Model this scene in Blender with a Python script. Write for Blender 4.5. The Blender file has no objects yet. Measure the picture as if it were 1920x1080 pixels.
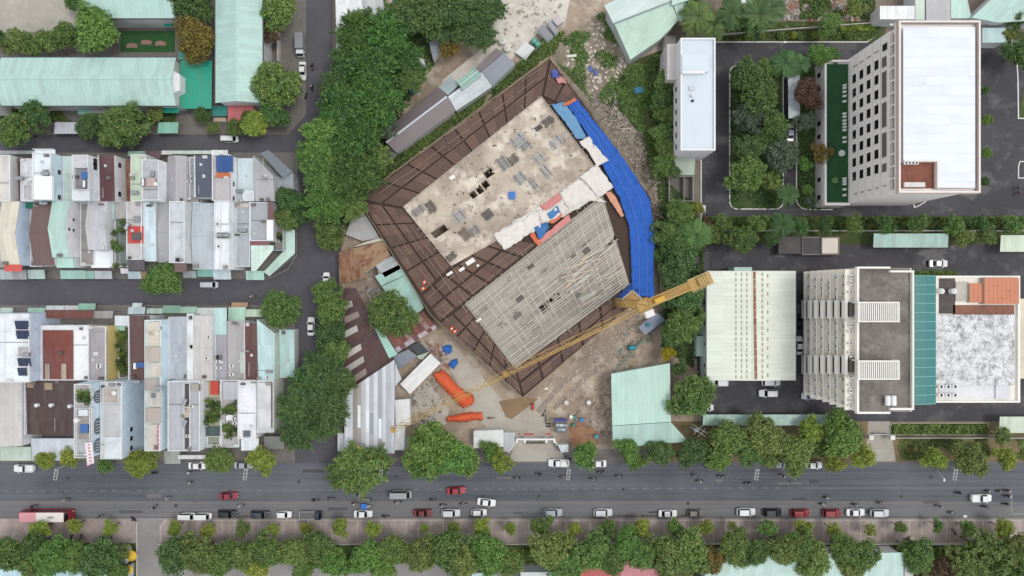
import bpy, math, random
import numpy as np
from mathutils import Vector, noise as mnoise
R = math.radians
random.seed(7)
sc = bpy.context.scene
col = sc.collection

# ------------------------------------------------------------------ camera, light, exposure
H = 169.0                      # drone height above the street
S = H * 1.5 / 1920.0           # metres per photo pixel on the ground (24 mm lens on 36 mm)
cam_d = bpy.data.cameras.new('camera'); cam = bpy.data.objects.new('camera', cam_d)
col.objects.link(cam); cam.location = (0, 0, H); cam.rotation_euler = (0, 0, 0)
cam_d.lens = 24; cam_d.sensor_width = 36; cam_d.clip_end = 2000; cam_d.clip_start = 1
sc.camera = cam
SUN_EL, SUN_AZ = R(66), R(84)  # azimuth measured from +Y towards +X
w = bpy.data.worlds.new('World'); sc.world = w; w.use_nodes = True
nt = w.node_tree; bg = nt.nodes['Background']
sky = nt.nodes.new('ShaderNodeTexSky'); sky.sky_type = 'NISHITA'; sky.sun_disc = False
sky.sun_elevation = SUN_EL; sky.sun_rotation = SUN_AZ
sky.air_density = 1.0; sky.dust_density = 1.0; sky.ozone_density = 1.0
hs = nt.nodes.new('ShaderNodeHueSaturation'); hs.inputs['Saturation'].default_value = .35   # high thin overcast: pale, even sky
nt.links.new(sky.outputs[0], hs.inputs['Color'])
ov = nt.nodes.new('ShaderNodeMix'); ov.data_type = 'RGBA'; ov.inputs[0].default_value = .6; ov.inputs[7].default_value = (5.9, 5.95, 6.05, 1)
nt.links.new(hs.outputs[0], ov.inputs[6]); nt.links.new(ov.outputs[2], bg.inputs[0]); bg.inputs[1].default_value = 0.15
sl = bpy.data.lights.new('sun', 'SUN'); so = bpy.data.objects.new('sun', sl); col.objects.link(so)
sl.energy = 1.0; sl.angle = R(16); sl.color = (1.0, 0.95, 0.88)
d = Vector((math.sin(SUN_AZ) * math.cos(SUN_EL), math.cos(SUN_AZ) * math.cos(SUN_EL), math.sin(SUN_EL)))
so.rotation_euler = d.to_track_quat('Z', 'Y').to_euler(); so.location = (60, 20, 120)
sc.view_settings.view_transform = 'Standard'; sc.view_settings.look = 'None'
sc.view_settings.exposure = 0.33; sc.view_settings.gamma = 1.0; sc.view_settings.use_curve_mapping = False
sc.render.engine = 'CYCLES'

def P(px, py, z=0.0):
    """photo pixel seen at height z -> ground plan position in metres"""
    k = S * (1 - z / H)
    return ((px - 960) * k, (540 - py) * k)

# ------------------------------------------------------------------ helpers
def hexc(h, f=1.0):
    c = [int(h[i:i+2], 16) / 255 for i in (0, 2, 4)]
    c = [(x / 12.92 if x <= .04045 else ((x + .055) / 1.055) ** 2.4) * f for x in c]
    return (c[0], c[1], c[2], 1)

ORG = {}
class MB:
    def __init__(s): s.v = []; s.f = []; s.mi = []
    def add(s, vs, fs, mi=0):
        n = len(s.v); s.v += [tuple(p) for p in vs]
        for f in fs: s.f.append([n + i for i in f]); s.mi.append(mi)
        return s
    def box(s, x0, y0, z0, x1, y1, z1, mi=0):
        if x0 > x1: x0, x1 = x1, x0
        if y0 > y1: y0, y1 = y1, y0
        v = [(x0,y0,z0),(x1,y0,z0),(x1,y1,z0),(x0,y1,z0),(x0,y0,z1),(x1,y0,z1),(x1,y1,z1),(x0,y1,z1)]
        return s.add(v, [(0,3,2,1),(4,5,6,7),(0,1,5,4),(1,2,6,5),(2,3,7,6),(3,0,4,7)], mi)
    def prism(s, pts, z0, z1, mi=0):
        pts = ccw(pts); n = len(pts)
        v = [(x, y, z0) for x, y in pts] + [(x, y, z1) for x, y in pts]
        f = [list(range(n - 1, -1, -1)), list(range(n, 2 * n))] + [(i, (i+1) % n, n + (i+1) % n, n + i) for i in range(n)]
        return s.add(v, f, mi)
    def slab(s, q, t=.08, mi=0):
        """top polygon with 3-D corners, thickened straight down"""
        a = sum(q[i][0]*q[(i+1) % len(q)][1] - q[(i+1) % len(q)][0]*q[i][1] for i in range(len(q)))
        if a < 0: q = q[::-1]
        n = len(q); v = list(q) + [(p[0], p[1], p[2] - t) for p in q]
        f = [list(range(n)), list(range(2*n - 1, n - 1, -1))] + [(i, n + i, n + (i+1) % n, (i+1) % n) for i in range(n)]
        return s.add(v, f, mi)
    def cyl(s, x, y, z0, z1, r, n=12, r2=None, mi=0):
        r2 = r if r2 is None else r2
        v = [(x + r*math.cos(6.2832*i/n), y + r*math.sin(6.2832*i/n), z0) for i in range(n)]
        v += [(x + r2*math.cos(6.2832*i/n), y + r2*math.sin(6.2832*i/n), z1) for i in range(n)]
        f = [list(range(n-1, -1, -1)), list(range(n, 2*n))] + [(i, (i+1) % n, n+(i+1) % n, n+i) for i in range(n)]
        return s.add(v, f, mi)
    def tube(s, a, b, r, n=5, r2=None, mi=0):
        a = Vector(a); b = Vector(b); d = (b - a)
        if d.length < 1e-5: return s
        d.normalize(); u = d.orthogonal().normalized(); w_ = d.cross(u); r2 = r if r2 is None else r2
        v = [a + (u*math.cos(6.2832*i/n) + w_*math.sin(6.2832*i/n))*r for i in range(n)]
        v += [b + (u*math.cos(6.2832*i/n) + w_*math.sin(6.2832*i/n))*r2 for i in range(n)]
        f = [list(range(n-1, -1, -1)), list(range(n, 2*n))] + [(i, (i+1) % n, n+(i+1) % n, n+i) for i in range(n)]
        return s.add(v, f, mi)
    def mesh(s, name, mats=(), o=(0, 0, 0), smooth=False):
        me = bpy.data.meshes.new(name)
        me.from_pydata([(v[0]-o[0], v[1]-o[1], v[2]-o[2]) for v in s.v], [], s.f)
        for m in mats: me.materials.append(m)
        if len(mats) > 1: me.polygons.foreach_set('material_index', s.mi)
        if smooth: me.polygons.foreach_set('use_smooth', [True]*len(me.polygons))
        me.update(); return me
    def build(s, name, mat, parent=None, smooth=False):
        o = ORG.get(parent.name, (0, 0, 0)) if parent else (0, 0, 0)
        mats = mat if isinstance(mat, (list, tuple)) else [mat]
        ob = bpy.data.objects.new(name, s.mesh(name, mats, o, smooth)); col.objects.link(ob)
        if parent: ob.parent = parent
        ORG[ob.name] = o
        return ob

def ccw(p):
    a = sum(p[i][0]*p[(i+1) % len(p)][1] - p[(i+1) % len(p)][0]*p[i][1] for i in range(len(p)))
    return list(p) if a > 0 else list(p)[::-1]
def tag(o, label, cat, group=None):
    o['label'] = label; o['category'] = cat
    if group: o['group'] = group
    return o
def thing(name, label, cat, loc=(0, 0, 0), group=None, rz=0):
    o = bpy.data.objects.new(name, None); col.objects.link(o); o.location = loc; o.rotation_euler = (0, 0, rz)
    o.empty_display_size = .3; ORG[o.name] = tuple(loc)
    return tag(o, label, cat, group)
def inst(name, me, parent, mat=None, loc=(0, 0, 0), scale=None, rz=0):
    o = bpy.data.objects.new(name, me); col.objects.link(o); o.parent = parent; o.location = loc
    if scale is not None: o.scale = scale if hasattr(scale, '__len__') else (scale,)*3
    if rz: o.rotation_euler = (0, 0, rz)
    if mat is not None:
        o.material_slots[0].link = 'OBJECT'; o.material_slots[0].material = mat
    return o
def struct(o): o['kind'] = 'structure'; return o
def stuff(o): o['kind'] = 'stuff'; return o
def Q(pts, z=0.0): return [P(x, y, z) for x, y in pts]
def R4(x0, y0, x1, y1): return [(x0, y0), (x1, y0), (x1, y1), (x0, y1)]
LAYER = [0]
def sheet_ground(name, pts, mat, z, parent=None, px=True):
    q = ccw(Q(pts) if px else pts)
    ob = MB().add([(x, y, z) for x, y in q], [list(range(len(q)))]).build(name, mat, parent)
    if not parent: struct(ob)
    return ob
def inpoly(x, y, p):
    r = False; j = len(p) - 1
    for i in range(len(p)):
        if (p[i][1] > y) != (p[j][1] > y) and x < (p[j][0]-p[i][0])*(y-p[i][1])/(p[j][1]-p[i][1]) + p[i][0]: r = not r
        j = i
    return r
ORD = ['first','second','third','fourth','fifth','sixth','seventh','eighth','ninth','tenth','eleventh','twelfth','thirteenth','fourteenth','fifteenth','sixteenth','seventeenth','eighteenth','nineteenth','twentieth','twenty-first','twenty-second','twenty-third','twenty-fourth','twenty-fifth','twenty-sixth','twenty-seventh','twenty-eighth','twenty-ninth','thirtieth','thirty-first','thirty-second','thirty-third']

# ------------------------------------------------------------------ materials
MC = {}
def new_mat(key):
    m = bpy.data.materials.new(key); m.use_nodes = True
    return m, m.node_tree, m.node_tree.nodes['Principled BSDF']
def N(t, typ, **kw):
    n = t.nodes.new(typ)
    for k, v in kw.items(): setattr(n, k, v)
    return n
def mixc(t, fac, a, b, mode='MIX'):
    n = N(t, 'ShaderNodeMix', data_type='RGBA', blend_type=mode)
    for sock, val in ((n.inputs[0], fac), (n.inputs[6], a), (n.inputs[7], b)):
        if hasattr(val, 'links') or hasattr(val, 'is_linked'): t.links.new(val, sock)
        else: sock.default_value = val
    return n.outputs[2]
def ramp(t, inp, a, b, ca=(0,0,0,1), cb=(1,1,1,1)):
    r = N(t, 'ShaderNodeValToRGB'); e = r.color_ramp.elements
    e[0].position = a; e[1].position = b; e[0].color = ca; e[1].color = cb
    t.links.new(inp, r.inputs[0]); return r.outputs[0]
def coords(t, ang=0, sx=1, sy=1, sz=1):
    g = N(t, 'ShaderNodeNewGeometry'); m = N(t, 'ShaderNodeMapping', vector_type='POINT')
    m0 = N(t, 'ShaderNodeMapping', vector_type='POINT'); m0.inputs['Rotation'].default_value = (0, 0, ang)
    t.links.new(g.outputs['Position'], m0.inputs[0]); t.links.new(m0.outputs[0], m.inputs[0])
    m.inputs['Scale'].default_value = (sx, sy, sz)
    return m.outputs[0]
def nz(t, vec, scale, detail=4, rough=.6):
    n = N(t, 'ShaderNodeTexNoise'); n.inputs['Scale'].default_value = scale
    n.inputs['Detail'].default_value = detail; n.inputs['Roughness'].default_value = rough
    t.links.new(vec, n.inputs['Vector']); return n.outputs['Fac']
def bump(t, b, h, st, dist=.05):
    n = N(t, 'ShaderNodeBump'); n.inputs['Strength'].default_value = st; n.inputs['Distance'].default_value = dist
    t.links.new(h, n.inputs['Height']); t.links.new(n.outputs[0], b.inputs['Normal'])

def paint(hx, var=.25, rough=.75, dirt='6b6660', f=.92):
    """painted render / concrete: blotches plus drip-like dirt"""
    k = ('p', hx, var, rough, dirt)
    if k in MC: return MC[k]
    m, t, b = new_mat('paint_' + hx); c = hexc(hx, f); dk = hexc(dirt, f)
    n1 = nz(t, coords(t), .35, 5); n2 = nz(t, coords(t), 2.6, 5, .7)
    a = mixc(t, ramp(t, n1, .45, .75, (0,0,0,1), (var,)*3 + (1,)), c, dk)
    a = mixc(t, ramp(t, n2, .5, .8, (0,0,0,1), (var*.9,)*3 + (1,)), a, dk)
    n3 = nz(t, coords(t), 1.0, 7, .75); a = mixc(t, ramp(t, n3, .58, .7, (0,0,0,1), (var*1.1,)*3 + (1,)), a, tuple(x*.55 for x in dk[:3]) + (1,))
    t.links.new(a, b.inputs['Base Color']); b.inputs['Roughness'].default_value = rough
    MC[k] = m; return m
def sheet(hx, ang=0, var=.25, rust=0., period=1.0, rough=.5, dirt='6d6a68', f=.92):
    """profiled metal roofing; ribs run along local y after rotation by ang"""
    k = ('s', hx, round(ang, 3), var, rust, period)
    if k in MC: return MC[k]
    m, t, b = new_mat('sheet_' + hx); c = hexc(hx, f); dk = hexc(dirt, f)
    n1 = nz(t, coords(t, ang, .9, .07), 1.0, 5, .65)
    n2 = nz(t, coords(t), .25, 4)
    a = mixc(t, ramp(t, n1, .42, .85, (0,0,0,1), (var*.8,)*3 + (1,)), c, dk)
    a = mixc(t, ramp(t, n2, .45, .8, (0,0,0,1), (var,)*3 + (1,)), a, dk)
    fl_ = N(t, 'ShaderNodeVectorMath', operation='FLOOR'); t.links.new(coords(t, ang, 1/period, .22, 0), fl_.inputs[0])
    wn = N(t, 'ShaderNodeTexWhiteNoise', noise_dimensions='3D'); t.links.new(fl_.outputs[0], wn.inputs['Vector'])
    a = mixc(t, ramp(t, wn.outputs['Value'], .3, 1., (0,0,0,1), (min(.3, var*.75),)*3 + (1,)), a, dk)
    n5 = nz(t, coords(t), 1.1, 6, .75); a = mixc(t, ramp(t, n5, .58, .72, (0,0,0,1), (var*.7,)*3 + (1,)), a, hexc('57524e', f))
    wv = N(t, 'ShaderNodeTexWave', wave_type='BANDS', bands_direction='X', wave_profile='SIN')
    wv.inputs['Scale'].default_value = .314 / period
    t.links.new(coords(t, ang), wv.inputs['Vector'])
    a = mixc(t, ramp(t, wv.outputs['Fac'], .0, .35, (.05,)*3 + (1,), (0,0,0,1)), a, hexc(dirt, .5))
    if rust:
        n3 = nz(t, coords(t, ang, .5, .14), 1.3, 6, .7)
        a = mixc(t, ramp(t, n3, .62 - rust*.25, .74 - rust*.2), a, hexc('6d3b26', f))
        n4 = nz(t, coords(t, ang, 1.3, .2), 1.1, 5, .7)
        a = mixc(t, ramp(t, n4, .55, .8, (0,0,0,1), (rust,)*3+(1,)), a, hexc('a87848', f))
    t.links.new(a, b.inputs['Base Color']); b.inputs['Roughness'].default_value = rough
    bump(t, b, wv.outputs['Fac'], .1, .03)
    MC[k] = m; return m
def flat(hx, rough=.6, metal=0., f=.92, spec=.5):
    k = ('f', hx, rough, metal)
    if k in MC: return MC[k]
    m, t, b = new_mat('plain_' + hx); c = hexc(hx, f)
    n = nz(t, coords(t), 1.7, 3)
    t.links.new(mixc(t, ramp(t, n, .4, .8, (0,0,0,1), (.25,)*3+(1,)), c, tuple(x*.6 for x in c[:3]) + (1,)), b.inputs['Base Color'])
    b.inputs['Roughness'].default_value = rough; b.inputs['Metallic'].default_value = metal
    MC[k] = m; return m
def ground_mat(key, cols, scales, rough=.95, bmp=.3):
    """layered ground: cols[0] base, then (colour, lo, hi) masks by noise"""
    m, t, b = new_mat(key); a = hexc(cols[0])
    last = None
    for i, ((c, lo, hi, amt), sca) in enumerate(zip(cols[1:], scales)):
        v = coords(t); o = N(t, 'ShaderNodeVectorMath', operation='ADD'); o.inputs[1].default_value = (i*37.1, i*11.7, 0)
        t.links.new(v, o.inputs[0]); n = nz(t, o.outputs[0], sca, 6, .65)
        a = mixc(t, ramp(t, n, lo, hi, (0,0,0,1), (amt,)*3+(1,)), a, hexc(c)); last = n
    t.links.new(a, b.inputs['Base Color']); b.inputs['Roughness'].default_value = rough
    if last is not None: bump(t, b, last, bmp, .1)
    return m
def leaf_mat(key, dark, light, yellow, trans=.25):
    m, t, b = new_mat(key)
    at = N(t, 'ShaderNodeAttribute', attribute_name='leaf'); sp = N(t, 'ShaderNodeSeparateColor')
    t.links.new(at.outputs['Color'], sp.inputs[0])
    oi = N(t, 'ShaderNodeObjectInfo')
    a = mixc(t, sp.outputs[0], hexc(dark), hexc(light))
    a = mixc(t, ramp(t, sp.outputs[1], .62, 1.0, (0,0,0,1), (.75,)*3+(1,)), a, hexc(yellow))
    hv = N(t, 'ShaderNodeHueSaturation')
    mr = N(t, 'ShaderNodeMapRange'); mr.inputs[3].default_value = .85; mr.inputs[4].default_value = 1.2
    t.links.new(oi.outputs['Random'], mr.inputs[0]); t.links.new(mr.outputs[0], hv.inputs['Value'])
    mr2 = N(t, 'ShaderNodeMapRange'); mr2.inputs[3].default_value = .485; mr2.inputs[4].default_value = .515
    ml = N(t, 'ShaderNodeMath', operation='FRACT'); mm = N(t, 'ShaderNodeMath', operation='MULTIPLY'); mm.inputs[1].default_value = 7.31
    t.links.new(oi.outputs['Random'], mm.inputs[0]); t.links.new(mm.outputs[0], ml.inputs[0]); t.links.new(ml.outputs[0], mr2.inputs[0])
    t.links.new(mr2.outputs[0], hv.inputs['Hue'])
    t.links.new(a, hv.inputs['Color']); t.links.new(hv.outputs[0], b.inputs['Base Color'])
    b.inputs['Roughness'].default_value = .55
    tr = N(t, 'ShaderNodeBsdfTranslucent'); t.links.new(hv.outputs[0], tr.inputs[0])
    mx = N(t, 'ShaderNodeMixShader'); mx.inputs[0].default_value = trans
    t.links.new(b.outputs[0], mx.inputs[1]); t.links.new(tr.outputs[0], mx.inputs[2])
    t.links.new(mx.outputs[0], t.nodes['Material Output'].inputs[0])
    return m
def car_paint(hx):
    k = ('car', hx)
    if k in MC: return MC[k]
    m, t, b = new_mat('car_paint_' + hx); b.inputs['Base Color'].default_value = hexc(hx, .92)
    b.inputs['Roughness'].default_value = .35; b.inputs['Coat Weight'].default_value = .6; b.inputs['Coat Roughness'].default_value = .08
    MC[k] = m; return m
def glassy(hx='15191d', rough=.08):
    k = ('g', hx, rough)
    if k in MC: return MC[k]
    m, t, b = new_mat('glass_' + hx); b.inputs['Base Color'].default_value = hexc(hx); b.inputs['Roughness'].default_value = rough
    MC[k] = m; return m
GLASS = glassy(); RUBBER = flat('1c1c1d', .9); STEEL = flat('a9adb2', .35, .6); DARK = flat('2b2a2b', .9)
# ------------------------------------------------------------------ the ground
m_earth = ground_mat('earth', ['7d7468', ('5d554b', .4, .7, .7), ('9b9080', .5, .75, .6), ('4c4a3a', .5, .8, .5)], [.06, .3, 1.2])
m_road = ground_mat('road_asphalt', ['57565c', ('4a4950', .4, .7, .8), ('67666b', .5, .8, .5), ('3f3e43', .6, .8, .4)], [.05, .35, 2.5], .9, .15)
def road_mat(key, c0, c1, c2):
    m, t, b = new_mat(key)
    n1 = nz(t, coords(t, 0, .012, .42), 1.0, 6, .62); n2 = nz(t, coords(t), 1.4, 6, .7); n3 = nz(t, coords(t), .05, 4)
    a = mixc(t, ramp(t, n1, .38, .62), hexc(c0), hexc(c1)); n6 = nz(t, coords(t, 0, .006, 1.5), 1.0, 4); a = mixc(t, ramp(t, n6, .5, .68, (0,0,0,1), (.35,)*3+(1,)), a, hexc('3c3f46'))
    a = mixc(t, ramp(t, n3, .45, .75, (0,0,0,1), (.5,)*3+(1,)), a, hexc(c2))
    a = mixc(t, ramp(t, n2, .45, .8, (0,0,0,1), (.35,)*3+(1,)), a, hexc(c2))
    t.links.new(a, b.inputs['Base Color']); b.inputs['Roughness'].default_value = .88
    bump(t, b, n2, .15, .03); return m
m_main = road_mat('main_road_asphalt', '60636a', '4b4e56', '6e7177')
m_lane = road_mat('kerb_lane_asphalt', '737375', '67686c', '807d7a')
m_conc = ground_mat('pale_concrete', ['a9a49b', ('8f8a82', .4, .7, .7), ('bdb8ae', .5, .75, .6), ('75706a', .55, .8, .5)], [.12, .5, 1.8])
m_drive = ground_mat('driveway_concrete', ['8d8a89', ('7b7877', .4, .7, .7), ('9a9694', .5, .8, .6)], [.15, .7])
m_pave = ground_mat('brick_pavement', ['a39591', ('8f827c', .4, .62, .75), ('b5a8a2', .5, .68, .7), ('736863', .56, .74, .5)], [.12, .6, 2.5])
m_kerbpave = ground_mat('grey_pavement', ['77736f', ('625d59', .4, .7, .7), ('8c8780', .5, .75, .5), ('4f4a46', .55, .8, .5)], [.15, .6, 2.2])
m_yard = ground_mat('yard_asphalt', ['4c4b4f', ('3d3c41', .4, .6, .8), ('6b6a6c', .52, .7, .7), ('343338', .55, .75, .6)], [.07, .22, 1.5], .8, .12)
# wet patches in the yard: a darker, glossier film with hard edges
_t = m_yard.node_tree; _b = _t.nodes['Principled BSDF']
_n = nz(_t, coords(_t, 0, .05, .09), 1.0, 4, .55); _f = ramp(_t, _n, .56, .60)
_old = _b.inputs['Base Color'].links[0].from_socket
_t.links.new(mixc(_t, _f, _old, hexc('2b2b30')), _b.inputs['Base Color'])
_t.links.new(ramp(_t, _f, 0, 1, (.9,)*3+(1,), (.45,)*3+(1,)), _b.inputs['Roughness'])
m_site = ground_mat('site_dirt', ['a2917f', ('85776a', .42, .6, .85), ('bfb2a2', .5, .66, .85), ('6f645a', .56, .7, .75), ('cdc4b8', .6, .74, .6)], [.07, .2, .7, 2.4], .95, .5)
m_site2 = ground_mat('site_concrete', ['aea79c', ('968e83', .4, .65, .7), ('c2bbb0', .5, .72, .6), ('80776d', .58, .78, .5)], [.06, .3, 1.4], .95, .3)
m_mud = ground_mat('damp_earth', ['8a7358', ('78634b', .4, .7, .7), ('97826a', .5, .8, .5)], [.2, 1.2])
m_grass = ground_mat('grass_soil', ['4d5a33', ('3c4a28', .35, .6, .8), ('66653c', .5, .7, .7), ('7a6a4c', .58, .75, .6)], [.08, .35, 1.6], .95, .8)
m_lawn = ground_mat('lawn', ['2f5a30', ('274d2a', .4, .7, .7), ('3a6638', .5, .8, .5)], [.3, 2.], .95, .5)
m_dry = ground_mat('dry_grass', ['83735a', ('6a6344', .4, .62, .8), ('96795a', .5, .75, .7), ('5b5a3a', .55, .75, .6)], [.12, .45, 1.8], .95, .6)
m_rubble = ground_mat('rubble_soil', ['8f8474', ('6d6457', .4, .62, .8), ('b3a899', .52, .7, .8), ('5c5a48', .55, .72, .7)], [.1, .5, 2.4], .95, .9)
m_white = paint('e6e6e2', .2); m_line = paint('c9c6c0', .5, .8, '7f7a76'); m_dash = paint('8f8c8a', .7, .8, '605f64')
struct(MB().add([(-420,-360,-.02),(420,-360,-.02),(420,360,-.02),(-420,360,-.02)], [(0,1,2,3)]).build('ground', m_earth))
L0, R0 = -900, 2800
Z1, Z2, Z3, Z4 = .0, .004, .008, .012
sheet_ground('residential_ground', [(L0,285),(556,285),(556,872),(L0,872)], m_kerbpave, Z1 - .008)
sheet_ground('side_street', [(574,-500),(624,-500),(624,120),(618,250),(640,330),(640,868),(553,868),(553,330),(560,290),(574,240)], m_road, Z2)
sheet_ground('upper_street', [(L0,252),(540,252),(574,215),(590,300),(560,286),(L0,286)], m_road, Z1)
sheet_ground('cross_street', [(L0,523),(500,523),(556,480),(580,520),(556,572),(L0,572)], m_road, Z1)
sheet_ground('main_road', [(L0,868),(R0,868),(R0,972),(L0,972)], m_main, Z3)
sheet_ground('kerb_lane', [(L0,940),(1560,940),(R0,944),(R0,969),(L0,969)], m_lane, Z4)
sheet_ground('pavement_north', [(640,842),(1320,842),(1320,867.5),(640,867.5)], m_kerbpave, Z4)
pav = sheet_ground('pavement_south', [(L0,973),(R0,973),(R0,1018),(L0,1018)], m_pave, .12)
sheet_ground('park_ground', [(L0,1018),(R0,1018),(R0,1500),(L0,1500)], m_grass, .02)
sheet_ground('driveway', [(245,970.5),(312,970.5),(301,985),(300,1200),(258,1200),(258,985)], m_drive, .126)
sheet_ground('lane_behind_park', [(300,1056),(1085,1056),(1085,1200),(300,1200)], m_drive, .05)
# road kerb on the south side
mb = MB()
for a, b_ in ((L0, 245), (312, R0)):
    x0, y0 = P(a, 970.4); x1, y1 = P(b_, 973.2); mb.box(x0, y1, -.01, x1, y0, .135)
struct(mb.build('kerb', paint('8b8580', .3)))
mb = MB(); x0, y0 = P(L0, 865.5); x1, y1 = P(555, 867.8); mb.box(x0, y1, -.01, x1, y0, .12)
x0, _ = P(642, 0); x1, _ = P(R0, 0); mb.box(x0, y1, -.01, x1, y0, .12)
struct(mb.build('kerb', paint('6f6b69', .3)))
# parking bay lines on the south pavement
k = 0
for px in range(348, 1960, 23):
    if 1010 < px < 1020: continue
    y1 = 1012 if px % 2 else 1009
    x, ya = P(px, 975); _, yb = P(px, y1)
    MB().box(x-.07, yb, .125, x+.07, ya, .1262).build('painted_line', m_line, pav)
for a, b_ in ((348, 1960),):
    x0, ya = P(a, 975.2); x1, _ = P(b_, 0); MB().box(x0, ya-.06, .1265, x1, ya+.06, .128).build('painted_line', m_line, pav)
# dashed centre line (yellowish white), a solid stretch and box at the right end
mr_ = bpy.data.objects['main_road']
x = -60.0; pitch = 22.6
while x < 1500:
    a, b_ = P(x, 914 if x > 900 else 920 - x*.004), P(x+9, 0)
    yy = P(0, 921 - x*.0042)[1]
    MB().box(a[0], yy-.07, .0125, b_[0], yy+.07, .0145).build('painted_line', m_dash, mr_); x += pitch
a, b_ = P(1500, 915), P(1900, 0); MB().box(a[0], a[1]-.06, .0125, b_[0], a[1]+.06, .0145).build('painted_line', m_dash, mr_)
for seg in ((1896, 918, 1898, 964), (1898, 962, 1990, 964)):
    a, b_ = P(seg[0], seg[1]), P(seg[2], seg[3]); MB().box(a[0], b_[1], .0165, b_[0], a[1], .0185).build('painted_line', m_dash, mr_)
yy = P(0, 876)[1]; a, b_ = P(-60, 0), P(2000, 0); MB().box(a[0], yy-.05, .0125, b_[0], yy+.05, .0145).build('painted_line', paint('7b7a7e', .6, .8, '5a595f'), mr_)
# repairs, manholes and litter on the road
rn_ = random.Random(77); m_pt = [road_mat('patch_asphalt%d' % i, a, b, c) for i, (a, b, c) in enumerate((('4a494f', '424147', '525157'), ('75736f', '6b6967', '807d79'), ('5b5a5f', '535257', '66656a')))]
for i in range(22):
    x0 = rn_.uniform(0, 1900); y0 = rn_.uniform(872, 958); l, h = rn_.uniform(8, 46), rn_.uniform(2.5, 7)
    if abs(y0 - 917) < 9 or abs(y0 - 940) < 9: y0 += 16
    q_ = ccw([P(x0 + rn_.uniform(-2, 2), y0), P(x0+l, y0+rn_.uniform(-.6, .6)), P(x0+l+rn_.uniform(-2, 2), y0+h), P(x0, y0+h+rn_.uniform(-.6, .6))])
    MB().add([(x, y, .0132+.0001*i) for x, y in q_], [(0,1,2,3)]).build('asphalt_patch', m_pt[i % 3], mr_)
for px_, py_ in ((128,896),(330,948),(560,903),(742,893),(905,931),(1010,930),(1168,917.5),(1290,944),(1480,902),(1690,931),(1745,894)):
    x, y = P(px_, py_); MB().cyl(x, y, .001, .0185, .42, 14).build('manhole_cover', flat('3f3d3e', .7), mr_)
for a_, b_ in ((1153,1238),(455,478),(880,905),(1240,1300)):
    q_ = ccw([P(a_, 966), P(b_, 965), P(b_, 968.6), P(a_, 968.8)]); MB().add([(x, y, .0175) for x, y in q_], [(0,1,2,3)]).build('leaf_litter', ground_mat('leaf_litter%d' % a_, ['4f453c', ('6f675f', .42, .58, 1.), ('3a322b', .5, .7, .6)], [1.2, 3.]), mr_)
# site, yards
sheet_ground('site_ground', [(640,-400),(1130,-400),(1250,120),(1330,640),(1310,845),(640,845)], m_site, .0)
sheet_ground('site_path', [(845,640),(960,770),(1000,840),(965,840),(900,790),(820,650)], m_site2, .004)
sheet_ground('site_apron', [(965,772),(1012,742),(1030,800),(1040,842),(958,842),(945,800)], m_site2, .008)
sheet_ground('gate_apron', [(962,838),(1052,838),(1062,867),(955,867)], m_conc, .016)
for i_, pl_ in enumerate(([(1185,600),(1196,606),(1060,722),(1012,776),(1004,770),(1050,715)], [(1205,622),(1212,628),(1100,712),(1040,770),(1034,764),(1092,706)])):
    sheet_ground('wheel_track', pl_, ground_mat('rutted_dirt%d' % i_, ['94867a', ('7f7368', .4, .62, .7), ('a89b8c', .5, .7, .7)], [.3, 1.5]), .014 + .002*i_)
sheet_ground('soil_patch', [(1066,800),(1092,788),(1122,812),(1118,838),(1072,838)], ground_mat('red_soil', ['9c7558', ('87604a', .4, .65, .8), ('ab8a70', .5, .72, .6)], [.3, 1.4]), .022)
sheet_ground('concrete_pad', [(770,742),(800,712),(842,768),(836,796),(780,792)], m_site2, .023)
sheet_ground('damp_patch', [(935,752),(985,744),(1010,748),(960,786),(948,782)], m_mud, .012)
sheet_ground('sandy_lane', [(760,290),(820,215),(830,150),(905,90),(935,20),(960,-60),(1080,-60),(1060,40),(1010,60),(960,110),(860,190),(790,260)], ground_mat('pale_sand', ['cbc5bb', ('b0a89c', .42, .62, .75), ('dcd7cf', .5, .72, .7), ('978d80', .6, .76, .6)], [.09, .4, 1.6]), .004)
sheet_ground('rubble_ground', [(1030,100),(1130,20),(1190,112),(1250,130),(1250,420),(1235,560),(1225,370),(1090,190)], m_rubble, .006)
sheet_ground('weed_ground', [(1140,150),(1185,115),(1250,90),(1255,340),(1220,330),(1200,250),(1150,200)], m_grass, .010)
sheet_ground('hospital_yard', [(1316,80),(2500,80),(2500,790),(1316,790),(1296,560),(1316,430)], m_yard, .004)
sheet_ground('forecourt', [(1240,500),(1330,470),(1330,560),(1250,560)], m_road, .008)
sheet_ground('hedge_strip', [(1316,405),(2500,405),(2500,458),(1316,458)], m_grass, .016)
sheet_ground('roadside_verge', [(1230,790),(2500,790),(2500,867.5),(1230,867.5)], m_dry, .016)
sheet_ground('yard_entrance', [(1628,790),(1668,790),(1680,867.3),(1622,867.3)], m_conc, .020)
sheet_ground('garden_strip', [(1330,40),(1660,40),(1660,80),(1330,80)], m_grass, .008)
sheet_ground('allotment', [(1340,-200),(1660,-200),(1660,40),(1340,40)], m_rubble, .006)
sheet_ground('school_yard', [(L0,-400),(162,-400),(162,60),(L0,60)], m_conc, .004)
sheet_ground('school_ground', [(L0,-400),(574,-400),(574,215),(540,250),(L0,250)], m_kerbpave, -.004)
sheet_ground('school_lawn', [(226,58),(328,58),(328,98),(226,98)], m_lawn, .008)
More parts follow.
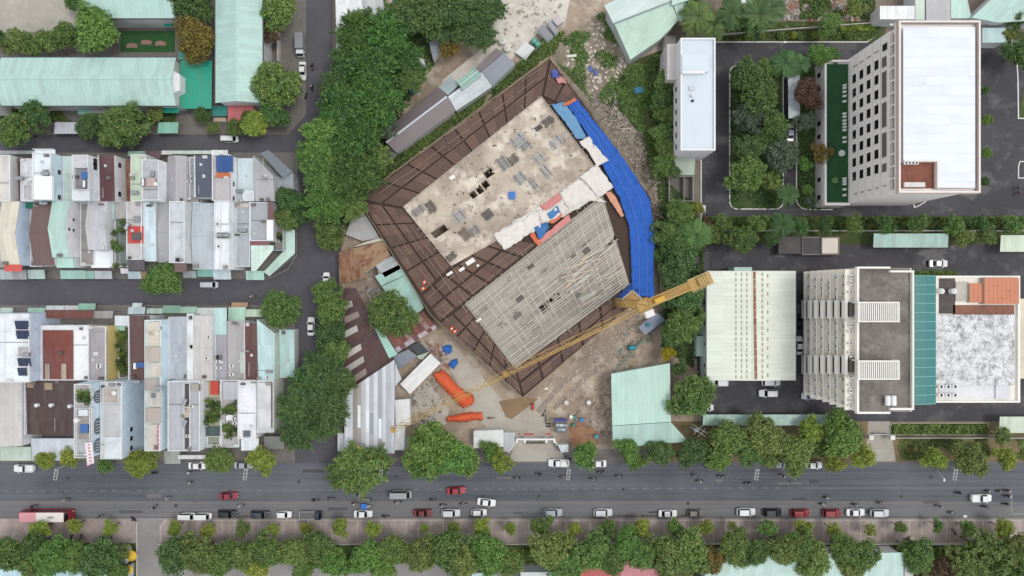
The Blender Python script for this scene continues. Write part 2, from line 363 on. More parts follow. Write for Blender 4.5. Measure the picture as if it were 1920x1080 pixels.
def kerbline(name, pts, mat, wd=.18, h=.13, closed=False, parent=None):
    mb = MB(); q = Q(pts)
    if closed: q = q + [q[0]]
    for i in range(len(q)-1):
        (xa, ya), (xb, yb) = q[i], q[i+1]; L = math.hypot(xb-xa, yb-ya) or 1; nx, ny = -(yb-ya)/L*wd/2, (xb-xa)/L*wd/2
        ex, ey = (xb-xa)/L*wd*.45, (yb-ya)/L*wd*.45; e = .001*(i % 2)
        mb.prism([(xa+nx-ex, ya+ny-ey),(xb+nx+ex, yb+ny+ey),(xb-nx+ex, yb-ny+ey),(xa-nx-ex, ya-ny-ey)], -.01, h+e)
    return struct(mb.build(name, mat))
def rr(x0, y0, x1, y1, r, n=5):
    o = []
    for cx, cy, a0 in ((x1-r, y0+r, -90), (x1-r, y1-r, 0), (x0+r, y1-r, 90), (x0+r, y0+r, 180)):
        for i in range(n+1):
            a = R(a0 + 90*i/n); o.append((cx + r*math.cos(a), cy + r*math.sin(a)))
    return o
m_kerb = paint('e3e2de', .15)
isl = rr(1368, 123, 1468, 392, 14); sheet_ground('planting_bed', isl, m_grass, .05); kerbline('kerb', isl, m_kerb, .28, .16, True)
isl2 = [(1493,130),(1560,130),(1560,393),(1512,393),(1499,388),(1493,374)]
sheet_ground('planting_bed', isl2, m_grass, .05); kerbline('kerb', [(1560,393),(1512,393),(1503,390),(1495,382),(1493,374),(1493,130)], m_kerb, .25, .16)
kerbline('kerb', [(1340,79),(1625,79),(1640,70)], m_kerb, .25, .15)
kerbline('kerb', [(1314,295),(1314,430)], m_kerb, .25, .3)
kerbline('boundary_wall', [(1318,433),(2400,433)], m_kerb, .22, .7)
isl3 = [(1668,800),(1672,793),(1852,793),(1852,815),(1668,815)]
sheet_ground('planting_bed', isl3, m_grass, .05); kerbline('kerb', isl3, paint('b8b5ac', .3), .2, .2, True)
kerbline('boundary_wall', [(1668,819),(2400,819)], paint('aaa69e', .3), .25, 1.6)
isl4 = [(1925,140),(1908,80),(1895,60),(1960,60),(2000,230),(1908,222)]
sheet_ground('planting_bed', isl4, m_grass, .05); kerbline('kerb', [(1895,72),(1905,95),(1908,150),(1909,222),(1990,224)], m_kerb, .25, .16)
kerbline('kerb', [(1960,303),(1912,303),(1909,312),(1909,334),(1960,334)], m_kerb, .22, .16)
kerbline('kerb', [(1712,380),(1714,389),(1722,386),(1735,378)], m_kerb, .2, .16)
kerbline('kerb', [(556,300),(556,480),(540,505),(500,524)], paint('8b8682', .3), .2, .12)
kerbline('boundary_wall', [(302,1018),(2000,1018)], paint('bdb8b0', .3), .22, 1.1)
kerbline('boundary_wall', [(258,973),(258,1100)], paint('c9c4bc', .3), .2, .5)
kerbline('kerb', [(312,974),(301,986),(301,1018)], paint('c9c4bc', .3), .2, .16)
kerbline('boundary_wall', [(525,30),(525,118)], paint('c4c0ba', .3), .3, 1.8)
kerbline('boundary_wall', [(1314,70),(1640,45)], paint('c4c0ba', .3), .2, 1.2)
# ------------------------------------------------------------------ row houses
def cyl_tank_mesh():
    mb = MB(); n = 14; L = .8; r = .45
    rings = [(-L-.12, .2), (-L, r*.85), (-L+.06, r), (L-.06, r), (L, r*.85), (L+.12, .2)]
    vs = [(x, q*math.cos(6.2832*i/n), 1.0 + q*math.sin(6.2832*i/n)) for x, q in rings for i in range(n)]
    fs = [(a*n+i, a*n+(i+1) % n, (a+1)*n+(i+1) % n, (a+1)*n+i) for a in range(5) for i in range(n)] + [list(range(n-1,-1,-1)), list(range(5*n, 6*n))]
    mb.add(vs, fs)
    for x in (-.5, .5): mb.box(x-.05, -.4, 0, x+.05, .4, .62)
    mb.cyl(0, 0, 1.42, 1.52, .16, 8)
    return mb.mesh('water_tank', [STEEL], smooth=False)
def round_tank_mesh():
    mb = MB(); mb.cyl(0,0,0,.25,.35,12); mb.cyl(0,0,.25,1.25,.5,16); mb.cyl(0,0,1.25,1.5,.5,16,.2); mb.cyl(0,0,1.5,1.58,.2,10)
    return mb.mesh('water_tank', [flat('e4e6e6', .4)])
def ac_mesh():
    mb = MB(); mb.box(-.5,-.3,.08,.5,.3,.85); mb.box(-.45,-.25,0,-.35,.25,.08); mb.box(.35,-.25,0,.45,.25,.08)
    mb.cyl(0, 0, .85, .87, .24, 14, mi=1); return mb.mesh('air_conditioner', [flat('dedfdd', .5), DARK])
TANK, RTANK, ACM = cyl_tank_mesh(), round_tank_mesh(), ac_mesh()
def pot_mesh(seed):
    rnd = random.Random(seed); mb = MB(); mb.cyl(0,0,0,.4,.22,8,.3)
    for i in range(46):
        a = rnd.random()*6.28; e = rnd.random()*1.3; l = .25 + rnd.random()*.55; c = Vector((math.cos(a)*math.cos(e)*l, math.sin(a)*math.cos(e)*l, .5 + math.sin(e)*l*1.2))
        u = Vector((rnd.uniform(-1,1), rnd.uniform(-1,1), rnd.uniform(-.4,.4))).normalized()*.2; v = u.orthogonal().normalized()*.13
        mb.add([c-u, c+v, c+u, c-v], [(0,1,2,3)], 1)
    return mb.mesh('potted_plant', [flat('7b4a38'), flat(['4c6a2a','6b7a32','3f5a2a'][seed % 3], .6)])
POTS = [pot_mesh(i) for i in range(3)]

def gable(mb, x0, y0, x1, y1, z, rise, axis, over=.25, t=.07, off=.5):
    """two thick slopes; axis 'x' = ridge runs along x"""
    x0 -= over; x1 += over; y0 -= over; y1 += over
    if axis == 'x':
        yr = y0 + (y1-y0)*off
        mb.slab([(x0,y0,z),(x1,y0,z),(x1,yr,z+rise),(x0,yr,z+rise)], t); mb.slab([(x0,yr,z+rise),(x1,yr,z+rise),(x1,y1,z),(x0,y1,z)], t)
        cap = ((x0, yr, z+rise), (x1, yr, z+rise))
    else:
        xr = x0 + (x1-x0)*off
        mb.slab([(x0,y0,z),(xr,y0,z+rise),(xr,y1,z+rise),(x0,y1,z)], t); mb.slab([(xr,y0,z+rise),(x1,y0,z),(x1,y1,z),(xr,y1,z+rise)], t)
        cap = ((xr, y0, z+rise), (xr, y1, z+rise))
    return cap
def add_feature(t, ft, z, x1w=None):
    k = ft[0]
    if k == 'f':      # raised block: rect, height, colour[, name]
        _, a, b, c, d_, h, hx = ft[:7]; (xa, ya), (xb, yb) = P(a, b, z+h), P(c, d_, z+h)
        MB().box(xa, yb, z+.02, xb, ya, z+h).build(ft[7] if len(ft) > 7 else 'stair_head', paint(hx), t)
    elif k == 's':    # thin sheet roof patch on the roof: rect, dz, colour, ang
        _, a, b, c, d_, dz, hx = ft[:7]; (xa, ya), (xb, yb) = P(a, b, z+dz), P(c, d_, z+dz); ang = ft[7] if len(ft) > 7 else 0
        rust = ft[8] if len(ft) > 8 else 0; nm = ft[9] if len(ft) > 9 else 'roof_sheet'
        r = MB().slab([(xa,yb,z+dz-.06),(xb,yb,z+dz-.06),(xb,ya,z+dz),(xa,ya,z+dz)], .06).build(nm, sheet(hx, ang, .25, rust), t)
        if dz > .5:
            for qx in (xa+.15, xb-.15):
                for qy in (ya-.15, yb+.15): MB().box(qx-.05, qy-.05, z+.02, qx+.05, qy+.05, z+dz-.13).build('post', STEEL, t)
    elif k == 't':    # horizontal steel tank
        x, y = P(ft[1], ft[2], z+1); inst('water_tank', TANK, t, None, (x-ORG[t.name][0], y-ORG[t.name][1], z+.02), 1, ft[3] if len(ft) > 3 else 0)
    elif k == 'r':
        x, y = P(ft[1], ft[2], z+1); inst('water_tank', RTANK, t, None, (x-ORG[t.name][0], y-ORG[t.name][1], z+.02), ft[3] if len(ft) > 3 else 1)
    elif k == 'a':
        x, y = P(ft[1], ft[2], z+.8); inst('air_conditioner', ACM, t, None, (x-ORG[t.name][0], y-ORG[t.name][1], z+.02), 1, ft[3] if len(ft) > 3 else 0)
    elif k == 'v':    # potted plants scattered in rect
        _, a, b, c, d_, n = ft; rnd = random.Random(int(a*7+b))
        for i in range(n):
            x, y = P(rnd.uniform(a, c), rnd.uniform(b, d_), z+.5)
            inst('potted_plant', POTS[i % 3], t, None, (x-ORG[t.name][0], y-ORG[t.name][1], z+.03), rnd.uniform(.8, 1.5), rnd.random()*6)
    elif k == 'c':    # open terrace well: low walls around a darker floor
        _, a, b, c, d_, h, hx = ft; (xa, ya), (xb, yb) = P(a, b, z+h), P(c, d_, z+h)
        mb = MB(); q = .14
        mb.box(xa,yb,z+.02,xa+q,ya,z+h); mb.box(xb-q,yb,z+.02,xb,ya,z+h); mb.box(xa+q,ya-q,z+.02,xb-q,ya,z+h); mb.box(xa+q,yb,z+.02,xb-q,yb+q,z+h)
        mb.build('parapet', paint('d7dadb'), t); MB().box(xa+q, yb+q, z+.03, xb-q, ya-q, z+.06).build('terrace_floor', paint(hx, .5), t)
    elif k == 'w':    # windows on the east wall: list of (photo y, z centre), width, height
        for py, zc in ft[1]:
            _, y = P(0, py, zc); wd, hh = ft[2], ft[3]
            wn = MB().box(x1w+.002, y-wd/2, zc-hh/2, x1w+.07, y+wd/2, zc+hh/2).build('window', paint('d9dadb'), t)
            MB().box(x1w+.05, y-wd/2+.08, zc-hh/2+.08, x1w+.085, y+wd/2-.08, zc+hh/2-.08).build('pane', GLASS, wn)
    elif k == 'p':    # solar array: rect, columns, rows
        _, a, b, c, d_, nx_, ny_ = ft; (xa, ya), (xb, yb) = P(a, b, z+.5), P(c, d_, z+.5)
        for i in range(nx_):
            for j in range(ny_):
                u0, u1 = xa+(xb-xa)*i/nx_, xa+(xb-xa)*(i+1)/nx_; v0, v1 = yb+(ya-yb)*j/ny_, yb+(ya-yb)*(j+1)/ny_
                pz = [z+.25+.5*q for q in (j/ny_, (j+1)/ny_)]
                MB().slab([(u0+.04,v0+.04,pz[0]),(u1-.04,v0+.04,pz[0]),(u1-.04,v1-.04,pz[1]),(u0+.04,v1-.04,pz[1])], .05).build('solar_panel', glassy('2a3550', .2), t)
        MB().box(xa+.1, yb+.1, z+.02, xb-.1, yb+.2, z+.2).box(xa+.1, ya-.25, z+.02, xb-.1, ya-.15, z+.62).build('panel_frame', STEEL, t)
    elif k == 'q':    # free polygon sheet at dz
        _, pts, dz, hx, ang = ft[:5]; q = [P(x, y, z+dz) for x, y in pts]
        MB().slab([(x, y, z+dz) for x, y in q], .08).build('roof_sheet', sheet(hx, ang, .25, ft[5] if len(ft) > 5 else 0), t)

def clutter(t, x0, y0, x1, y1, z, rnd, rk='flat'):
    for k in range(rnd.choice((1, 2, 2, 3))):        # edge gutter boxes, ducts and patched sheets
        x, y = rnd.uniform(x0+.4, x1-.4), y0 + (y1-y0)*rnd.choice((.03, .05, .5, .94, .97)); a, b = rnd.uniform(.25, .7), rnd.uniform(.2, .5)
        MB().box(max(x0, x-a), max(y0+.05, y-b), z, min(x1, x+a), min(y1-.05, y+b), z+.55+.4*(rk != 'flat')).build('roof_box', paint(rnd.choice(('6d6a68', '8f8d8b', 'c9cac9', '55504d'))), t)
    if x1-x0 > 2.5 and rk == 'flat':
        y = rnd.uniform(y0+2, y1-3); MB().box(x0+.25, y, z+.02, x1-.25, y+.12, z+.12).build('roof_joint', paint('77736f', .4), t)
    if rnd.random() < .8:
        x, y = rnd.uniform(x0+.8, x1-.8) if x1-x0 > 2 else (x0+x1)/2, rnd.uniform(y0+1, y1-1)
        MB().box(x-.3, y-.3, z+.02, x+.3, y+.3, z+.5).cyl(x, y, z+.5, z+.7, .2, 8).build('roof_vent', paint('cfd2d3'), t)
    if rnd.random() < .6:
        x = rnd.uniform(x0+.4, x1-.4); MB().tube((x, y0+.8, z+.16), (x, y1-.8, z+.16), .05, 5).build('pipe', paint('d5d7d7'), t)

def row(houses, yfix_top=None, yfix_bot=None):
    n = len(houses)
    xs0 = [P(h['x'][0], 0, h['z'])[0] for h in houses]; xs1 = [P(h['x'][1], 0, h['z'])[0] for h in houses]
    for i in range(n-1):
        if houses[i].get('gap'): continue
        X = xs1[i] if houses[i]['z'] > houses[i+1]['z'] else xs0[i+1]
        xs1[i] = X - .11; xs0[i+1] = X + .11
    for i, h in enumerate(houses):
        z = h['z']; x0, x1 = xs0[i], xs1[i]
        if x1 < x0 + .6: x1 = x0 + .6
        yt = P(0, h['y'][0], z)[1] if h['y'][0] else yfix_top; yb = P(0, h['y'][1], z)[1] if h['y'][1] else yfix_bot
        t = thing('row_house', h['label'], 'house', ((x0+x1)/2, (yt+yb)/2, 0), h.get('group'))
        rnd = random.Random(i*13 + int(z*10)); wc = h.get('wall', 'd8dadb'); rk = h.get('kind', 'flat'); rc = h['roof']; ang = h.get('ang', 0); rust = h.get('rust', 0)
        if 'poly' in h:
            poly = [P(a, b, z) for a, b in h['poly']]
            MB().prism(poly, 0, z).build('wall', paint(wc), t)
            q = poly
            MB().slab([(x, y, z+.12) for x, y in q], .1).build('roof', sheet(rc, ang, .25, rust), t)
        elif rk == 'flat':
            MB().box(x0, yb, 0, x1, yt, z).build('wall', paint(wc), t)
            pw, ph = .16, h.get('par', .45)
            mb = MB()
            mb.box(x0,yb,z+.002,x0+pw,yt,z+ph); mb.box(x1-pw,yb,z+.002,x1,yt,z+ph); mb.box(x0+pw,yt-pw,z+.002,x1-pw,yt,z+ph); mb.box(x0+pw,yb,z+.002,x1-pw,yb+pw,z+ph)
            mb.build('parapet', paint(h.get('pc', 'e6eaec')), t)
            MB().box(x0+pw+.01, yb+pw+.01, z+.004, x1-pw-.01, yt-pw-.01, z+.05).build('roof', paint(rc, .3) if h.get('conc') else sheet(rc, ang, .22, rust), t)
        elif rk == 'shed':
            MB().box(x0, yb, 0, x1, yt, z-.3).build('wall', paint(wc), t)
            MB().slab([(x0,yb,z-.25),(x1,yb,z-.25),(x1,yt,z+.25),(x0,yt,z+.25)], .1).build('roof', sheet(rc, ang, .25, rust), t)
            if not h.get('nopar'):
                MB().box(x0-.01, yb, z-.3, x0+.13, yt, z+.5).build('parapet', paint('e6eaec'), t)
        else:
            rise = h.get('rise', 1.4); off = h.get('off', .5)
            mb = MB(); mb.box(x0, yb, 0, x1, yt, z)
            if rk == 'gx':
                yr = yb + (yt-yb)*off
                mb.add([(x0,yb,z),(x0,yt,z),(x0,yr,z+rise-.08),(x1,yb,z),(x1,yt,z),(x1,yr,z+rise-.08)], [(0,2,1),(3,4,5),(0,3,5,2),(1,2,5,4)])
            else:
                xr = (x0+x1)/2
                mb.add([(x0,yb,z),(x1,yb,z),(xr,yb,z+rise-.08),(x0,yt,z),(x1,yt,z),(xr,yt,z+rise-.08)], [(0,1,2),(3,5,4),(0,2,5,3),(1,4,5,2)])
            mb.build('wall', paint(wc), t)
            mb = MB(); cap = gable(mb, x0, yb, x1, yt, z+.05, rise, 'x' if rk == 'gx' else 'y', .06, .06, off)
            r = mb.build('roof', sheet(rc, ang, .22, rust), t)
            MB().tube(cap[0], cap[1], .1, 6).build('ridge_cap', sheet(rc, 0, .1), r)
        if h.get('clutter', 1): clutter(t, x0, yb, x1, yt, z + (.05 if rk == 'flat' else -.3 if 'poly' not in h else .1), rnd, rk)
        for ft in h.get('ft', []): add_feature(t, ft, z + .05, x1)
        h['_t'] = t
        # street front: windows and a door on the road side
        fy = h.get('front')
        if fy:
            yy = yt if fy == 'n' else yb; sg = 1 if fy == 'n' else -1; fl = max(1, int(z // 3.3))
            for k in range(fl):
                nm = 'door' if k == 0 else 'window'; zz = k*3.3
                wx = min(2.4, (x1-x0)*.6); xm = (x0+x1)/2
                wn = MB().box(xm-wx/2, yy, zz+(.0 if k == 0 else .9), xm+wx/2, yy+sg*.08, zz+2.5).build(nm, paint('8c8f90') if k == 0 else paint('d0d3d4'), t)
                if k: MB().box(xm-wx/2+.1, yy+sg*.06, zz+1.0, xm+wx/2-.1, yy+sg*.1, zz+2.4).build('pane', GLASS, wn)
YAB = P(0, 378, 8)[1]; YCD = P(0, 714, 8)[1]
rowA = [
 dict(x=(-26,22), y=(291,None), z=8, roof='d8d3cc', label='beige flat-roofed row house at the far left of the upper row', front='n'),
 dict(x=(26,40), y=(296,None), z=6, kind='shed', roof='5a3335', label='narrow row house with a dark maroon roof beside the beige house', nopar=1, front='n'),
 dict(x=(40,62), y=(298,None), z=8, roof='d5d8dd', conc=1, label='pale grey terrace house with a tank beside the tall white house', ft=[('t',36,334),('r',57,336,.9),('c',44,345,60,372,.6,'c3c3c6')], front='n'),
 dict(x=(62,98), y=(287,None), z=11.5, roof='e3ecf3', wall='d3e6f0', conc=1, label='tall white row house with three stacked front balconies', ft=[('f',63,330,97,374,.9,'f1f4f6'),('f',80,318,88,328,.6,'8f9498','skylight'),('t',84,325),('w',[(323,9),(370,9)],1.2,1.3)], front='n'),
 dict(x=(118,136), y=(293,None), z=7.5, roof='bfd5cc', kind='shed', label='narrow row house with a pale green sheet roof', ang=0, front='n'),
 dict(x=(136,168), y=(291,None), z=12, roof='c9c9d0', conc=1, wall='e2e8ee', label='white row house with a dark sunken roof terrace', ft=[('c',137,313,167,356,1.0,'8b8a90'),('s',152,322,163,335,1.2,'2f66a8'),('t',158,345,1.57),('f',136,357,168,376,.5,'d7dbe1','roof_slab'),('w',[(303,9.8),(313,9.8)],1.6,1.6)], front='n'),
 dict(x=(187,215), y=(291,None), z=8.6, roof='5a3539', wall='e6e6e8', kind='shed', label='row house with a chocolate brown roof and white side wall', ft=[('w',[(310,6.5),(364,6.5)],1.3,1.4)], front='n'),
 dict(x=(235,246), y=(300,None), z=4, roof='8d6748', kind='shed', rust=.6, nopar=1, label='low rusty lean-to squeezed between brown-roofed and pale green houses', front='n'),
 dict(x=(246,267), y=(290,None), z=8, roof='c7d9c0', label='row house with a pale lime roof behind a white parapet', front='n', ft=[('t',252,361)]),
 dict(x=(267,300), y=(300,None), z=10, roof='b9bcc3', wall='eef2f5', conc=1, label='white framed row house with grey roof and tank platform', ft=[('f',273,334,291,349,.8,'c1aaa4','tank_platform'),('t',268,342,1.57),('r',292,345,.9),('f',281,320,289,331,.5,'8f9296','skylight')], front='n'),
 dict(x=(315,350), y=(293,None), z=6.5, kind='gy', rise=.9, roof='aaa7ac', label='row house with a grey ribbed gable roof beside the slate one', front='n'),
 dict(x=(350,364), y=(295,None), z=5, roof='9fa0a6', conc=1, label='narrow grey alley house with small roof clutter', ft=[('a',354,330),('a',355,340),('r',354,372,.7)], front='n'),
 dict(x=(365,397), y=(292,370), z=8, kind='shed', roof='4e5468', label='row house with a dark slate blue roof', front='n', ang=0),
 dict(x=(398,432), y=(290,None), z=9.5, roof='b8b3b6', wall='eef3f7', conc=1, label='white row house with a bright blue canopy and orange band on top', ft=[('s',405,292,437,322,1.0,'1f4c8a'),('s',405,324,432,333,.5,'c8693f'),('f',404,334,431,374,.5,'b5b0b3','roof_slab'),('w',[(345,7.5),(372,7.5)],1.2,1.2)], front='n'),
 dict(x=(447,477), y=(297,None), z=5, kind='shed', roof='d3e2e8', label='row house with a pale icy roof beside the blue canopy', ft=[('s',455,357,477,377,.8,'e4ecf0'),('t',450,358)], front='n'),
 dict(x=(477,516), y=(290,None), z=7, poly=[(475,292),(512,329),(515,377),(479,377)], roof='b0afb3', label='wedge-shaped corner house with a grey roof', ft=[('q',[(489,287),(503,281),(549,322),(531,334)],1.0,'6d777e',-.85)]),
]
rowB = [
 dict(x=(-24,4), y=(None,500), z=6, roof='a5a6aa', conc=1, label='grey house at the far left of the second row', front='s'),
 dict(x=(4,38), y=(None,497), z=8, kind='gx', rise=1.6, roof='dcd5c4', wall='cfdff0', label='row house with a cream gable roof and red front canopy', ft=[('s',8,496,41,509,.15,'d2584c')], front='s', off=.5),
 dict(x=(57,63), y=(None,500), z=4.5, roof='b4b4be', conc=1, label='narrow grey passage house with a green box', ft=[('f',46,380,71,390,1.6,'0f6e5c','water_box')]),
 dict(x=(63,98), y=(None,497), z=8, kind='gx', rise=1.6, roof='6e5450', label='row house with a brown gable roof', front='s', ft=[('t',82,381)]),
 dict(x=(98,131), y=(None,482), z=9, kind='gx', rise=1.6, roof='b6d6cb', wall='e9e9ec', label='row house with a mint gable roof and tall white gable wall', ft=[('w',[(430,9.2),(412,7.6),(432,7.6)],.8,.8)], front='s'),
 dict(x=(151,165), y=(None,498), z=5, roof='99938f', conc=1, label='narrow brown-grey house beside the white gable wall', front='s'),
 dict(x=(165,202), y=(None,468), z=8, kind='gx', rise=1.1, roof='c4c5ca', label='row house with a light grey gable roof and white terrace slab', ft=[], front='s'),
 dict(x=(203,238), y=(None,500), z=5, roof='6f7c78', conc=1, label='row house with a planted sunken courtyard', ft=[('s',205,378,214,412,.8,'b7ddd0'),('s',214,378,237,410,.6,'b4b1b0'),('v',212,415,234,500,16),('s',205,418,212,500,.6,'dfe6ea')], front='s'),
 dict(x=(238,268), y=(None,487), z=7.5, roof='c2c0c0', conc=1, label='row house with a red roof terrace and steel tank', ft=[('f',240,424,268,456,.3,'c2483f','terrace_floor'),('t',238,424,1.2),('f',247,436,263,450,.9,'5a5556','skylight'),('s',240,487,271,507,.3,'4c4a52'),('f',250,405,262,417,.4,'8b8f93','skylight')], front='s'),
 dict(x=(268,293), y=(None,490), z=7, kind='shed', roof='d3e6ee', label='row house with a long plain pale blue roof', front='s', ft=[('w',[(495,4)],1,2)]),
 dict(x=(293,318), y=(None,492), z=6, kind='gx', rise=.8, roof='a9aaae', label='row house with a mid grey roof split by a dark seam', front='s'),
 dict(x=(318,348), y=(None,493), z=8.5, roof='cdd4da', label='row house with a boxed pale grey roof and maroon porch', ft=[('s',327,494,350,510,.3,'6b5451')], front='s'),
 dict(x=(364,400), y=(None,505), z=5, kind='gx', rise=.8, roof='c0c9d0', label='wide row house with a smooth blue grey roof', front='s'),
 dict(x=(402,432), y=(None,505), z=9, roof='eef3f7', wall='eef4f8', label='bright white row house with a slot of tanks across its roof', ft=[('c',405,435,432,448,.7,'7a7876'),('t',414,441),('t',424,441),('a',408,420),('a',410,462)], front='s'),
 dict(x=(441,468), y=(None,500), z=6, roof='b1b7bd', conc=0, label='grey row house with a tank slot next to the bright white one', ft=[('f',441,379,466,389,.4,'cabfb6','roof_slab'),('c',442,427,466,438,.6,'a7aaac'),('t',456,432)], front='s'),
 dict(x=(469,513), y=(None,452), z=6.5, roof='a9adb2', label='corner house with a grey roof and maroon strip', ft=[('s',502,378,513,412,.7,'6e4a4e'),('f',500,412,512,450,.5,'eef2f5','roof_slab'),('s',469,452,505,460,.3,'7d4d4e'),('q',[(470,460),(513,460),(513,468),(480,508),(471,508)],.2,'cfe6da',0)]),
]
rowC = [
 dict(x=(-30,58), y=(588,None), z=10.5, roof='e6edf2', wall='c9d6ea', conc=1, label='wide white house carrying solar panels', ft=[('p',28,601,54,618,3,1),('p',30,619,55,636,3,1),('p',33,671,58,687,3,1),('p',33,689,50,705,3,1),('t',48,665),('c',33,650,55,669,.5,'b9bbbd')], front='n'),
 dict(x=(80,166), y=(610,None), z=7, roof='eceff1', wall='d8d4c8', conc=1, label='wide house with a rust red half roof and white half roof', ft=[('s',80,619,137,711,.25,'7a3b33',0,.35),('s',84,682,93,711,.45,'a9998c',0,.2,'skylight_sheet'),('s',115,682,124,711,.45,'b5a697',0,.2,'skylight_sheet'),('s',86,582,174,597,-1.5,'6f3a34',0,.3)], front='n'),
 dict(x=(166,201), y=(612,None), z=8, roof='a8a4aa', wall='d8c37e', label='house with a grey roof and mustard yellow side wall', ft=[('s',170,622,200,711,.3,'a49fa4'),('a',185,688,.3),('a',185,684)], front='n'),
 dict(x=(222,242), y=(612,None), z=3.2, roof='5d6b4a', conc=1, label='low house with a planted garden yard beside the yellow wall', ft=[('v',224,625,234,700,18),('s',215,592,240,611,1.,'dfe9ef'),('s',216,612,234,620,1.,'9cc9b5')]),
 dict(x=(242,271), y=(592,None), z=6.5, kind='shed', roof='5f4140', label='house with a long brown roof and a blue tank', ft=[('f',255,680,270,689,.7,'3a62a0','water_box'),('f',250,681,254,692,.8,'eceff0','water_box'),('t',257,716)], rust=.2, front='n'),
 dict(x=(272,303), y=(600,845), z=9, roof='cfe3de', wall='d5ecf4', conc=1, label='long mint-white house with a chain of terrace canopies and red sign', ft=[('s',277,604,299,649,.5,'d8cfc0',1.57,.15),('s',272,651,300,678,.9,'b8aea6'),('s',277,680,301,707,.5,'cfcac0'),('s',271,710,296,733,1.,'aaa19b'),('t',299,727),('s',277,735,301,763,.5,'c9c4ba'),('f',283,737,292,746,.5,'6c7480','skylight'),('s',274,765,301,793,.9,'b0a69d'),('s',276,796,299,844,.5,'cbc6bb')], front='s'),
]
rowC2 = [
 dict(x=(318,350), y=(594,None), z=5.5, kind='shed', roof='b9c0c9', label='house with a smooth steel grey roof behind a white parapet', front='n'),
 dict(x=(351,364), y=(588,None), z=6.2, roof='edf1f4', label='narrow white strip house in the lower block', front='n', conc=1),
 dict(x=(364,400), y=(592,None), z=6.5, kind='gx', rise=.7, roof='c9c6c3', label='house with a dull beige sheet roof', ft=[('a',391,632),('a',387,672)], front='n'),
 dict(x=(400,426), y=(628,None), z=5.5, kind='shed', roof='a6a5ad', label='house with a lavender grey roof and cyan porch roof', ft=[('s',400,577,425,628,.1,'bfe0dd'),('a',409,678),('a',410,690)], front='n'),
 dict(x=(426,458), y=(602,None), z=5.5, kind='shed', roof='b0adad', label='house with a flat grey roof beside the brown ribbed one', ft=[('a',434,686),('a',434,702),('s',450,660,458,700,.2,'c6d6c8')], front='n', nopar=1),
 dict(x=(458,482), y=(605,None), z=6, kind='shed', roof='5c3632', label='house with a deep brown ribbed roof', ang=0, front='n', rust=.1),
 dict(x=(482,515), y=(600,None), z=6.2, poly=[(482,599),(515,625),(515,713),(485,713)], roof='c0dfe0', wall='d9e5d4', label='corner house with a pale aqua slanted roof', ft=[('f',498,694,510,700,.6,'8f8a8c','skylight'),('a',502,708)]),
 dict(x=(532,552), y=(618,None), z=3.2, kind='shed', roof='bfe0de', label='low aqua lean-to on the corner by the side street', nopar=1),
]
rowD = [
 dict(x=(-40,42), y=(None,836), z=7, kind='gy', rise=.8, roof='c9c6c2', label='house with a broad off-white ribbed roof at the lower left', front='s', ft=[('s',0,838,58,864,-2.5,'bccdbf')]),
 dict(x=(50,140), y=(None,815), z=6, kind='shed', roof='47302f', label='wide house with a dark maroon roof and three round vents', ft=[('s',50,718,63,727,.35,'a08972'),('s',83,718,98,731,.35,'a58f77'),('r',68,760,.9),('r',95,760,.9),('r',130,762,.9),('s',58,822,140,864,-1.8,'d3dbe4')], front='s', rust=.05),
 dict(x=(140,172), y=(None,858), z=13, roof='b3b0b0', wall='cfe4f2', conc=1, label='tall pale blue house with arched side windows and roof garden', ft=[('c',142,732,171,757,.9,'8b8a82'),('v',150,735,169,752,9),('c',142,765,172,826,.9,'a8a09d'),('f',147,768,164,780,1.,'d7dbdd','stair_head'),('r',144,788,1.1),('f',150,796,165,812,.5,'3a68a6','water_box'),('c',142,828,168,853,.9,'b9bec4')], front='s'),
 dict(x=(190,230), y=(None,860), z=9.5, roof='d3dade', wall='cfdfec', conc=1, label='tall pale blue house with a beige sunken roof terrace', ft=[('c',192,727,222,756,.7,'cbbfb4'),('r',214,737),('f',194,759,227,818,.3,'c3c4c6','roof_slab'),('f',196,819,228,859,.3,'d9e1e6','roof_slab'),('w',[(805,6),(822,6),(840,6)],1.2,1.3)], front='s'),
]
rowD2 = [
 dict(x=(316,377), y=(None,845), z=8.5, roof='b4b7be', wall='e9edf0', label='wide grey-roofed house with a dark central roof slot', ft=[('c',344,718,356,844,.55,'4d4a4b'),('t',346,754,1.2),('t',346,794,1.2),('f',345,762,354,783,.5,'b7aa9c','skylight'),('f',359,720,376,733,.4,'a49c94','roof_slab'),('a',352,818),('a',358,762)], front='s'),
 dict(x=(387,414), y=(None,838), z=5.5, roof='b3b59c', conc=1, label='terrace house with a red box and rows of potted plants', ft=[('f',394,715,409,740,.7,'bc4436','stair_head'),('v',388,750,412,795,26),('s',386,800,412,818,.8,'37514e'),('c',388,818,412,835,.6,'8e9485')], front='s'),
 dict(x=(415,445), y=(None,838), z=5.8, roof='b7b3b4', conc=1, label='terrace house with plants and white air conditioners', ft=[('s',418,716,445,750,.8,'b9bcc4'),('v',420,752,444,772,14),('a',423,790,.2),('a',438,785),('a',440,793),('f',424,778,436,788,.7,'eef0f1','stair_head'),('v',418,797,444,818,14)], front='s'),
 dict(x=(446,482), y=(None,822), z=7, roof='e6e6ec', wall='eef1f3', label='house with a plain white roof and small dark skylight', conc=1, ft=[('f',456,808,468,819,.5,'56606e','skylight'),('s',452,822,485,845,-1.2,'e4ebef')], front='s'),
 dict(x=(482,514), y=(None,810), z=7, roof='c6c7c7', wall='d9dfd4', label='corner house with a pale boxed roof and brown side gutter', ft=[('f',484,718,508,802,.3,'cfd0d0','roof_slab'),('s',509,717,513,803,.4,'5a3d3a')], front='s'),
]
row(rowA, None, YAB + .03); row(rowB, YAB - .03, None)
rowC[-1]['gap'] = 1
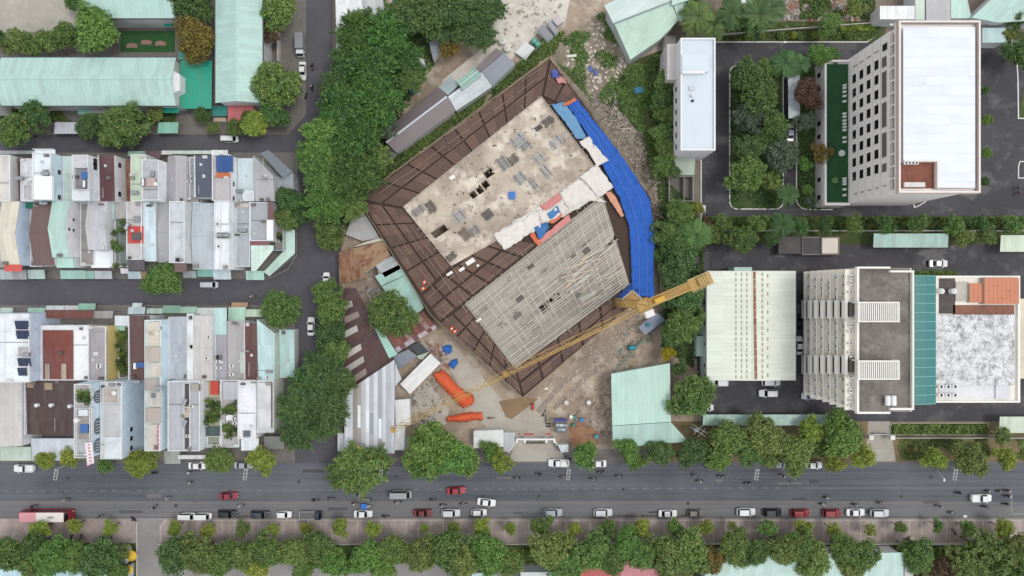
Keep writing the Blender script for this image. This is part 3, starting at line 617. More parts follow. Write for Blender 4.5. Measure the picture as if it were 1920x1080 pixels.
row(rowC, None, YCD + .03); row(rowC2, None, YCD + .03); row(rowD, YCD - .03, None); row(rowD2, YCD - .03, None)
# extra pieces that belong to particular houses
tA = rowA[3]['_t']; z = 11.5
for i, (ya, zz) in enumerate(((291, 10), (288, 6.7), (284.5, 3.4))):
    (xa, y0), (xb, y1) = P(66, 296, zz), P(104, ya, zz)
    yf = P(0, 287, 11.5)[1]; MB().box(xa, yf, zz, xb - i*.6, yf + 1.1, zz+.2).box(xa, yf+1.0, zz+.2, xb - i*.6, yf+1.1, zz+1.0).build('balcony', paint('eef1f3'), tA)
tA = rowA[6]['_t']
tB = rowB[6]['_t']; (xa, ya), (xb, yb) = P(171, 469, 5), P(206, 502, 5)
MB().box(xa, yb, 0, xb, ya, 5).build('front_block', paint('eef1f4', .1), tB)
tB = rowB[4]['_t']; (xa, ya), (xb, yb) = P(106, 483, 7), P(139, 502, 7)
MB().slab([(xa,yb,7),(xb,yb,7),(xb,ya,7.4),(xa,ya,7.4)], .08).build('porch_roof', sheet('b8dfd2', 0), tB); MB().box(xa+.1, yb+.1, 0, xb-.1, ya-.05, 6.9).build('front_block', paint('dfe3e4'), tB)
tC = rowC[5]['_t']; x1w = P(303, 0, 9)[0]
for k in range(6):           # red sign strokes on the terrace edge (too small to read)
    y = P(0, 800 + k*8, 9.6)[1]; MB().box(x1w-.55, y-.38, 9.05, x1w-.2, y+.25, 9.9).build('sign_letter', flat('b8324a'), tC)
MB().box(x1w-.18, P(0,845,9.6)[1], 9.05, x1w-.02, P(0,797,9.6)[1], 9.95).build('sign_board', paint('e9edf0'), tC)
tD = rowD[2]['_t']; X = P(172, 0, 13)[0]
for ya, yb, zc in ((733, 756, 11.2), (785, 815, 11.2), (823, 850, 11.2)):   # arched windows in the tall side wall
    y0, y1 = P(0, yb, zc)[1], P(0, ya, zc)[1]; mb = MB(); ym, r_ = (y0+y1)/2, (y1-y0)/2; n = 10
    prof = [(y0, zc-1.1)] + [(ym - r_*math.cos(math.pi*i/n), zc-.2 + 1.1*math.sin(math.pi*i/n)) for i in range(n+1)] + [(y1, zc-1.1)]
    m_ = len(prof); mb.add([(X+.003, y, q) for y, q in prof] + [(X+.08, y, q) for y, q in prof], [list(range(m_-1, -1, -1))[::-1], [m_+i for i in range(m_)]] + [(i, (i+1) % m_, m_+(i+1) % m_, m_+i) for i in range(m_)])
    wn = mb.build('arched_window', glassy('55606a', .2), tD)
    for k in range(1, 5):
        yy = y0 + (y1-y0)*k/5; MB().box(X+.08, yy-.05, zc-1.05, X+.13, yy+.05, zc+.5).build('glazing_bar', paint('e3e8ea'), wn)
# vertical banner in front of the tall house
(xa, ya), (xb, yb) = P(162, 830, 14), P(175, 874, 14)
t = thing('banner_sign', 'tall white banner sign with faded red letters above the street', 'sign', ((xa+xb)/2, yb, 0))
MB().slab([(xa, yb, 13.7), (xb, yb+.6, 13.7), (xb, ya+.3, 14.5), (xa, ya, 14.5)], .08).build('board', paint('e3d9dd', .15), t)
for k in range(7):
    f = (k+.5)/7; y = yb + (ya-yb)*f; z = 13.7 + .8*f; MB().slab([(xa+.55, y-.2, z+.0), (xb-.5, y-.1, z+.02), (xb-.5, y+.18, z+.09), (xa+.55, y+.08, z+.07)], .02).build('letter', flat('b0707e'), t)
MB().tube((xa+.3, ya-.1, 13.05), (xa+.3, ya-.1, 14.4), .07).build('post', STEEL, t); MB().tube((xb-.3, ya-.1, 13.05), (xb-.3, ya-.1, 14.4), .07).build('post', STEEL, t); MB().tube((xa+.4, ya-.1, 13.2), (xa+.4, yb+.3, 13.6), .07).tube((xb-.4, ya-.1, 13.2), (xb-.4, yb+.7, 13.6), .07).build('bracket', STEEL, t)

# street canopies in front of the houses, each its own thing
CAN = [  # rect, z, colour, label
 ((-10,282,62,289),3,'aeb6bc','grey canopy over the pavement at the left end of the upper street'),
 ((240,283,272,293),3,'9dc4b0','green canopy in front of the lime-roofed house'), ((272,283,301,297),4,'6b5158','maroon canopy before the white framed house'),
 ((302,282,322,290),3.4,'dfe2dd','cream canopy left of the long pale one on the upper street'), ((322,282,365,289),3.2,'cfe0d5','pale green street canopy in front of the grey ribbed house'), ((365,282,398,289),3.2,'d5e4da','pale street canopy in front of the slate blue house'), ((396,281,427,290),3.6,'eef2f3','white canopy in front of the blue-canopied house'),
 ((0,506,22,524),3,'b6c2c6','pale grey canopy at the left end of the cross street'), ((22,506,50,524),3.1,'a9a9ac','darker grey canopy next to the leftmost one on the cross street'), ((52,506,84,523),3,'b4ccc6','grey-green canopy before the brown gable house'),
 ((113,507,160,523),3,'a4cfc2','long mint canopy below the mint gable house'), ((160,508,176,523),3.1,'8fb8ad','short darker mint canopy beside the long one'), ((177,508,210,523),3,'b3bcc0','steel grey canopy below the white terrace slab'), ((226,503,241,513),3.2,'e0e0e2','small white canopy below the planted courtyard'),
 ((240,509,264,523),3,'bfd5df','pale blue canopy below the red terrace house'), ((264,509,276,523),3.1,'a2845f','tan canopy left of the round street tree'), ((343,508,368,521),3,'aab6ba','grey canopy below the boxed pale roof'),
 ((370,505,400,519),3.4,'7fbdb0','teal canopy below the wide blue grey roof'), ((400,505,433,524),3.6,'cfe0e6','icy canopy below the bright white house'), ((461,508,495,525),3.2,'b2d8cc','mint canopy near the street corner'),
 ((0,577,24,587),3,'b9cfc6','pale canopy before the solar house at the left'), ((52,577,84,589),3,'9fc9b4','mint canopy right of the solar panels'), ((86,573,120,581),2.8,'d5d8da','white awning strip above the rust canopy'), ((121,573,146,581),2.9,'cfd2d3','second white awning strip above the rust canopy'), ((146,569,179,581),3,'8dbda5','green awning above the rust canopy'), ((175,583,212,597),3.4,'a9a5a2','grey canopy continuing the rust one'),
 ((240,576,272,589),3.2,'bccfd4','pale blue canopy before the long brown roof'), ((248,568,266,577),3,'cfdde0','tiny pale canopy on the street edge'), ((275,578,305,588),3,'b5cfc4','pale mint canopy before the long mint-white house'), ((305,573,337,587),3.1,'86b79d','green canopy in the lower block'), ((337,575,369,587),3,'a5ccb8','mint canopy right of the green one'), ((369,577,400,592),3.2,'d3dbd8','off-white canopy before the beige sheet roof'),
 ((428,576,460,602),3.6,'b3d8c5','wide mint canopy before the flat grey roof'), ((460,580,492,594),3.2,'c3d8bf','pale lime canopy at the corner'), ((434,567,464,576),2.6,'b58f6c','tan awning over the pavement'),
 ((495,818,532,842),3.2,'8d938b','grey-green canopy at the lower corner'), ((308,845,338,870),3,'a9b1a9','sage canopy left of the black awning'), ((333,853,386,861),4,'d9dcdb','long thin white awning edge over the pavement'),
]
m_post = flat('777a7c', .5, .4)
def canopy(rect, z, hx, label, ang=0, slope=.35, name='street_canopy'):
    (xa, ya), (xb, yb) = P(rect[0], rect[1], z), P(rect[2], rect[3], z)
    t = thing(name, label, 'canopy', ((xa+xb)/2, (ya+yb)/2, 0))
    zn, zs = (z-slope/2, z+slope/2) if (rect[1] < 300 or 560 < rect[1] < 600) else (z+slope/2, z-slope/2)
    MB().slab([(xa,yb,zs),(xb,yb,zs),(xb,ya,zn),(xa,ya,zn)], .06).build('roof_sheet', sheet(hx, ang, .3), t)
    yy = ya-.15 if zn < zs else yb+.15
    for x in (xa+.15, xb-.15): MB().tube((x, yy, 0), (x, yy, min(zn, zs)-.02), .05, 5).build('post', m_post, t)
    for x in (xa+.15, xb-.15): MB().tube((x, yb+.15 if zn < zs else ya-.15, 0), (x, yb+.15 if zn < zs else ya-.15, max(zn, zs)-.1), .05, 5).build('post', m_post, t)
    return t
for c in CAN: canopy(*c)
# corner canopy wrapping the street corner
q = [(535,428),(553,431),(553,475),(505,518),(494,510),(535,467)]
t = thing('street_canopy', 'big pale mint canopy wrapping round the street corner', 'canopy', (*P(535,470), 0))
MB().slab([(*P(x,y,3.4), 3.4) for x, y in q], .08).build('roof_sheet', sheet('c3e0d3', .8, .2), t)
for x, y in ((537,430),(551,433),(551,473),(506,515),(497,510)): MB().tube((*P(x,y,3), 0), (*P(x,y,3.3), 3.33), .06).build('post', m_post, t)
t = thing('corner_balcony', 'cluttered balcony between the corner house and mint canopy', 'balcony', (*P(522,445), 0))
(xa, ya), (xb, yb) = P(515,418,4), P(533,470,4)
MB().box(xa, yb, 0, xb, ya, 3.9).build('floor', paint('8d8b88'), t); MB().box(xa,yb,3.9,xb,yb+.1,4.8).box(xb-.1,yb+.1,3.9,xb,ya,4.8).build('railing', paint('d5dde0'), t)
for i in range(6): add_feature(t, ('v', 517, 422, 530, 466, 3), 3.92)
for k_ in range(2): add_feature(t, ('a', 520, 440+k_*12), 3.92)
t = thing('corner_annex', 'pale blue annex below the dark striped roof at the upper corner', 'house', (*P(534,340), 0))
MB().prism(Q([(516,330),(531,334),(549,324),(551,355),(516,357)], 4), 0, 4).build('wall', paint('c3ccd2'), t)
MB().slab([(*P(x,y,4.2), 4.2) for x, y in ((516,330),(531,334),(549,324),(551,355),(516,357))], .1).build('roof', sheet('a7b3bb', .2), t)
# ------------------------------------------------------------------ large buildings
def simple_shed(name, label, cat, poly, z, roofcol, wall='cfd3d4', ang=0, rise=0, ridge=None, rust=0, var=.22, zs=None, period=1.0):
    """poly in photo pixels at eaves height; flat or per-corner heights zs"""
    zs = zs or [z]*len(poly); q = [P(x, y, zz) for (x, y), zz in zip(poly, zs)]
    cx = sum(p[0] for p in q)/len(q); cy = sum(p[1] for p in q)/len(q)
    t = thing(name, label, cat, (cx, cy, 0))
    ins = [(cx+(x-cx)*.97, cy+(y-cy)*.97) for x, y in q]
    MB().prism(ins, 0, min(zs)-.1).build('wall', paint(wall), t)
    MB().slab([(x, y, zz) for (x, y), zz in zip(q, zs)], .09).build('roof', sheet(roofcol, ang, var, rust, period), t)
    return t
def gable_hall(name, label, cat, rect, z, rise, axis, roofcol, wall='cdd2d4', ang=0, var=.2, rust=0, over=.5):
    (xa, ya), (xb, yb) = P(rect[0], rect[1], z), P(rect[2], rect[3], z)
    t = thing(name, label, cat, ((xa+xb)/2, (ya+yb)/2, 0))
    x0, x1, y0, y1 = xa+over, xb-over, yb+over, ya-over
    mb = MB(); mb.box(x0, y0, 0, x1, y1, z-.05)
    if axis == 'x':
        ym = (y0+y1)/2; mb.add([(x0,y0,z-.05),(x0,y1,z-.05),(x0,ym,z+rise-.15),(x1,y0,z-.05),(x1,y1,z-.05),(x1,ym,z+rise-.15)], [(0,2,1),(3,4,5)])
    else:
        xm = (x0+x1)/2; mb.add([(x0,y0,z-.05),(x1,y0,z-.05),(xm,y0,z+rise-.15),(x0,y1,z-.05),(x1,y1,z-.05),(xm,y1,z+rise-.15)], [(0,1,2),(3,5,4)])
    mb.build('wall', paint(wall), t)
    mb = MB(); cap = gable(mb, xa, yb, xb, ya, z, rise, axis, 0, .08); r = mb.build('roof', sheet(roofcol, ang, var, rust), t)
    MB().tube(cap[0], cap[1], .16, 6).build('ridge_cap', sheet(roofcol, 0, .05), r)
    gs = ((xa, ya, xb, ya+.25), (xa, yb-.25, xb, yb)) if axis == 'x' else ((xa-.25, yb, xa, ya), (xb, yb, xb+.25, ya))
    for g in gs: MB().box(g[0], g[1], z-.25, g[2], g[3], z-.1).build('gutter', flat('4a4d50', .6), t)
    return t
def windows_w(t, X, ys, zs, wd, hh, frame='d6d8d8', name='window', pane=None, depth=.1):
    """windows on a wall that faces -x (towards the camera axis)"""
    for z in zs:
        for y in ys:
            wn = MB().box(X-depth, y-wd/2, z-hh/2, X-.002, y+wd/2, z+hh/2).build(name, paint(frame), t)
            MB().box(X-depth-.02, y-wd/2+.08, z-hh/2+.08, X-depth+.03, y+wd/2-.08, z+hh/2-.08).build('pane', pane or GLASS, wn)

# --- school, upper left
t = gable_hall('school_hall', 'long mint-roofed school hall at the upper left', 'school', (2,108,330,198), 7, 2.2, 'x', 'b4d5cb', 'd5d6d4', 0)
(xa, ya), (xb, yb) = P(322,131,7.6), P(336,176,7.6); MB().prism([(xa, ya), (xb, ya-1), (xb, yb+1), (xa, yb)], 0, 7.4).build('stair_tower', paint('e6e8ea'), t)
t = gable_hall('school_hall', 'tall mint-roofed school wing running beside the side street', 'school', (404,-60,492,193), 8, 1.8, 'y', 'b1d2c9', 'd2d4d2', 1.57)
t = gable_hall('school_hall', 'mint-roofed school block at the top edge left of the orange tree', 'school', (160,-60,328,34), 7.5, 1.8, 'x', 'b3d4cb', 'd5d6d4', 0)
MB().box(P(228,0,5)[0], P(0,44,3)[1], 0, P(306,0,5)[0], P(0,36,3)[1], 3).build('verandah', paint('cfcfcb'), t)
t = gable_hall('school_hall', 'white walled school building half hidden at the far upper left edge', 'school', (-90,100,-6,210), 6, 1.2, 'x', 'b8b6b2', 'd5d6d4', 0)
for rect, z, hx, lab in (((338,113,397,204),4.5,'1fa084','large teal green canopy between the two school halls'), ((297,198,336,212),3.2,'23a286','small teal awning below the long school hall'), ((308,38,332,50),3,'2aa48a','small teal awning by the school verandah'), ((334,97,356,112),3.4,'45ab93','teal awning under the orange tree'),
    ((397,198,426,218),3.5,'1c7f78','dark teal canopy beside the pink roof'), ((296,229,334,250),3,'8ecbb4','mint roof of the little kiosk on the upper street'), ((102,229,146,251),3,'c9ccd8','white lavender canopy by the upper street'), ((330,22,350,36),3.2,'3fb39b','teal canopy at the top below the dark trees')):
    canopy(rect, z, hx, lab, 0, .25, 'school_canopy')
simple_shed('gate_house', 'small house with a faded pink roof below the school wing', 'house', [(427,196),(475,196),(475,224),(427,228)], 4, 'c2686a', 'cbb9a5')
simple_shed('brick_shed', 'low cream shed between the teal canopy and pink roof', 'shed', [(400,220),(423,220),(423,228),(400,228)], 2.4, 'c9b598')
simple_shed('utility_shed', 'little grey-green shed under the long school hall', 'shed', [(146,200),(170,200),(170,214),(146,214)], 3, '7fb3a2')
simple_shed('utility_shed', 'pale grey shed roof beside the grey-green school shed', 'shed', [(170,199),(207,199),(207,212),(170,212)], 3, 'a3a4a6')
for (x, y) in ((248,86),(275,80),(302,82)):
    xx, yy = P(x, y); t = thing('play_platform', f'flat pinkish stone slab on the school lawn, {["leftmost","middle","rightmost"][(x-248)//27]} of three', 'slab', (xx, yy, 0))
    MB().prism([(xx-1.4, yy-.5), (xx+1.2, yy-.6), (xx+1.4, yy+.3), (xx, yy+.7), (xx-1.2, yy+.5)], 0, .2).build('stone', paint('a07f70', .5), t)
# --- buildings along the top edge
simple_shed('roadside_house', 'white-roofed house on the side street at the top edge', 'house', [(628,-60),(668,-60),(685,48),(630,52)], 5, 'eef1f3', 'c7c4bf')
simple_shed('roadside_house', 'white-roofed annex hidden under big trees beside the street', 'house', [(629,52),(650,52),(638,100),(631,104)], 4, 'e6eaec', 'c7c4bf')
simple_shed('yard_house', 'house with a broad pale grey roof above the big grove', 'house', [(664,-60),(712,-60),(722,40),(680,38)], 4, 'c9cbcf')
simple_shed('yard_house', 'house with a rust-stained white roof above the big grove', 'house', [(714,-60),(790,-60),(775,2),(728,30)], 4, 'cfc9c4', rust=.5)
simple_shed('grove_shed', 'small grey-blue gabled shed among the trees', 'shed', [(804,78),(820,72),(826,92),(812,112)], 3, '9aa5b0', zs=[3, 3.4, 3.2, 3])
simple_shed('grove_shed', 'tiny white shed roof at the edge of the grove', 'shed', [(782,105),(795,112),(797,122),(784,122)], 2.6, 'd6dce0')
simple_shed('street_booth', 'pale blue booth roof half under the big trees by the street', 'booth', [(619,133),(626,140),(634,160),(624,158)], 2.6, 'b9c8d4')
# --- long shed on the north-west side of the site
A_ = -.62
simple_shed('site_shed', 'grey-brown roof of the long site shed, lower left section', 'shed', [(725,268),(840,182),(854,208),(744,287)], 3.6, '7c7274', ang=A_+1.57, period=.8, zs=[3.9,3.9,3.4,3.4])
simple_shed('site_shed', 'brown upper roof strip of the long site shed', 'shed', [(718,248),(822,163),(839,180),(726,264)], 3.6, '6c6062', ang=A_+1.57, period=.8, zs=[3.4,3.4,3.9,3.9])
simple_shed('site_shed', 'pale blue-grey upper roof patch of the long site shed', 'shed', [(822,163),(846,142),(861,158),(840,179)], 3.6, '9aa9aa', ang=A_+1.57)
simple_shed('site_shed', 'white roof section of the long site shed with stains', 'shed', [(840,181),(903,135),(923,162),(855,208)], 3.8, 'd3dadd', ang=A_+1.57, var=.35, zs=[4,4,3.6,3.6])
simple_shed('site_shed', 'blue-grey roof section of the long site shed at its upper end', 'shed', [(903,134),(945,99),(966,120),(923,161)], 3.8, '868c98', ang=A_+1.57, zs=[4,4,3.6,3.6])
simple_shed('site_shed', 'brown-grey upper roof strip under the leaning trees', 'shed', [(862,158),(930,90),(944,98),(903,133),(880,150)], 3.6, '7e7578', ang=A_+1.57)
t = simple_shed('roof_hut', 'small mint gabled hut standing on the long site shed', 'hut', [(856,152),(890,127),(903,140),(868,168)], 5.2, '93b8ab', ang=A_+1.57, zs=[5,5,5.2,5.2])
a, b_ = P(862,160,5.5), P(896,133,5.5); MB().tube((*a, 5.35), (*b_, 5.35), .22, 6).build('ridge_cap', flat('b5d2c6'), t)
a, b_ = P(724,267,4), P(838,181,4); tag(MB().tube((*a, 4.02), (*b_, 4.02), .28, 6).build('ridge_flashing', flat('c9d0d8')), 'long white ridge flashing along the brown site shed', 'flashing')
simple_shed('site_shed', 'dark little shed at the lower end of the long site shed', 'shed', [(712,290),(735,270),(745,285),(722,305)], 2.6, '4b484c', ang=A_)
simple_shed('yard_container', 'grey corrugated container on the sandy lane', 'container', [(1008,55),(1018,45),(1038,68),(1026,76)], 2.5, '8b8e96', ang=.9)
simple_shed('yard_container', 'second narrow container beside the grey one on the sandy lane', 'container', [(1025,42),(1032,38),(1048,58),(1041,64)], 2.5, '9a9ca2', ang=.9)
simple_shed('yard_container', 'pinkish white box at the head of the sandy lane', 'container', [(1035,36),(1046,29),(1056,40),(1045,48)], 2.4, 'c3b6b8', ang=.9)
simple_shed('yard_canopy', 'torn white panel leaning at the end of the long shed', 'panel', [(966,98),(985,78),(1003,90),(985,112)], 1.2, 'd9dcda', ang=.9)
for i, (x, y, r, hx, lab) in enumerate(((942,77,.9,'d8d4ca','cream round water tank beside the sandy lane'),(951,91,.85,'dcd8cf','second cream round tank by the shed end'),(1002,77,.7,'4ea695','turquoise drum beside the containers'),(1008,83,.7,'49a08f','turquoise drum lower of the pair by the containers'))):
    xx, yy = P(x, y, 1); t = thing('drum_tank', lab, 'tank', (xx, yy, 0))
    MB().cyl(xx, yy, 0, 1.3, r, 16).cyl(xx, yy, 1.3, 1.5, r, 16, r*.6).build('shell', flat(hx, .5), t); MB().cyl(xx, yy, 1.5, 1.58, r*.3, 10).build('lid', flat('b5b2aa'), t)
xx, yy = P(776,166,.5); t = thing('round_basin', 'round blue water basin at the edge of the grove', 'basin', (xx, yy, 0))
mb = MB(); n = 20
for i in range(n):
    a0, a1 = 6.2832*i/n, 6.2832*(i+1)/n
    mb.prism([(xx+1.2*math.cos(a0), yy+1.2*math.sin(a0)), (xx+1.2*math.cos(a1), yy+1.2*math.sin(a1)), (xx+1.05*math.cos(a1), yy+1.05*math.sin(a1)), (xx+1.05*math.cos(a0), yy+1.05*math.sin(a0))], 0, .7)
mb.build('rim', flat('6f9dc4'), t); MB().cyl(xx, yy, 0, .45, 1.04, 20).build('water', glassy('3e7a85', .1), t)
# --- mint warehouse at the top
t = thing('mint_warehouse', 'mint and white roofed warehouse at the top edge', 'warehouse', (*P(1200,40), 0))
MB().prism(Q([(1140,20),(1280,-60),(1330,-60),(1258,55),(1232,78),(1187,108)], 5.4), 0, 5.4).build('wall', paint('b8bfc0'), t)
MB().slab([(*P(1133,10,6), 6), (*P(1275,-62,6), 6), (*P(1305,-10,7), 7), (*P(1150,44,7), 7)], .1).build('roof_sheet', sheet('cfe0da', .9, .15), t)
MB().slab([(*P(1152,44,6.9), 6.9), (*P(1258,3,6.9), 6.9), (*P(1272,38,6.3), 6.3), (*P(1236,75,5.9), 5.9), (*P(1182,112,5.6), 5.6)], .1).build('roof_sheet', sheet('b5d3c2', .5, .2), t)
MB().slab([(*P(1260,2,6.8), 6.8), (*P(1305,-10,6.8), 6.8), (*P(1290,38,6.3), 6.3), (*P(1274,40,6.2), 6.2)], .1).build('roof_sheet', sheet('bcd8ca', .5, .2), t)
a, b_ = P(1152,44,7), P(1258,3,7); MB().tube((*a, 7.0), (*b_, 7.0), .22, 6).build('ridge_cap', flat('8f9a98'), t)
simple_shed('mint_annex', 'pale mint roof beside the warehouse at the top edge', 'shed', [(1257,-60),(1290,-60),(1300,-2),(1260,10)], 7.6, 'c3e0d4')
simple_shed('lean_to', 'grey concrete lean-to beside the white block', 'shed', [(1246,67),(1268,67),(1268,94),(1246,94)], 3, '7b7876')
simple_shed('top_hall', 'pale mint roof strip at the top edge behind the palms', 'hall', [(1380,-60),(1470,-60),(1440,-2),(1388,16)], 5, 'dfeae6')
simple_shed('top_hall', 'white roof with two grey skylights at the top right', 'hall', [(1650,11),(1715,11),(1715,36),(1650,36)], 5, 'f0f2f3')
simple_shed('top_hall', 'grey ribbed roof strip above the white tower', 'hall', [(1735,-60),(1782,-60),(1782,40),(1737,40)], 5, 'b9b9bb', period=1.8)
simple_shed('top_hall', 'pale green roof left of the grey ribbed strip', 'hall', [(1716,-60),(1734,-60),(1734,37),(1716,37)], 5, 'c6d8c8')
simple_shed('top_hall', 'mint roof right of the grey ribbed strip', 'hall', [(1783,-60),(1800,-60),(1822,34),(1783,34)], 5, 'bcdccf')
t = simple_shed('corner_hall', 'big mint gabled hall in the top right corner', 'hall', [(1822,33),(1900,-40),(2060,-40),(2020,34),(1870,42)], 6, 'b2d3c9', ang=.8)
simple_shed('corner_annex', 'pale aqua annex below the corner hall', 'hall', [(1842,52),(1886,52),(1886,80),(1842,80)], 4, 'b7d3d4')
# --- white block
z = 12.; (xa, ya), (xb, yb) = P(1275,73,z), P(1340,283,z)
t = thing('white_block', 'long white flat-roofed block beside the hospital garden', 'building', ((xa+xb)/2, (ya+yb)/2, 0))
MB().box(xa, yb, 0, xb, ya, z).build('wall', paint('dcdbdd', .15), t)
MB().box(xa, yb, z+.004, xb, yb+.3, z+.7).box(xa, ya-.3, z+.004, xb, ya, z+.7).box(xa, yb+.3, z+.004, xa+.3, ya-.3, z+.7).box(xb-.3, yb+.3, z+.004, xb, ya-.3, z+.7).build('parapet', paint('eef0f1', .1), t)
MB().box(xa+.32, yb+.32, z+.004, xb-.32, ya-.32, z+.12).build('roof', paint('cfd9e2', .12, .6, 'a9b2ba'), t)
(qa, qb), (qc, qd) = P(1276,101,z+1.2), P(1329,134,z+1.2); MB().box(qa+.4, qd, z+.14, qc, qb, z+1.1).build('stair_head', paint('d3dde5', .1), t); MB().box(qa+.3, qd-.5, z+.14, qc-1, qd-.05, z+1.6).build('screen_wall', paint('e8eaec', .1), t)
(qa, qb), (qc, qd) = P(1252,80,z*.45), P(1276,150,z*.45)
MB().box(xa-2.2, ya-8.4, 0, xa-.003, ya-.02, z-3.2).build('stair_wing', paint('c9c3c2', .15), t)
for zz in (2.0, 5.4, 8.8):
    windows_w(t, xa, [yb + 1.6 + i*2.7 for i in range(6)], [zz], 1.3, 1.5)
x, y = P(1297,180,z); inst('roof_tank', RTANK, t, None, (x-ORG[t.name][0], y-ORG[t.name][1], z+.13), .7); MB().box(x-.7, y+1.2, z+.13, x+.5, y+2.2, z+.5).build('roof_vent', paint('cfd4d8'), t); MB().cyl(x+.1, y-1.2, z+.13, z+.5, .3, 10).build('roof_vent', DARK, t)
simple_shed('court_shed', 'pale green shed roof below the white block', 'shed', [(1264,296),(1304,296),(1302,328),(1264,328)], 3, 'a8b8a8')
t = thing('walled_court', 'grey concrete walled court below the white block', 'court', (*P(1275,350), 0))
(xa, ya), (xb, yb) = P(1254,330,1.5), P(1300,378,1.5); MB().box(xa,yb,0,xb,ya,.1).build('floor', paint('6f6a66', .5), t)
mb = MB().box(xa,yb,.1,xa+.2,ya,1.8).box(xb-.2,yb,.1,xb,ya,1.8).box(xa+.2,ya-.2,.1,xb-.2,ya,1.8).box(xa+.2,yb,.1,xb-.2,yb+.2,1.8); xm = xa+(xb-xa)*.6; mb.box(xm,yb+.2,.1,xm+.15,ya-.2,1.75); mb.build('wall', paint('a39d98', .4), t)
simple_shed('power_kiosk', 'small white kiosk beside the yard kerb', 'kiosk', [(1317,385),(1323,385),(1323,397),(1317,397)], 1.6, 'e6e8ea')
# --- white tower with lawn podium
zt, zp = 27., 5.
(X0, Y1), (X1, Y0) = P(1685,38,zt), P(1839,362,zt)
t = thing('white_tower', 'tall white hospital tower with rows of dark windows and a white roof', 'building', ((X0+X1)/2, (Y0+Y1)/2, 0))
WALLW = paint('f2ece9', .06, .7, 'b5aca9')
MB().box(X0+.6, Y0+.6, 0, X1-.6, Y1-.6, 22.4).build('wall', WALLW, t)
MB().box(X0+1.4, Y0+1.2, 22.4, X1-1.4, Y1-1.2, 25.4).build('gallery_wall', paint('8d8584', .3), t)
mb = MB()
for i in range(14):
    y = Y0+1.0 + (Y1-Y0-2.0)*i/13; MB().box(X0+.65, y-.18, 22.4, X0+1.05, y+.18, 25.4).build('gallery_post', WALLW, t)
MB().box(X0, Y0, 25.4, X1, Y1, 25.9).build('roof_slab', WALLW, t)
pw = .45
MB().box(X0,Y0,25.9,X0+pw,Y1,zt).box(X1-pw,Y0,25.9,X1,Y1,zt).box(X0+pw,Y1-pw,25.9,X1-pw,Y1,zt).box(X0+pw,Y0,25.9,X1-pw,Y0+pw,zt).build('parapet', paint('cbb8ae', .15), t)
MB().box(X0+.1,Y0+.1,zt+.002,X0+pw-.05,Y1-.1,zt+.06).box(X1-pw+.05,Y0+.1,zt+.002,X1-.1,Y1-.1,zt+.06).box(X0+pw,Y1-pw+.05,zt+.002,X1-pw,Y1-.1,zt+.06).box(X0+pw,Y0+.1,zt+.002,X1-pw,Y0+pw-.05,zt+.06).build('coping', paint('e6e2e0', .1), t)
(ra, rb), (rc_, rd) = P(1695,50,27), P(1830,352,27); (ca, cb), (cc, cd) = P(1694,300,27), P(1760,354,27)
xr = (ra+rc_)/2 - .3; sr = sheet('e3e9f0', 1.57, .12, 0, 2.0)
MB().slab([(ra,cb,26.75),(xr,cb,27.0),(xr,rb,27.0),(ra,rb,26.75)], .12).build('roof', sr, t)
MB().slab([(xr,rd,27.0),(rc_,rd,26.75),(rc_,rb,26.75),(xr,rb,27.0)], .12).build('roof', sr, t)
cw = .35; zc = 27.1
MB().box(ra,cb-cw,25.95,cc,cb,zc).box(cc-cw,rd,25.95,cc,cb-cw,zc).box(cc-cw*.5,cd,25.95,xr-.01,rd+.01,zc).build('court_wall', paint('e3dcd8', .15), t)
MB().box(ra, rd, 25.9, cc-cw, cb-cw, 26.0).build('court_floor', paint('875040', .6, .8, '3c2820'), t)
MB().box(ra+.3, rd+.2, 26.0, ra+4.6, rd+1.2, 26.7).build('court_bench', paint('d9d6d2'), t)
for i in range(4):
    x, y = P(1700+i*6.3, 305.5, 26.8); inst('air_conditioner', ACM, t, None, (x-ORG[t.name][0], y-ORG[t.name][1], 26.0), .9)
ys8 = [26.4 + i*3.3 for i in range(8)]
Xw = X0+.6
windows_w(t, Xw, ys8, [7.6, 10.9, 14.1, 17.4], 2.1, 1.75, 'd9d2d0')
for (y1_, y0_) in ((50.3, 48.), (47.1, 41.4), (40.4, 34.9), (33.8, 28.4), (27.1, 25.2)):
    wn = MB().box(Xw-.1, y0_, 19.5, Xw-.002, y1_, 21.6).build('loggia', paint('c9c2c0'), t); MB().box(Xw-.12, y0_+.1, 19.7, Xw-.08, y1_-.1, 21.4).build('pane', glassy('6b6460', .3), wn)
windows_w(t, Xw, [52.4], [10.9, 14.1, 17.4, 8.0], .25, 1.9, 'b3aba9', 'slit_window', glassy('7d7674', .4)); windows_w(t, Xw, [52.3], [20.8], 1.6, 2.0, 'c9c2c0')
windows_w(t, Xw, [22.2], [8.2, 11.2, 14.4, 17.6, 20.6], .25, 1.4, 'b3aba9', 'slit_window', glassy('7d7674', .4))
mb = MB()
for zz in (9.2, 12.5, 15.8, 19.0): mb.box(Xw-.05, Y0+.7, zz-.05, Xw-.001, Y1-.7, zz+.05)
mb.build('string_course', paint('bfb7b5', .1), t)
(px0, py1), (px1, py0) = P(1545,113,zp), P(1588,385,zp)
p = thing('lawn_podium', 'low white podium with an artificial lawn roof beside the tower', 'building', ((px0+X0)/2, (py0+py1)/2, 0))
px1 = Xw - .03
MB().box(px0, py0, 0, px1, py1, zp-.5).build('wall', paint('d9d3d1', .12), p)
MB().box(px0,py0,zp-.5,px0+.5,py1,zp+.35).box(px0+.5,py1-.45,zp-.5,px1,py1,zp+.35).box(px0+.5,py0,zp-.5,px1,py0+.45,zp+.35).build('parapet', paint('e6e2e0', .1), p)
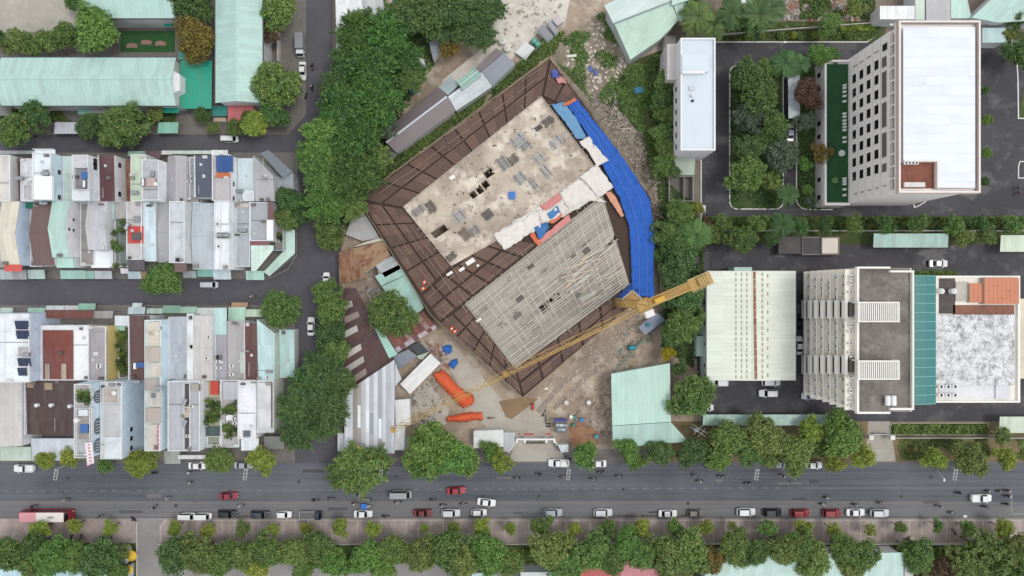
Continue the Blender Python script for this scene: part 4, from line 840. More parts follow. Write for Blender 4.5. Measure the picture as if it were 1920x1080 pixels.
MB().box(px0+.75, py0+.8, zp-.49, px1-.05, py1-.8, zp-.42).build('lawn', ground_mat('artificial_lawn', ['1f4a2a', ('193f24', .4, .7, .6), ('275633', .5, .8, .4)], [.5, 3.]), p)
windows_w(p, px0, [py0+2.2, py0+6.5, py0+11, py0+17, py0+20.2, py0+25, py0+28.6, py0+32], [2.6], 1.2, 2.0)
xg = px1 - .7
for i, yy in enumerate((160,165,172,180,190,213,219,226,232,238,244,258,266,335,340,345,355,366)):
    x, y = P(1583, yy, zp); o = MB().box(x-.3, y-.25, zp-.42, x+.3, y+.25, zp+.1).box(x+.2, y-.25, zp+.1, x+.3, y+.25, zp+.5).build('garden_seat', paint('d5d8d5', .2))
    tag(o, f'white seat on the podium lawn, {ORD[i]} from the top', 'seat', 'seats along the podium lawn')
for i, (x_, y_) in enumerate(((1566,338),(1579,287))):
    x, y = P(x_, y_, zp); o = MB().cyl(x, y, zp-.42, zp, .75, 18).build('round_planter', flat('5e7a4a' if i == 0 else 'c9cfc9'))
    tag(o, ['round green planter on the podium lawn near its lower end', 'round pale planter on the podium lawn at mid length'][i], 'planter')
# --- green-white warehouse
t = gable_hall('ribbed_warehouse', 'pale green ribbed warehouse with a rusty ridge line', 'warehouse', (1325,508,1492,713), 7, .9, 'y', 'dee4d6', 'c3d6d0', 1.57, .12, 0, .35)
a, b_ = P(1414,509,7.95), P(1416,712,7.95); x = (a[0]+b_[0])/2
for i in range(14):
    y0, y1 = a[1]+(b_[1]-a[1])*(i+.02)/14, a[1]+(b_[1]-a[1])*(i+.95)/14
    MB().box(x-.4+.03*i, y1, 7.93, x+.2+.03*i, y0, 8.03).build('rusty_ridge_plate', paint('96604c', .75, .8, 'b9a488' if i % 3 else '74402f'), t)
CLEAT = MB().box(-.13, -.4, -.05, .13, .4, .07).mesh('roof_cleat', [paint('b3a98f', .5, .8, '96835f')])
for dx, cnt in ((-4.3, 20), (-3.0, 20), (-1.8, 20), (1.9, 20), (3.2, 12)):
    for i in range(cnt):
        y = a[1]+(b_[1]-a[1])*(i+.5)/cnt; zz = 7.95-abs(dx)*.085; inst('roof_cleat', CLEAT, t, None, (x+dx-ORG[t.name][0], y-ORG[t.name][1], zz))
(xa, ya), _ = P(1325,508,7), 0; windows_w(t, xa+.35, [P(0,y,4)[1] for y in (568,607,645,685)], [4.2], 1.1, 1.2)
MB().box(P(1306,0,2.8)[0], P(0,668,2.8)[1], 0, P(1316,0,2.8)[0]+.6, P(0,630,2.8)[1], 2.8).build('porch', sheet('bcd8cc', 0), t)
MB().box(P(1377,0,5)[0], P(0,511,5)[1]-.1, 0, P(1410,0,5)[0], P(0,501,5)[1], 5).build('porch', sheet('b5d6ce', 0), t)
# --- stepped hospital block
zt = 25.; (X0, Y1), (X1, Y0) = P(1607,500,zt), P(1714,776,zt)
CR = paint('efe9de', .15, .8, 'a79f93'); CRW = paint('efece5', .12, .8, 'a49e94')
t = thing('hospital_block', 'cream hospital block with stepped floor ledges and stained grey roof', 'building', ((X0+X1)/2, (Y0+Y1)/2, 0))
MB().box(X0+.2, Y0+.3, 0, X1, Y1-.3, zt-1).build('wall', CR, t)
MB().box(X0+.3, Y0+.35, zt-.996, X1-.3, Y1-.35, zt-.85).build('roof', ground_mat('stained_concrete', ['7d7872', ('5b5651', .4, .62, .9), ('94908a', .5, .72, .7), ('3c3835', .56, .72, .75)], [.13, .45, 1.6]), t)
MB().box(X0,Y0,zt-1,X0+.45,Y1,zt).box(X0+.45,Y1-.4,zt-1,X1-5,Y1,zt).box(X1-5,Y1-1.2,zt-1,X1,Y1-.8,zt).box(X0+.45,Y0,zt-1,X1-5,Y0+.4,zt).box(X1-5,Y0+.8,zt-1,X1,Y0+1.2,zt).box(X1-.35,Y0+1.2,zt-1,X1,Y1-1.2,zt).build('parapet', CRW, t)
fl = 3.4
for k in range(7):
    zz = 2.6 + k*fl
    lg = MB().box(X0-1.55, Y0+.5+.0*k, zz, X0+.19, Y1-.5, zz+.22).box(X0-1.7, Y0+.5, zz-.25, X0-1.56, Y1-.5, zz+.35).build('floor_ledge', CR, t)
    yy = Y0+1.5; i = 0; rnd = random.Random(k)
    while yy < Y1-1.2:
        inst('air_conditioner', ACM, lg, None, (X0-.75-ORG[t.name][0], yy-ORG[t.name][1], zz+.22), .85, 1.57 if rnd.random() < .6 else 0); yy += rnd.choice((1.25, 1.9, 2.6))
    for sec in ((563,597), (666,701)):
        y0, y1 = P(0, sec[1], zz)[1], P(0, sec[0], zz)[1]
        MB().box(X0-2.0, y0, zz-.6, X0-1.56, y1, zz+1.1).build('stair_screen', CRW, t)
        MB().box(X0-1.3, y0+.4, zz+.222, X0-.2, y1-.4, zz+1.0).build('stair_opening', glassy('3b3734', .4), t)
    mb = MB()
for k in range(6):
    windows_w(t, X0+.2, [Y0+2.2+i*3.15 for i in range(9)], [2.6+k*fl+1.9], 1.4, 1.2, 'b5aea2')
for sec in ((566,604), (676,712)):
    (xa, ya), (xb, yb) = P(1609, sec[0], zt+2), P(1687, sec[1], zt+2)
    pg = thing('roof_pergola', 'white slatted pergola on the hospital roof, ' + ('upper one' if sec[0] < 600 else 'lower one with a notched corner'), 'pergola', ((xa+xb)/2, (ya+yb)/2, zt-.85))
    MB().box(xa,yb,zt+1.6,xb,yb+.25,zt+2).box(xa,ya-.25,zt+1.6,xb,ya,zt+2).box(xa,yb+.25,zt+1.6,xa+.25,ya-.25,zt+2).box(xb-.25,yb+.25,zt+1.6,xb,ya-.25,zt+2).build('frame', CRW, pg)
    for qx in (xa+.15, xb-.15):
        for qy in (ya-.15, yb+.15): MB().box(qx-.12, qy-.12, zt-.84, qx+.12, qy+.12, zt+1.6).build('post', CRW, pg)
    for i in range(19):
        x = xa+.25+(xb-xa-.5)*(i+.5)/19; MB().box(x-.1, yb+.25, zt+1.62, x+.1, ya-.25, zt+1.9).build('slat', CRW, pg)
    MB().box(xa+1.2, yb+.5, zt-.84, xb-1, ya-.5, zt+.6).build('stair_well', paint('8d94ab', .4), pg)
for i, (px_, py_) in enumerate(((1668,752),(1679,752))):
    x, y = P(px_, py_, zt+.8); o = thing('roof_tank', ['left','right'][i] + ' one of two white tanks at the corner of the hospital roof', 'tank', (x, y, zt-.85))
    mb = MB(); n = 14; vs = []
    for yy, r in ((-1.1,.3),(-.95,.55),(.95,.55),(1.1,.3)): vs += [(x + r*math.cos(6.2832*j/n), y+yy, zt+.1 + r*math.sin(6.2832*j/n)) for j in range(n)]
    mb.add(vs, [(a_*n+j, a_*n+(j+1) % n, (a_+1)*n+(j+1) % n, (a_+1)*n+j) for a_ in range(3) for j in range(n)] + [list(range(n)), list(range(3*n, 4*n))]); mb.build('shell', flat('e6e8e9', .4), o)
    MB().box(x-.4, y-.7, zt-.85, x+.4, y-.5, zt-.3).box(x-.4, y+.5, zt-.85, x+.4, y+.7, zt-.3).build('stand', STEEL, o)
# teal barrel roof
zb = 20.; (xa, ya), (xb, yb) = P(1711,517,zb), P(1760,758,zb)
xa = X1 + .03
t = thing('barrel_hall', 'hall under a curved teal panel roof beside the hospital block', 'building', ((xa+xb)/2, (ya+yb)/2, 0))
MB().box(xa+.1, yb+.3, 0, xb-.2, ya-.3, zb-1).build('wall', paint('d5d0c6', .2), t)
TEAL = paint('357a79', .18, .5, '285a5a')
def arc(f): return (xa + (xb-xa)*f, zb - 1 + 1.6*math.sin(math.pi*(.12 + .76*f)) - .55)
for i in range(14):
    y0, y1 = yb + (ya-yb)*(i+.03)/14, yb + (ya-yb)*(i+.97)/14; mb = MB(); n = 6
    top = [arc(j/n) for j in range(n+1)]
    vs = [(x, y0, z) for x, z in top] + [(x, y1, z) for x, z in top] + [(x, y0, z-.08) for x, z in top] + [(x, y1, z-.08) for x, z in top]; m_ = n+1
    fs = [(j, j+1, m_+j+1, m_+j) for j in range(n)] + [(2*m_+j+1, 2*m_+j, 3*m_+j, 3*m_+j+1) for j in range(n)] + [(j, 2*m_+j, 2*m_+j+1, j+1) for j in range(n)] + [(m_+j, m_+j+1, 3*m_+j+1, 3*m_+j) for j in range(n)]
    mb.add(vs, fs); mb.build('roof_panel', TEAL, t)
for i in range(15):
    y = yb + (ya-yb)*i/14; mb = MB()
    for j in range(6):
        (x0_, z0_), (x1_, z1_) = arc(j/6), arc((j+1)/6); mb.tube((x0_, y, z0_+.0), (x1_, y, z1_+.0), .09, 5)
    mb.build('roof_rib', flat('7db5b0', .5), t)
# eastern wing
ze = 15.; (xa, ya), (xb, yb) = P(1755,517,ze), P(1913,755,ze)
xa = xb_ = P(1760,0,zb)[0] + .05
t = thing('hospital_wing', 'cream hospital wing with a weathered white roof and orange tiled terrace', 'building', ((xa+xb)/2, (ya+yb)/2, 0))
MB().box(xa, yb, 0, xb, ya, ze-.6).build('wall', CR, t)
MB().box(xa,yb,ze-.6,xb,yb+.4,ze).box(xa,ya-.4,ze-.6,xb,ya,ze).box(xb-.5,yb+.4,ze-.6,xb,ya-.4,ze).build('parapet', CRW, t)
(qa, qb), (qc, qd) = P(1760,590,ze+.3), P(1902,722,ze+.3); qa = xa+.05
m_peel, tt, bb = new_mat('peeling_whitewash'); n1 = nz(tt, coords(tt), .55, 12, .78); n2 = nz(tt, coords(tt), .22, 5)
v_ = N(tt, 'ShaderNodeTexVoronoi', feature='DISTANCE_TO_EDGE'); v_.inputs['Scale'].default_value = 1.1
dv = N(tt, 'ShaderNodeVectorMath', operation='ADD'); nc = N(tt, 'ShaderNodeTexNoise'); nc.inputs['Scale'].default_value = .8; tt.links.new(coords(tt), nc.inputs['Vector'])
tt.links.new(coords(tt), dv.inputs[0]); tt.links.new(nc.outputs['Color'], dv.inputs[1]); tt.links.new(dv.outputs[0], v_.inputs['Vector'])
a_ = mixc(tt, ramp(tt, n1, .45, .63), hexc('d9dbdd'), hexc('7a7877')); a_ = mixc(tt, ramp(tt, n2, .5, .7, (0,0,0,1), (.35,)*3+(1,)), a_, hexc('a09f9f'))
a_ = mixc(tt, ramp(tt, v_.outputs['Distance'], .0, .06, (.5,)*3+(1,), (0,0,0,1)), a_, hexc('6f6d6c')); tt.links.new(a_, bb.inputs['Base Color']); bb.inputs['Roughness'].default_value = .85
MB().box(qa, qd, ze-.596, qc, qb, ze+.35).build('upper_roof', m_peel, t)
def tiles(a, b, c, d_, zz, nm='tiled_terrace'):
    (xa_, ya_), (xb2, yb2) = P(a, b, zz), P(c, d_, zz); nx_, ny_ = max(2, int((xb2-xa_)/.9)), max(2, int((ya_-yb2)/.9))
    base = MB().box(xa_, yb2, ze-.59, xb2, ya_, zz-.06).build(nm, paint('b9a394', .3), t)
    me = {}
    for i in range(nx_):
        for j in range(ny_):
            w_, h_ = (xb2-xa_)/nx_, (ya_-yb2)/ny_; key = 0
            if key not in me: me[key] = MB().box(-w_/2+.035, -h_/2+.035, 0, w_/2-.035, h_/2-.035, .06).mesh('tile', [TILE])
            inst('tile', me[key], base, None, (xa_+w_*(i+.5)-ORG[t.name][0], yb2+h_*(j+.5)-ORG[t.name][1], zz-.058))
TILE = paint('cc8466', .35, .75, '8d5240')
tiles(1846,521,1911,570,ze+.8); tiles(1818,531,1849,567,ze+.3, 'tiled_terrace')
(qa, qb), (qc, qd) = P(1788,572,ze-.3), P(1903,590,ze-.3); MB().box(qa, qd+.05, ze-.59, qc, qb, ze-.5).build('lower_terrace', paint('8f6252', .6, .8, '4a342c'), t)
(qa, qb), (qc, qd) = P(1762,522,ze-.3), P(1792,588,ze-.3); MB().box(qa, qd, ze-.59, qc, qb, ze-.5).build('plant_floor', paint('4a4542', .5), t)
(qa, qb), (qc, qd) = P(1792,528,ze-.3), P(1816,565,ze-.3); MB().box(qa, qd, ze-.59, qc, qb, ze-.3).build('terrace_floor', paint('bcb7ad', .3), t)
for x_, y_ in ((1765,546),(1788,546)):
    x, y = P(x_, y_, ze+.8); inst('water_tank', RTANK, t, None, (x-ORG[t.name][0], y-ORG[t.name][1], ze-.49), 1.25)
(qa, qb), (qc, qd) = P(1762,721,ze-.2), P(1893,748,ze-.2); MB().box(qa, qd, ze-.59, qc, qb, ze-.5).build('white_terrace', paint('dfe0e3', .15), t)
(qa, qb), (qc, qd) = P(1868,722,ze), P(1895,748,ze); MB().box(qa, qd, ze-.49, qc, qb, ze-.1).build('roof_slab', paint('d3d6da', .15), t)
for i in range(6):
    x, y = P(1765+(i % 3)*13, 725+(i//3)*16, ze+.5); inst('air_conditioner', ACM, t, None, (x-ORG[t.name][0], y-ORG[t.name][1], ze-.48), 1.25)
t = simple_shed('yard_pavilion', 'cream slatted pavilion at the right edge beside the hospital wing', 'pavilion', [(1913,560),(1960,560),(1960,710),(1913,710)], 6, 'd9cfb8', ang=1.57, period=2.4)
# mint shed on the site boundary, front ones along the road
t = thing('mint_shed', 'large mint-roofed shed at the lower right of the construction site', 'shed', (*P(1205,760), 0))
MB().prism(Q([(1152,703),(1252,686),(1254,790),(1286,826),(1153,834)], 5.2), 0, 5.2).build('wall', paint('bcc4c3'), t)
MB().slab([(*P(1146,701,5.6), 5.6), (*P(1256,681,5.6), 5.6), (*P(1258,791,6.6), 6.6), (*P(1148,798,6.6), 6.6)], .1).build('roof_sheet', sheet('b4d5c9', 0, .16), t)
MB().slab([(*P(1148,799,6.5), 6.5), (*P(1258,792,6.5), 6.5), (*P(1291,828,5.5), 5.5), (*P(1150,840,5.5), 5.5)], .1).build('roof_sheet', sheet('abccc1', 0, .2), t)
for rect, z, hx, lab in (((1638,438,1778,464),3.5,'aacdc3','long mint canopy over the hedge strip'), ((1876,441,1960,472),3.5,'cfdfc9','pale green canopy at the right edge by the hedge strip'), ((1318,777,1580,798),3.6,'b8d8cc','long mint canopy behind the roadside trees'), ((1874,781,1990,812),3.5,'cbd8c4','pale green canopy at the right edge above the verge'), ((1478,140,1500,222),3.2,'cfd8dd','white ribbed carport in the hospital garden')):
    canopy(rect, z, hx, lab, 0 if rect[0] != 1478 else 1.57, .3, 'yard_canopy')
t = thing('guard_hut', 'stained concrete hut with a cream roof panel in the yard', 'hut', (*P(1515,458), 0))
(xa, ya), (xb, yb) = P(1461,443,2.8), P(1573,478,2.8); xm = P(1504,0,2.8)[0]; xn = P(1540,0,2.8)[0]
MB().box(xa, yb+.3, 0, xm-.05, ya, 2.4).build('store_wall', paint('4d4a49', .5), t); MB().box(xm, yb, 0, xb, ya-.1, 2.8).build('wall', paint('7d7671', .4), t)
MB().box(xm+.2, yb+.3, 2.804, xn-.15, ya-.4, 2.9).build('roof', paint('454447', .5), t); MB().box(xn+.1, yb+.35, 2.804, xb-.35, ya-.45, 3.1).build('roof_panel', paint('ddd3c6', .15), t)
MB().box(xn-.12, yb+.1, 2.804, xn+.05, ya-.2, 3.2).box(xn+.05, yb+.1, 2.804, xb-.05, yb+.28, 3.2).box(xn+.05, ya-.4, 2.804, xb-.05, ya-.22, 3.2).box(xb-.25, yb+.28, 2.804, xb-.05, ya-.4, 3.2).build('parapet', paint('8d8378', .4), t)
# yard gate
t = thing('yard_gate', 'barred sliding gate between two white gate posts of the hospital yard', 'gate', (*P(1648,818), 0))
for x_ in (1632, 1672): (x, y) = P(x_, 820, 2); MB().box(x-.45, y-.45, 0, x+.45, y+.45, 2.4).box(x-.55, y-.55, 2.4, x+.55, y+.55, 2.55).build('gate_post', paint('e8e8e4', .1), t)
(xa, y), (xb, _) = P(1637,814,1.5), P(1667,0,1.5); MB().box(xa, y-.05, 0.1, xb, y+.05, .2).box(xa, y-.05, 1.6, xb, y+.05, 1.7).build('rail', STEEL, t)
for i in range(16): x = xa+(xb-xa)*i/15; MB().box(x-.04, y-.04, .2, x+.04, y+.04, 1.6).build('bar', STEEL, t)
# --- south edge roofs
for pts, z, hx, ang, lab, ru in (([(-40,1068),(235,1068),(235,1180),(-40,1180)],5,'bfdfe8',0,'pale aqua roof under the trees at the lower left',0), ([(858,1074),(930,1074),(930,1180),(858,1180)],5,'bfdcdc',0,'small aqua roof at the bottom edge in the middle',0), ([(976,1073),(1030,1073),(1030,1180),(976,1180)],4.5,'d3d8da',0,'small white roof at the bottom edge by the lane',0), ([(1030,1064),(1083,1064),(1083,1180),(1030,1180)],5,'a9bcc0',0,'blue-grey roof at the bottom edge left of the red roof',0),
   ([(1088,1056),(1162,1056),(1162,1180),(1088,1180)],5.5,'bf5a58',0,'red roof at the bottom edge',0), ([(1163,1050),(1236,1052),(1236,1180),(1163,1180)],5.6,'c58086',0,'faded pink roof adjoining the red one at the bottom edge',.1), ([(1322,1042),(1694,1036),(1694,1180),(1322,1180)],6,'bcd9d0',0,'long mint roof under the trees at the lower right',0), ([(1696,1048),(1712,1048),(1712,1180),(1696,1180)],4,'c9cdd0',0,'narrow white roof right of the long mint one',0)):
    simple_shed('park_hall', lab, 'hall', pts, z, hx, ang=ang, rust=ru)
simple_shed('park_kiosk', 'small grey kiosk left of the yellow umbrellas', 'kiosk', [(213,1032),(236,1032),(236,1058),(213,1058)], 3, '9aa5a8')
for (x_, y_, r, lab) in ((245,1043,1.35,'bright yellow umbrella beside the driveway, upper of two'), (240,1069,1.15,'faded yellow umbrella beside the driveway, lower of two')):
    x, y = P(x_, y_, 2.6); t = thing('patio_umbrella', lab, 'umbrella', (x, y, 0)); mb = MB(); n = 8
    vs = [(x, y, 2.9)] + [(x+r*math.cos(6.2832*i/n), y+r*math.sin(6.2832*i/n), 2.35) for i in range(n)] + [(x, y, 2.84)] + [(x+r*math.cos(6.2832*i/n), y+r*math.sin(6.2832*i/n), 2.29) for i in range(n)]
    mb.add(vs, [(0, 1+i, 1+(i+1) % n) for i in range(n)] + [(n+1, n+2+(i+1) % n, n+2+i) for i in range(n)] + [(1+i, n+2+i, n+2+(i+1) % n, 1+(i+1) % n) for i in range(n)])
    mb.build('shade', flat('e0b83a', .7), t); MB().tube((x, y, 0), (x, y, 2.8), .04).cyl(x, y, 0, .15, .4, 12).build('pole', STEEL, t)
# ------------------------------------------------------------------ construction site
ZD = 5.0
PLY = [paint(h, .35, .6, d_) for h, d_ in (('5c443a', '42312a'), ('644a3e', '47352c'), ('664e41', '44342c'), ('563f37', '3c2d26'))]
BEAM = paint('44332b', .35, .8, '32251f'); RAILM = flat('8a7a64', .6)
def lerp(a, b, f): return (a[0]+(b[0]-a[0])*f, a[1]+(b[1]-a[1])*f)
def bil(q, u, v): return lerp(lerp(q[0], q[1], u), lerp(q[3], q[2], u), v)
dk = thing('formwork_deck', 'brown plywood formwork deck of the building under construction', 'construction deck', (*P(945,430), 0))
outer = [(672,374),(1031,108),(1092,190),(1221,372),(1227,560),(1160,592),(980,745),(808,590)]
mb = MB(); qo = Q(outer, ZD)
for i in range(len(qo)):     # hollow podium: thin perimeter wall only
    a, b_ = qo[i], qo[(i+1) % len(qo)]; a2, b2 = (a[0]*.985, a[1]*.985), (b_[0]*.985, b_[1]*.985)
    mb.prism([a, b_, b2, a2], 0, ZD-.98)
mb.build('podium_wall', paint('8b8379', .4), dk)
for i, pl in enumerate(([(1015,181),(1031,109),(1092,190),(1221,372),(1227,560),(1160,592),(1170,545),(1180,532),(1130,366),(1134,338)], [(846,499),(1134,338),(1130,366),(872,570)], [(672,374),(1031,108),(1015,181),(756,388)], [(672,374),(756,388),(846,499),(872,570),(966,691),(980,745),(808,590)], [(980,745),(966,691),(1180,532),(1172,545),(1160,592)])):
    MB().slab([(x, y, ZD-.34-.004*i) for x, y in Q(pl, ZD)], .3).build('beam_form', BEAM, dk)
def strip(q, nu, nv, su, sv, gap=.9, seed=0):
    """bays of plywood between beam troughs; q = quad in photo px (u: q0->q1, v: q0->q3)"""
    rnd = random.Random(seed)
    q = [P(x, y, ZD) for x, y in q]
    L = math.hypot(q[1][0]-q[0][0], q[1][1]-q[0][1]); W = math.hypot(q[3][0]-q[0][0], q[3][1]-q[0][1])
    gu, gv = gap/L, gap/W
    for i in range(nu):
        for j in range(nv):
            u0, u1 = i/nu+gu*.5, (i+1)/nu-gu*.5; v0, v1 = j/nv+gv*.5, (j+1)/nv-gv*.5
            c4 = [bil(q, u0, v0), bil(q, u1, v0), bil(q, u1, v1), bil(q, u0, v1)]
            bay = MB().slab([(x, y, ZD-.06) for x, y in c4], .27).build('plywood_bay', BEAM, dk)
            for a in range(su):
                for b in range(sv):
                    e = .012; f = [bil(c4, (a+e)/su if a else 0, (b+e)/sv if b else 0), bil(c4, (a+1-e)/su if a < su-1 else 1, (b+e)/sv if b else 0), bil(c4, (a+1-e)/su if a < su-1 else 1, (b+1-e)/sv if b < sv-1 else 1), bil(c4, (a+e)/su if a else 0, (b+1-e)/sv if b < sv-1 else 1)]
                    zz = ZD + rnd.uniform(-.012, .012)
                    MB().slab([(x, y, zz) for x, y in f], .05).build('plywood_sheet', rnd.choice(PLY), bay)
strip([(674,374),(1031,109),(1016,181),(756,389)], 8, 2, 2, 1, .5, 1)            # north-west edge
strip([(676,378),(756,391),(846,499),(790,553)], 2, 4, 2, 2, .5, 2)               # west end
strip([(1032,112),(1090,190),(1062,200),(1018,181)], 2, 1, 2, 2, .6, 3)           # top corner
strip([(790,554),(925,438),(1010,458),(824,604)], 6, 2, 2, 1, .5, 4)              # between the slabs
strip([(824,605),(872,571),(965,690),(980,743)], 2, 5, 1, 2, .5, 6)               # south-west edge
strip([(966,692),(1164,544),(1168,588),(981,743)], 5, 2, 2, 1, .6, 7)             # south-east edge
# edge rail with posts
mb = MB(); rail = [(672,374),(1031,108),(1092,190)]; rail2 = [(1160,592),(980,745),(808,590),(672,374)]
for pl in (rail, rail2):
    for i in range(len(pl)-1):
        a, b_ = P(*pl[i], ZD), P(*pl[i+1], ZD); n = int(math.hypot(a[0]-b_[0], a[1]-b_[1])/2.4)
        for zz in (.55, 1.1): mb.tube((*a, ZD+zz), (*b_, ZD+zz), .06, 4)
        for k in range(n+1): p_ = lerp(a, b_, k/n); mb.tube((*p_, ZD-.6), (*p_, ZD+1.12), .05, 4)
mb.build('guard_rail', RAILM, dk)
# long battens lying on the plywood
mb = MB(); rnd = random.Random(5)
for a, b_ in (((700,352),(1020,122)), ((718,372),(1000,168)), ((700,400),(800,540)), ((735,392),(880,590)), ((760,392),(960,640)), ((820,585),(975,728)), ((880,600),(975,705)), ((990,715),(1150,580)), ((690,362),(1022,116)), ((708,366),(1010,146)), ((712,386),(815,548)), ((748,394),(900,600)), ((816,582),(1000,444)), ((830,594),(1005,452)), ((800,562),(930,446)), ((836,612),(970,736)), ((1000,728),(1160,592)), ((975,712),(1155,560))):
    n = 7; A, B = P(*a, ZD), P(*b_, ZD)
    for k in range(n):
        if rnd.random() < .25: continue
        p0, p1 = lerp(A, B, (k+.05)/n), lerp(A, B, (k+.92)/n); mb.tube((*p0, ZD+.08), (p1[0]+rnd.uniform(-.3,.3), p1[1]+rnd.uniform(-.3,.3), ZD+.08), .08, 4)
stuff(mb.build('batten', flat('94806c', .7), dk))
# concrete slabs with real shaft openings
m_slab = ground_mat('new_concrete', ['b9ad9d', ('978b7e', .42, .6, .9), ('d6cdbf', .5, .64, .9), ('7a7067', .57, .7, .85), ('dcd5ca', .6, .72, .6)], [.09, .2, .45, 2.2], .95, .4)
m_form = ground_mat('form_floor', ['a39c93', ('8b847b', .4, .6, .8), ('b8b1a6', .5, .68, .7), ('756e66', .57, .72, .6), ('94877a', .58, .7, .6)], [.08, .3, 1.1, 3.], .95, .4)
def slab_with_holes(name, q, z, holes, mat, t, nu=46, nv=26, thick=.35):
    q = [P(x, y, z) for x, y in q]; hs = [[P(x, y, z) for x, y in h] for h in holes]
    mb = MB(); solid = {}
    for i in range(nu):
        for j in range(nv):
            c = bil(q, (i+.5)/nu, (j+.5)/nv); solid[i, j] = not any(inpoly(c[0], c[1], h) for h in hs)
    for (i, j), s_ in solid.items():
        p4 = [bil(q, i/nu, j/nv), bil(q, (i+1)/nu, j/nv), bil(q, (i+1)/nu, (j+1)/nv), bil(q, i/nu, (j+1)/nv)]
        if s_: mb.add([(x, y, z) for x, y in ccw(p4)], [(0,1,2,3)])
        for (di, dj), (a, b) in (((0,-1),(0,1)), ((1,0),(1,2)), ((0,1),(2,3)), ((-1,0),(3,0))):
            nb = solid.get((i+di, j+dj), None)
            if s_ and nb is not True:
                dep = 3.2 if nb is False else thick
                (xa, ya), (xb, yb) = p4[a], p4[b]; mb.add([(xa,ya,z),(xb,yb,z),(xb,yb,z-dep),(xa,ya,z-dep)], [(0,1,2,3)])
    return mb.build(name, mat, t)
qU = [(756,388),(1015,181),(1134,338),(846,499)]; ZU = ZD + .25
slab_with_holes('upper_slab', qU, ZU, [[(906,323),(919,314),(928,326),(915,335)], [(902,344),(911,338),(919,349),(910,356)], [(890,354),(899,347),(907,358),(898,365)], [(877,363),(887,356),(896,368),(886,375)], [(806,437),(831,420),(840,432),(815,448)]], m_slab, dk, 110, 62)
qL = [(872,570),(1130,366),(1180,532),(966,691)]; ZL = ZD - .1
slab_with_holes('lower_slab', qL, ZL, [[(1010,577),(1022,568),(1030,579),(1018,588)], [(1025,566),(1035,558),(1043,568),(1032,576)], [(1038,553),(1046,548),(1053,558),(1045,564)], [(1134,456),(1154,440),(1162,450),(1140,468)]], m_form, dk, 110, 62)
# edge formwork: pale props around the upper slab
mb = MB(); rnd = random.Random(9)
for a, b_ in ((qU[0], qU[1]), (qU[1], qU[2]), (qU[3], qU[0]), (qL[0], qL[1]), (qL[0], qL[3]), (qL[3], qL[2])):
    A, B = P(*a, ZU), P(*b_, ZU); L = math.hypot(A[0]-B[0], A[1]-B[1]); n = int(L/1.1)
    mb.tube((*A, ZU+.25), (*B, ZU+.25), .08, 4)
    nx_, ny_ = -(B[1]-A[1])/L, (B[0]-A[0])/L
    for k in range(n):
        p_ = lerp(A, B, (k+rnd.random()*.5)/n); l = rnd.uniform(.4, 1.3); mb.tube((*p_, ZU+.2), (p_[0]+nx_*l*rnd.choice((-1,1)), p_[1]+ny_*l*rnd.choice((-1,1)), ZU+.12), .07, 4)
stuff(mb.build('edge_prop', flat('a89f92', .7), dk))
# joists over the lower slab: each bar its own piece, sharing one unit mesh
JM = MB().box(-.5, -.085, -.05, .5, .085, .05).mesh('joist', [flat('cfcabf', .7)]); JM2 = MB().box(-.5, -.08, -.05, .5, .08, .05).mesh('joist', [flat('b3ada1', .7)])
JM3 = MB().box(-.5, -.08, -.05, .5, .08, .05).mesh('joist', [flat('cdbaa6', .8)])
rnd = random.Random(3); QL = [P(x, y, ZL) for x, y in qL]
def bar(p0, p1, z, me=JM, name='joist', w_=1.):
    L = math.hypot(p1[0]-p0[0], p1[1]-p0[1])
    inst(name, me, dk, None, ((p0[0]+p1[0])/2-ORG[dk.name][0], (p0[1]+p1[1])/2-ORG[dk.name][1], z), (L, w_, 1), math.atan2(p1[1]-p0[1], p1[0]-p0[0]))
for j in range(36):
    v = (j+.5)/36
    cuts = sorted([0] + [rnd.uniform(.2, .8) for _ in range(rnd.choice((1, 2)))] + [1])
    for a, b in zip(cuts[:-1], cuts[1:]):
        if (a > .6 and v < .22 and rnd.random() < .8) or (rnd.random() < .13): continue
        if b-a < .05 or (.38 < (a+b)/2 < .62 and .42 < v < .62 and rnd.random() < .6): continue
        bar(bil(QL, a+.01, v+rnd.uniform(-.004,.004)), bil(QL, b-.01, v+rnd.uniform(-.004,.004)), ZL+.28, rnd.choice((JM, JM, JM2)), 'joist', rnd.uniform(.8, 1.3))
for i in range(24):
    u = (i+.5)/24
    if rnd.random() < .1: continue
    bar(bil(QL, u, rnd.uniform(.0,.08)), bil(QL, u+rnd.uniform(-.004,.004), rnd.uniform(.75,.99)), ZL+.14, rnd.choice((JM, JM2)), 'ledger', rnd.uniform(.8, 1.2))
for i in range(26):     # loose timber at the upper right of the joists
    u, v = rnd.uniform(.62, .95), rnd.uniform(.45, .9); c = bil(QL, u, v); a = rnd.uniform(.2, .9); l = rnd.uniform(1, 3.4)
    bar((c[0]-l*math.cos(a), c[1]-l*math.sin(a)), (c[0]+l*math.cos(a), c[1]+l*math.sin(a)), ZL+.42+i*.004, rnd.choice((JM3, JM3, JM)), 'timber', rnd.uniform(1, 1.8))
for k in range(22):    # patches of boarding already laid between the joists
    u_, v_ = rnd.uniform(.03, .97), rnd.uniform(.04, .96); p0 = bil(QL, u_, v_); p1 = bil(QL, min(.99, u_+rnd.uniform(.03, .09)), v_); p2 = bil(QL, min(.99, u_+.05), min(.99, v_+rnd.uniform(.02, .06))); p3 = bil(QL, u_, min(.99, v_+.04))
    MB().slab([(x, y, ZL+.05+.003*k) for x, y in (p0, p1, p2, p3)], .04).build('loose_board', paint(rnd.choice(('9a9188', '867d75', 'aba297', '787068', 'b8b0a5'))), dk)
